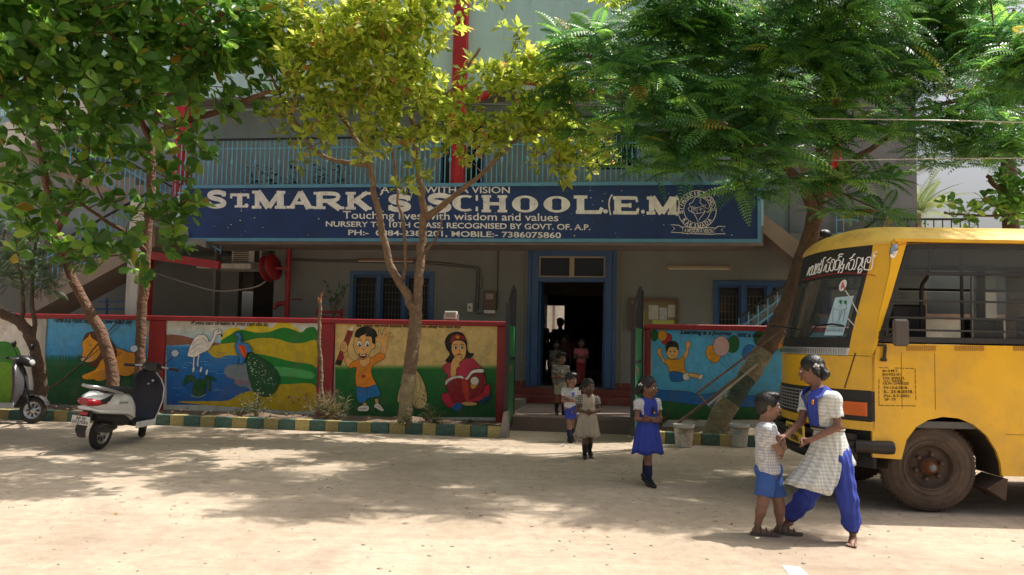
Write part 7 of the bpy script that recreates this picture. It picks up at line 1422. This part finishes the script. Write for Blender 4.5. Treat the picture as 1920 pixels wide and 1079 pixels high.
def shoes(J, s, t, m=None, sock=None, sh=.5, name='shoe'):
    m = m or M_shoe
    for q in 'LR':
        an = J['an'+q]; fd = Vector(J['foot'+q]).normalized(); zf = an.z-.085*s
        P_ = [limbp(an-fd*.025*s-Vector((0, 0, .042*s)), an+fd*.06*s-Vector((0, 0, .052*s)), .042*s, .038*s, .02), limbp(an+fd*.05*s-Vector((0, 0, .052*s)), an+fd*.15*s-Vector((0, 0, .06*s)), .042*s, .030*s, .02), limbp(an-fd*.01*s-Vector((0, 0, .03*s)), an-Vector((0, 0, .0))-fd*.005*s, .042*s, .038*s, .01)]
        o = put(name, field_mesh(P_, .0065, [((0, 0, zf), (0, 0, -1)), (A(an+Vector((0, 0, .0))), (0, 0, 1))]), m, t)
        mb = MB(); mb.tube([an-fd*.05*s-Vector((0, 0, .079*s)), an+fd*.05*s-Vector((0, 0, .079*s)), an+fd*.165*s-Vector((0, 0, .079*s))], [.036*s, .042*s, .030*s], 10, sq=.2); mb.build('sole', M_black, o)
        if sock: k = J['kn'+q]; garment('sock', t, [limbp(an.lerp(k, sh), an.lerp(k, .25), .052*s, .047*s, .01), limbp(an.lerp(k, .25), an, .047*s, .036*s, .01)], sock, [(A(an.lerp(k, sh+.06)), A((k-an).normalized()))], wr=.001)
def kid_joints(base, ht, face, arms='fold', step=.05, hs=None, headturn=0, lean=0):
    """generic standing or walking child, ht tall, facing angle in world degrees"""
    f = Vector((math.cos(rad(face)), math.sin(rad(face)), 0)); r = f.cross(Vector((0, 0, 1))); z = Vector((0, 0, 1)); s = ht/1.5*1.06; B = base
    hs_ = ht*.093+.105; hs_ = hs_/.205      # head height relative to the built head
    J = dict(base=base, face=tuple(f), s=s); J['head'] = B+z*(ht-.112*hs_)+f*.01; J['neck'] = B+z*(ht-.235*hs_); ny = J['neck'].z
    J['pelvis'] = B+z*ht*.50; J['waist'] = B+z*ht*.585; J['chest'] = B+z*ht*.685; sw = ht*.105
    J['shL'] = J['neck']-r*sw-z*.035*s*1.1; J['shR'] = J['neck']+r*sw-z*.035*s*1.1
    for q, sg in (('L', -1), ('R', 1)):
        J['hip'+q] = J['pelvis']+r*.058*s*sg*1.05-z*.03*s; st = step*sg
        J['kn'+q] = B+z*ht*.272+r*.055*s*sg+f*(st*.7+.01); lift = .035 if (sg*step < 0 and abs(step) > .04) else 0
        J['an'+q] = B+z*(.085*s+lift)+r*.055*s*sg+f*st; J['foot'+q] = tuple(f*1.0+r*.15*sg-(z*.35 if lift else z*0))
    if arms == 'fold':
        for q, sg in (('L', -1), ('R', 1)):
            J['el'+q] = J['sh'+q]+r*.028*s*sg*1.6-z*.215*s+f*.02; J['wr'+q] = J['waist']+z*(.045 if q == 'L' else .012)*s+f*(.125 if q == 'L' else .145)*s-r*.05*s*sg
            J['hand'+q] = tuple(-r*sg*1.0+f*-.05+z*.12); J['palm'+q] = tuple(f)
    elif arms == 'front':
        for q, sg in (('L', -1), ('R', 1)): J['el'+q] = J['sh'+q]+r*.06*s*sg-z*.21*s+f*.015; J['wr'+q] = J['waist']+z*.0*s+f*.135*s+r*.055*s*sg; J['hand'+q] = tuple(-r*sg+f*.2); J['palm'+q] = tuple(f)
    else:
        for q, sg in (('L', -1), ('R', 1)): J['el'+q] = J['sh'+q]+r*.035*s*sg-z*.24*s; J['wr'+q] = J['el'+q]+r*.01*s*sg-z*.2*s+f*.05*s; J['palm'+q] = tuple(-r*sg)
    ht_ = rad(face+headturn); J['look'] = (math.cos(ht_), math.sin(ht_), -.12); J['hs'] = hs_; return J
# --- girl in blue pinafore
gp = W.gr(1213, 909); J = kid_joints(gp, 1.15, -62, 'fold', .09, headturn=28); s = J['s']
t = person('girl in royal blue pinafore walking with folded arms in front of the gate', J, s, SK1, 'braids', J['hs'], look=J['look'])
shirt(J, s, K_white, t, hem=J['pelvis'].z, sleeve=.45, name='blouse', puff=1.1)
_f = Vector(J['face']); _r = _f.cross(Vector((0, 0, 1)))
def bodice(J, s, m, t, name='pinafore_bodice'):
    f = Vector(J['face']).normalized(); r = f.cross(Vector((0, 0, 1))); Rb = [list(x) for x in Matrix((r, f, Vector((0, 0, 1)))).transposed()]
    P_ = [('e', A(J['chest']+Vector((0, 0, .012))), (.150*s, .112*s, .20*s), Rb, .03), ('e', A(J['waist']), (.134*s, .108*s, .13*s), Rb, .04)]
    for sg in (-1, 1): P_.append(('c', A(J['shR' if sg > 0 else 'shL']+r*.03*s*sg+Vector((0, 0, .06*s))), A(J['shR' if sg > 0 else 'shL']+r*.015*s*sg-Vector((0, 0, .10*s))), .040*s, .035*s, -.01))
    P_.append(('c', A(J['neck']+f*.10*s), A(J['neck']+f*.12*s-Vector((0, 0, .03*s))), .035*s, .012*s, -.008)); P_.append(('c', A(J['neck']), A(J['neck']+Vector((0, 0, .1))), .062*s, .09*s, -.01))
    garment(name, t, P_, m, [((0, 0, J['waist'].z-.05*s), (0, 0, -1))])
def tie(J, s, m, t, l=.16):
    f = Vector(J['face']).normalized(); r = f.cross(Vector((0, 0, 1))); a = J['neck']+f*.075*s-Vector((0, 0, .045*s)); b = J['chest']+f*.128*s-Vector((0, 0, .02*s)); mb = MB()
    rings = [[p+r*w_*s*i+f*j*.008 for i, j in ((-1, 0), (-1, 1), (1, 1), (1, 0))] for p, w_ in ((a, .016), (a-Vector((0, 0, .02*s)), .011), (a.lerp(b, .5)+f*.01, .02), (b, .026), (b-Vector((0, 0, .03*s)), .004))]
    mb.loft(rings, sm=False); o = mb.build('tie', m, t); mb = MB(); mb.ell(b+f*.012, (.012*s, .012*s, .016*s), 0, 8); mb.build('tie_badge', mat('gold_badge', (.6, .35, .12), .5), o)
bodice(J, s, C_blue, t); tie(J, s, C_navy, t); skirt(J, s, C_blue, t, J['waist'].z+.015, gp.z+.335, .115, .175, 13); shoes(J, s, t, None, M_sock, .62)
# --- girl in tan pinafore
gp = W.gr(1101, 859); J = kid_joints(gp, 1.03, -86, 'front', .05, headturn=20); s = J['s']
t = person('girl in khaki pinafore over a dark checked blouse clasping her hands at the waist', J, s, SK3, 'bob', J['hs'], look=J['look'])
shirt(J, s, K_brown, t, hem=J['pelvis'].z, sleeve=.5, name='blouse', puff=1.15); bodice(J, s, C_tan, t); skirt(J, s, C_tan, t, J['waist'].z+.01, gp.z+.27, .105, .165, 12); shoes(J, s, t, None, M_sockb, .5)
# --- boy in blue shorts
gp = W.gr(1069, 829); J = kid_joints(gp, 1.04, -70, 'fold', .06, headturn=18); s = J['s']
t = person('boy in bright blue shorts and white shirt behind the girl in khaki', J, s, SK2, 'short', J['hs'], look=J['look'])
shirt(J, s, K_white, t, hem=J['pelvis'].z-.01, sleeve=.5); tie(J, s, C_blue, t); shorts(J, s, C_blue, t, .72); shoes(J, s, t, None, M_sock, .6)
# --- boy in checks on the steps
gp = F.gr(1050, 778, S1); gw = F.M @ gp; J = kid_joints(gw, 1.08, -75, 'fold', -.07, headturn=10); s = J['s']
t = person('boy in checked shirt and cream shorts stepping down the entrance steps with folded arms', J, s, SK2, 'short', J['hs'], look=J['look'])
shirt(J, s, K_brown, t, hem=J['pelvis'].z-.03, sleeve=.55); tie(J, s, C_cream, t); shorts(J, s, C_cream, t, .7, w_=1.05); shoes(J, s, t, None, M_sockb, .5)
# --- children and adults in the doorway and corridor
gp = F.gr(1089, 722, FL); gp = F.M @ Vector((F.at(1089, 700, VF+.25).x, VF+.25, FL)); J = kid_joints(gp, 1.05, -92, 'fold', .02); s = J['s']
t = person('girl in pink top and dark red trousers standing in the doorway', J, s, SK3, 'bob', J['hs'], look=J['look'], detail=.010); shirt(J, s, C_pink, t, hem=J['pelvis'].z-.03, sleeve=.5, name='top')
garment('trousers', t, [('e', A(J['pelvis']), (.14*s, .11*s, .1*s), None, .03)]+[limbp(J['hip'+q], J['an'+q]+Vector((0, 0, .03)), .085*s, .055*s, .03) for q in 'LR'], C_red); shoes(J, s, t)
def back_person(px_, v, ht, lab, face=-90, top=C_grey, low=C_navy, hair='short', z=FL, u_=None, py_=650):
    gp = F.M @ Vector((F.at(px_, py_, v).x, v, z)); J = kid_joints(gp, ht, face, 'down', .02); s = J['s']; t = person(lab, J, s, SK3, hair, J['hs'], look=J['look'], detail=.013)
    garment('shirt', t, [('e', A(J['chest']), (.15*s, .10*s, .165*s), None, .04), ('e', A(J['waist']), (.13*s, .10*s, .13*s), None, .05), ('e', A(J['pelvis']), (.14*s, .11*s, .11*s), None, .05)]+[limbp(J['sh'+q], J['sh'+q].lerp(J['el'+q], .7), .058*s, .05*s, .03) for q in 'LR'], top, [(A(J['neck']-Vector((0, 0, .01))), (0, 0, 1))], h=.012)
    garment('trousers', t, [('e', A(J['pelvis']), (.135*s, .105*s, .1*s), None, .03)]+[limbp(J['hip'+q], J['an'+q]+Vector((0, 0, .02)), .09*s, .06*s, .03) for q in 'LR'], low, h=.012); return t
back_person(1057, VF+1.0, 1.12, 'dim child waiting just inside the doorway behind the checked boy', top=cloth('dark_maroon_cloth', (.09, .03, .04)))
back_person(1043, VF+.5, 1.0, 'small child in a grey green shirt just behind the checked boy', top=cloth('grey_green_cloth', (.14, .15, .12)), low=C_tan)
back_person(1063, VF+1.8, 1.2, 'shadowy child in the middle of the dark corridor', top=C_red); back_person(1014, VF+4.5, 1.62, 'tall silhouetted adult at the left side of the corridor', face=60)
back_person(1050, VF+5.5, 1.62, 'silhouetted adult against the bright far opening of the corridor', face=100); back_person(1034, VF+4.0, 1.2, 'silhouetted child between the two adults in the corridor', face=-60)
gp = F.M @ Vector((F.at(1546, 452, 1.95).x, 1.95, F.at(1546, 440, 1.95).z-1.62)); t = back_person(1546, 1.95, 1.66, 'man with black hair on the stairs, only his head showing above the bus', face=180, top=C_grey, z=F.at(1546, 432, 1.95).z-1.66, py_=452)
# --- boy held by the tall girl
dB = W.gr(1447, 1003).y
def pj(x, y, dy=0): return W.at(x, y, dB+dy)
b0 = W.gr(1446, 1004); s = .86
J = dict(base=Vector((b0.x, dB, 0)), face=(.93, -.30, 0), bw=.93); J['head'] = pj(1441, 762); J['neck'] = pj(1434, 793); J['chest'] = pj(1437, 818); J['waist'] = pj(1437, 852); J['pelvis'] = pj(1441, 884)
J['shR'] = pj(1441, 806, -.11); J['shL'] = pj(1440, 804, .10); J['elR'] = pj(1461, 846, -.15); J['wrR'] = pj(1470, 834, -.02); J['handR'] = (.4, .9, .1); J['palmR'] = (1, -.3, 0); J['elL'] = pj(1468, 838, .12); J['wrL'] = pj(1466, 848, -.06); J['handL'] = (-.2, -1, .05); J['palmL'] = (1, -.3, 0)
J['hipL'] = pj(1448, 896, .05); J['hipR'] = pj(1437, 896, -.05); J['knR'] = pj(1430, 944, -.05); J['anR'] = pj(1420, 988, -.03); J['footR'] = (1, -.25, -.05); J['knL'] = pj(1461, 946, .04); J['anL'] = pj(1462, 991, .03); J['footL'] = (1, -.35, -.05)
for q in 'LR': J['an'+q].z = .085*s
t = person('small boy in pale checked shirt, blue shorts and sandals being held by the tall girl', J, s, SK2, 'short', .98, look=(.95, -.12, -.08))
shirt(J, s, K_white, t, hem=J['pelvis'].z-.015, sleeve=.62, loose=1.08); shorts(J, s, C_short, t, .66, w_=1.08)
M_sand = mat('brown_grey_sandal', (.10, .08, .07), .6)
for q in 'LR':
    an = J['an'+q]; fd = Vector(J['foot'+q]); fd.z = 0; fd.normalize(); sd_ = fd.cross(Vector((0, 0, 1))); z0_ = Vector((0, 0, .012)); 
    pr = []; L_ = [(-.055, .022), (-.05, .032), (0, .032), (.06, .036), (.11, .040), (.15, .034), (.175, .015)]
    gl = Vector((an.x, an.y, 0)); poly = [(a, b) for a, b in L_]+[(a, -b) for a, b in L_[::-1]]
    o = MB().prism(poly, .004, .022, lambda p, d: gl+fd*p[0]+sd_*p[1]+Vector((0, 0, d))).build('sandal', M_sand, t)
    m_ = MB()
    for a0, hh, w_ in ((.115, .05, .034), (.075, .062, .034), (.03, .085, .036), (-.01, .10, .036)): m_.tube([gl+fd*a0+sd_*w_+Vector((0, 0, .018)), gl+fd*(a0-.005)+sd_*w_*.8+Vector((0, 0, hh*.75)), gl+fd*(a0-.01)+Vector((0, 0, hh)), gl+fd*(a0-.005)-sd_*w_*.8+Vector((0, 0, hh*.75)), gl+fd*a0-sd_*w_+Vector((0, 0, .018))], .0065, 6)
    m_.build('strap', M_sand, o)
# --- tall girl in kurta
dT = W.gr(1560, 1012).y
def pt(x, y, dy=0): return W.at(x, y, dT+dy)
b0 = W.gr(1545, 1010); s = .98
J = dict(base=Vector((b0.x, dT, 0)), face=(-.9, -.15, 0), bw=.95); J['head'] = pt(1521, 694, .05); J['neck'] = pt(1534, 730, .04); J['chest'] = pt(1541, 765); J['waist'] = pt(1552, 806); J['pelvis'] = pt(1563, 846)
J['shL'] = pt(1563, 746, -.13); J['shR'] = pt(1514, 742, .15); J['elL'] = pt(1572, 800, -.16); J['wrL'] = pt(1519, 826, -.16); J['elR'] = pt(1503, 790, .06); J['wrR'] = pt(1474, 817, -.12)
J['handL'] = (-1, .1, -.05); J['palmL'] = (.1, .6, .6); J['handR'] = (-1, -.15, -.1); J['palmR'] = (0, 0, 1); J['curl'] = .7; J['thumbL'] = 1
J['hipL'] = pt(1574, 862, -.07); J['hipR'] = pt(1552, 862, .08); J['knL'] = pt(1589, 936, -.10); J['anL'] = pt(1599, 1008, -.10); J['knR'] = pt(1508, 938, .16); J['anR'] = pt(1478, 985, .30)
J['anL'].z = .078; J['anR'].z = .10; J['footL'] = (-.45, -.9, -.05); J['footR'] = (-.85, -.4, -.2)
t = person('tall girl in grey checked kurta, blue sash and loose blue trousers gripping the small boy', J, s, SK1, 'braids', 1.0, look=(-.86, .40, -.22))
shirt(J, s, K_kurta, t, hem=J['waist'].z-.03, sleeve=.62, name='kurta_top', loose=.98)
# kurta skirt: flares forward to the left with a slit on the near side
Jw = dict(J); hem_ = [(1472, 906, .02), (1468, 909, .10), (1500, 900, .22), (1560, 890, .22), (1598, 872, .12), (1604, 868, .0), (1598, 880, -.08), (1572, 903, -.17), (1557, 929, -.19), (1520, 920, -.17), (1490, 913, -.10)]
hemp = crom([pt(x, y, d) for x, y, d in hem_], 8, True); n = len(hemp); cf = Vector((-.9, -.15, 0)).normalized(); cr = cf.cross(Vector((0, 0, 1)))
wc = J['waist']; hm = sum((p for p in hemp), Vector())/n; rings = []
a0s = [math.atan2((p-hm).dot(cr), (p-hm).dot(cf)) for p in hemp]
for q_ in (0, 1):
    for k in range(11):
        kk = k/10 if q_ == 0 else 1-k/10; ring = []
        for i, p in enumerate(hemp):
            top = wc+Vector((0, 0, .05))+cf*math.cos(a0s[i])*.098*s+cr*math.sin(a0s[i])*.122*s; mid = J['pelvis']+Vector((0, 0, -.0))+cf*math.cos(a0s[i])*.125*s+cr*math.sin(a0s[i])*.15*s
            P0 = top*(1-kk)**2+mid*2*kk*(1-kk)+p*kk*kk; rp = P0-Vector((lerp(wc.x, hm.x, kk), lerp(wc.y, hm.y, kk), P0.z)); ring.append(P0+rp.normalized()*(.010*kk*math.sin(i*.9)-(.006 if q_ else 0)))
        rings.append(ring)
MB().loft(rings, cap=False).build('kurta_skirt', K_kurta, t)
P_ = [('e', A(J['pelvis']), (.13*s, .11*s, .1*s), None, .03)]
for q in 'LR': k_ = J['kn'+q]; a_ = J['an'+q]; P_ += [limbp(J['hip'+q], k_, .092*s, .080*s, .03), limbp(k_, k_.lerp(a_, .72), .080*s, .066*s, .02), limbp(k_.lerp(a_, .72), a_+(k_-a_).normalized()*.04, .068*s, .046*s, .02)]
put('trousers', field_mesh(P_, .0085, disp=lambda x, y, z: .0045*np.sin(x*120+y*60+z*7)+.003*np.sin(x*60-z*16+y*90)+.0025*np.sin(z*55+x*30)), C_blue, t)
# blue V sash over the shoulders and belt
f = cf; r = cr; up = Vector((0, 0, 1)); ch = J['chest']; nk = J['neck']
def strip(pts, w_, name, m, par=t, th=.008, wv=None):
    P_ = crom(pts, 6); rings = []
    for i, p in enumerate(P_):
        tg = (P_[min(i+1, len(P_)-1)]-P_[max(i-1, 0)]).normalized(); out = (p-(Vector((ch.x, ch.y, p.z)))); out = (out+up*.12*max(0, (p.z-ch.z)*4)).normalized(); sd_ = tg.cross(out).normalized(); ww = w_ if wv is None else lerp(wv[0], wv[1], i/(len(P_)-1))
        rings.append([p+sd_*ww/2, p+sd_*ww/2+out*th, p-sd_*ww/2+out*th, p-sd_*ww/2])
    return MB().loft(rings, sm=False).build(name, m, par)
wst = J['waist']
for sg, sh_ in ((1, J['shR']), (-1, J['shL'])):
    back = nk-f*.085+r*sg*.03-up*.10; topp = nk.lerp(sh_, .62)+up*.028; front = ch+f*.115*s+r*sg*.062+up*.05; low = wst+f*.118*s+r*sg*.012+up*.035
    so = strip([back, nk-f*.055+r*sg*.06+up*.0, topp, topp.lerp(front, .5)+f*.045+up*.01, front, low], .08, 'sash', C_blue)
    if sg < 0: m_ = MB(); m_.ell(front+f*.012-r*.02, (.010, .016, .02), 0, 10); m_.build('badge', mat('orange_badge', (.6, .22, .05), .5), so)
strip([wst+f*.11*s*math.cos(a)+r*.134*s*math.sin(a)+up*.012 for a in np.linspace(-math.pi, math.pi, 16)], .03, 'belt', mat('dark_elastic_belt', (.03, .02, .03), .6), th=.006)
strip([wst+f*.118*s*math.cos(a)+r*.14*s*math.sin(a)+up*.008 for a in np.linspace(-math.pi, math.pi, 16)], .010, 'belt_stripe', C_tan, th=.006)
m_ = MB(); an = J['anL']; m_.tube([an+Vector((.034*math.cos(a), .034*math.sin(a), .008+.004*math.sin(a))) for a in np.linspace(0, 6.28, 17)], .004, 5); m_.build('anklet', mat('dark_anklet', (.05, .04, .04), .4), t)
m_ = MB(); gd = Vector(J['footL']); gd.z = 0; gd.normalize(); sd_ = gd.cross(up)
for k, (o, l, r_) in enumerate(((-.026, .175, .0125), (-.008, .172, .0095), (.007, .166, .009), (.02, .158, .0085), (.032, .148, .008))): m_.tube([an+gd*.125+sd_*o*.8-up*.062, an+gd*(l-.012)+sd_*o*1.1-up*.064, an+gd*l+sd_*o*1.15-up*.068], [r_*1.05, r_, r_*.6], 8)
m_.build('toe', SK2, t, kind='stuff')
# ------------------------------------------------------------------ buckets, leaning frame, wires, litter
def bucket(px_, py_, R, h, c, splash, label):
    b = W.gr(px_, py_); t = thing('bucket', label, 'bucket', (b.x, b.y, 0)); Mx = Matrix.Translation((b.x, b.y, 0))
    MB().lathe([(0, .0), (R*.78, 0), (R*.80, .02), (R*.96, h*.86), (R*1.03, h*.87), (R*1.04, h*.92), (R*.99, h*.93), (R*1.05, h*.98), (R*1.05, h), (R*.97, h), (R*.76, .02), (0, .02)], Mx, 24).build('pail', mat('bucket_%d' % int(px_), c, .6, var=.15, vs=5, dirt=splash, ds=9, damt=.95, bump=.25), t)
    m_ = MB(); m_.tube([(b.x-R*1.05, b.y, h*.9)]+[(b.x-R*1.08*math.cos(a), b.y-R*1.0*math.sin(a), h*.9-R*.25*math.sin(a)) for a in np.linspace(.2, math.pi-.2, 9)]+[(b.x+R*1.05, b.y, h*.9)], .004, 5); m_.build('handle', M_rust, t)
    MB().lathe([(0, h*.55), (R*.9, h*.55)], Mx, 20).build('contents', M_soil, t)
bucket(1282, 838, .150, .33, (.60, .57, .50), (.10, .12, .08), 'whitish paint splashed bucket between the gate leaf and the leaning trunk')
bucket(1386, 838, .145, .34, (.52, .50, .44), (.10, .30, .42), 'paint pail with blue splashes between the leaning trunk and the bus')
b = W.gr(1425, 832); t = thing('plastic_rim', 'pale rim of a container lying right of the blue splashed pail', 'lid', (W.gr(1372, 808).x, W.gr(1372, 808).y, 0)); q = W.gr(1372, 806); MB().lathe([(0, .02), (.13, .02), (.14, .03), (.15, .01), (0, 0)], Matrix.Translation((q.x, q.y, .19)), 18).build('rim', M_plast, t)
yb = 12.15; t = thing('metal_cot_frame', 'old steel cot frame leaning diagonally against the flame tree trunk', 'metal frame', (W.at(1330, 770, yb).x, yb, .1))
X6 = lambda x, y, d=0: W.at(1190+x/3.996, 580+y/3.996, yb+d)
m_ = MB(); m_.tube([X6(468, 628), X6(1110, 150, .15)], .018, 8); m_.build('side_pole', M_rust, t)
m_ = MB(); m_.tube([X6(548, 722, -.25), X6(915, 415, -.2)], .018, 8); m_.build('side_pole', mat('worn_bright_steel', (.5, .42, .34), .35, metal=.6), t)
m_ = MB(); m_.tube([X6(300, 870, .1), X6(500, 720, .05), X6(760, 520, .12)], .022, 8); m_.build('leg', M_rust, t)
m_ = MB(); m_.tube([X6(468, 628), X6(500, 665, -.1), X6(555, 725, -.25), X6(575, 750, -.25)], .014, 8); m_.build('crossbar', M_rust, t)
m_ = MB(); m_.tube([X6(1110, 150, .15), X6(1135, 200, .1), X6(1100, 260, -.1)], .014, 8); m_.build('crossbar', M_rust, t)
m_ = MB(); m_.tube([X6(330, 860, .2), X6(370, 820, -.1), X6(480, 838, -.2)], .012, 6); m_.build('leg', M_rust, t)
def wire(pts, r, label, col=M_cable):
    P_ = crom([W.at(*p) for p in pts], 8); o = MB().tube(P_, r, 5).build('overhead_wire', col, loc=P_[0]); props(o, label, 'wire', 'overhead wires')
    return o
M_wb = mat('grey_service_wire', (.4, .4, .4), .4, metal=.5)
wire([(-60, 130, 13.2), (480, 168, 12.9), (1000, 196, 12.6), (1620, 203, 12), (1990, 208, 11.5)], .008, 'uppermost overhead wire crossing the tree crowns'); 
wire([(1200, 214, 10.5), (1500, 222, 10.2), (1760, 226, 9.8), (2000, 232, 9.4)], .008, 'pale overhead wire just below the uppermost one at the right', M_wb); wire([(1300, 300, 10.5), (1550, 301, 10.2), (1780, 298, 9.8), (2000, 296, 9.4)], .007, 'lowest overhead wire crossing in front of the flame tree at the right', M_wb)
wire([(-60, 205, 13), (300, 200, 12.8), (700, 193, 12.5), (1160, 205, 12.2)], .006, 'thin dark overhead wire through the almond and yellow green crowns')
# litter, pebbles, dry leaves
def ico():
    p = (1+5**.5)/2; v = [(-1, p, 0), (1, p, 0), (-1, -p, 0), (1, -p, 0), (0, -1, p), (0, 1, p), (0, -1, -p), (0, 1, -p), (p, 0, -1), (p, 0, 1), (-p, 0, -1), (-p, 0, 1)]
    f = [(0, 11, 5), (0, 5, 1), (0, 1, 7), (0, 7, 10), (0, 10, 11), (1, 5, 9), (5, 11, 4), (11, 10, 2), (10, 7, 6), (7, 1, 8), (3, 9, 4), (3, 4, 2), (3, 2, 6), (3, 6, 8), (3, 8, 9), (4, 9, 5), (2, 4, 11), (6, 2, 10), (8, 6, 7), (9, 8, 1)]
    return [tuple(c/1.9 for c in q) for q in v], f
def scatter_ground(name, tpl, n, size, m, flat, xr=(-6, 8), yr=(3.4, 12.6), label=None, zz=.0):
    pos = np.stack([rng.uniform(*xr, n), yr[0]+(yr[1]-yr[0])*rng.uniform(0, 1, n)**1.3, np.full(n, zz)], 1); a = rng.uniform(0, 6.28, n); R_ = np.zeros((n, 3, 3)); R_[:, 0, 0] = np.cos(a); R_[:, 0, 1] = -np.sin(a); R_[:, 1, 0] = np.sin(a); R_[:, 1, 1] = np.cos(a); R_[:, 2, 2] = flat; R_[:, 0] *= rng.uniform(.6, 1.2, n)[:, None]
    me = scatter_mesh(name, tpl, pos, R_, rng.uniform(0, 1, n)**3*(size[1]-size[0])+size[0], m); o = bpy.data.objects.new(name, me); COL.objects.link(o); props(o, label, None, None, 'stuff'); return o
scatter_ground('pebbles', ico(), 2600, (.004, .022), mat('pebble_stone', (.33, .28, .22), .9, var=.4, vs=2), .5, label='small pebbles scattered over the sandy ground'); scatter_ground('pebbles', ico(), 220, (.004, .016), mat('dark_pebble', (.10, .08, .06), .9), .5, label='dark gravel bits scattered over the sandy ground')
scatter_ground('dry_leaves', T_SMALL, 800, (.025, .065), leafmat('dry_leaf', [(0, (.12, .07, .03)), (.6, (.25, .15, .06)), (1, (.33, .24, .06))], .8, .1), .5, yr=(6.5, 12.4), label='dry fallen leaves on the shaded ground', zz=.008)
pos = []
v = []; mb = MB()
for k in range(260):
    p = F.M @ Vector((random.uniform(k0+2, k1-.2), random.uniform(VK+.2, -.15), .17)); a = random.uniform(0, 6.28); l = random.uniform(.03, .09); d_ = Vector((math.cos(a), math.sin(a), random.uniform(-.2, .4))); s_ = d_.cross(Vector((0, 0, 1))).normalized()*l*.3; mb.add([p, p+d_*l*.5+s_, p+d_*l, p+d_*l*.5-s_], [(0, 1, 2, 3)])
mb.build('leaf_litter', mat('brown_leaf_litter', (.15, .09, .05), .9, var=.5, vs=3), loc=(0, 12.5, 0), kind='stuff', label='brown leaf litter lying in the planting bed')
for i, (x, y, sz, lab) in enumerate(((1058, 838, .07, 'crumpled white paper scrap on the ground in front of the boy in blue shorts'), (848, 797, .05, 'tiny white scrap on the painted kerb under the reading girl'), (1178, 822, .05, 'small pale paper scrap on the ground left of the girl in blue'))):
    p = W.gr(x, y, .17 if i == 1 else 0)+Vector((0, 0, .012)); m_ = MB()
    vs = [p+Vector((random.uniform(-1, 1)*sz, random.uniform(-1, 1)*sz*.7, random.uniform(0, .025))) for _ in range(7)]
    m_.add(vs, [(0, 1, 2), (0, 2, 3), (1, 3, 4), (2, 5, 4), (0, 5, 6), (3, 6, 4)]); o = m_.build('paper_scrap', mat('white_paper', (.75, .75, .73), .8, bump=0), loc=p); props(o, lab, 'paper scrap')
q = [W.gr(x, y, .004) for x, y in ((1466, 1060), (1500, 1063), (1522, 1085), (1488, 1088))]; m_ = MB(); m_.add(q, [(0, 1, 2, 3)]); o = m_.build('chalk_mark', mat('chalk_white', (.72, .70, .66), .95, var=.2, vs=20), loc=q[0]); props(o, 'faded white painted patch on the sand at the bottom edge', 'ground marking')
b = W.gr(100, 740, .1); 
t = MB().tube([F.at(80, 735, -.25), F.at(112, 716, -.25), F.at(155, 680, -.1), F.at(200, 625, -.05), F.at(236, 588, -.02)], .012, 6).build('stick', M_rust, loc=F.at(100, 720, -.2), fr=F); props(t, 'long thin reddish stick leaning diagonally against the lion mural', 'stick')
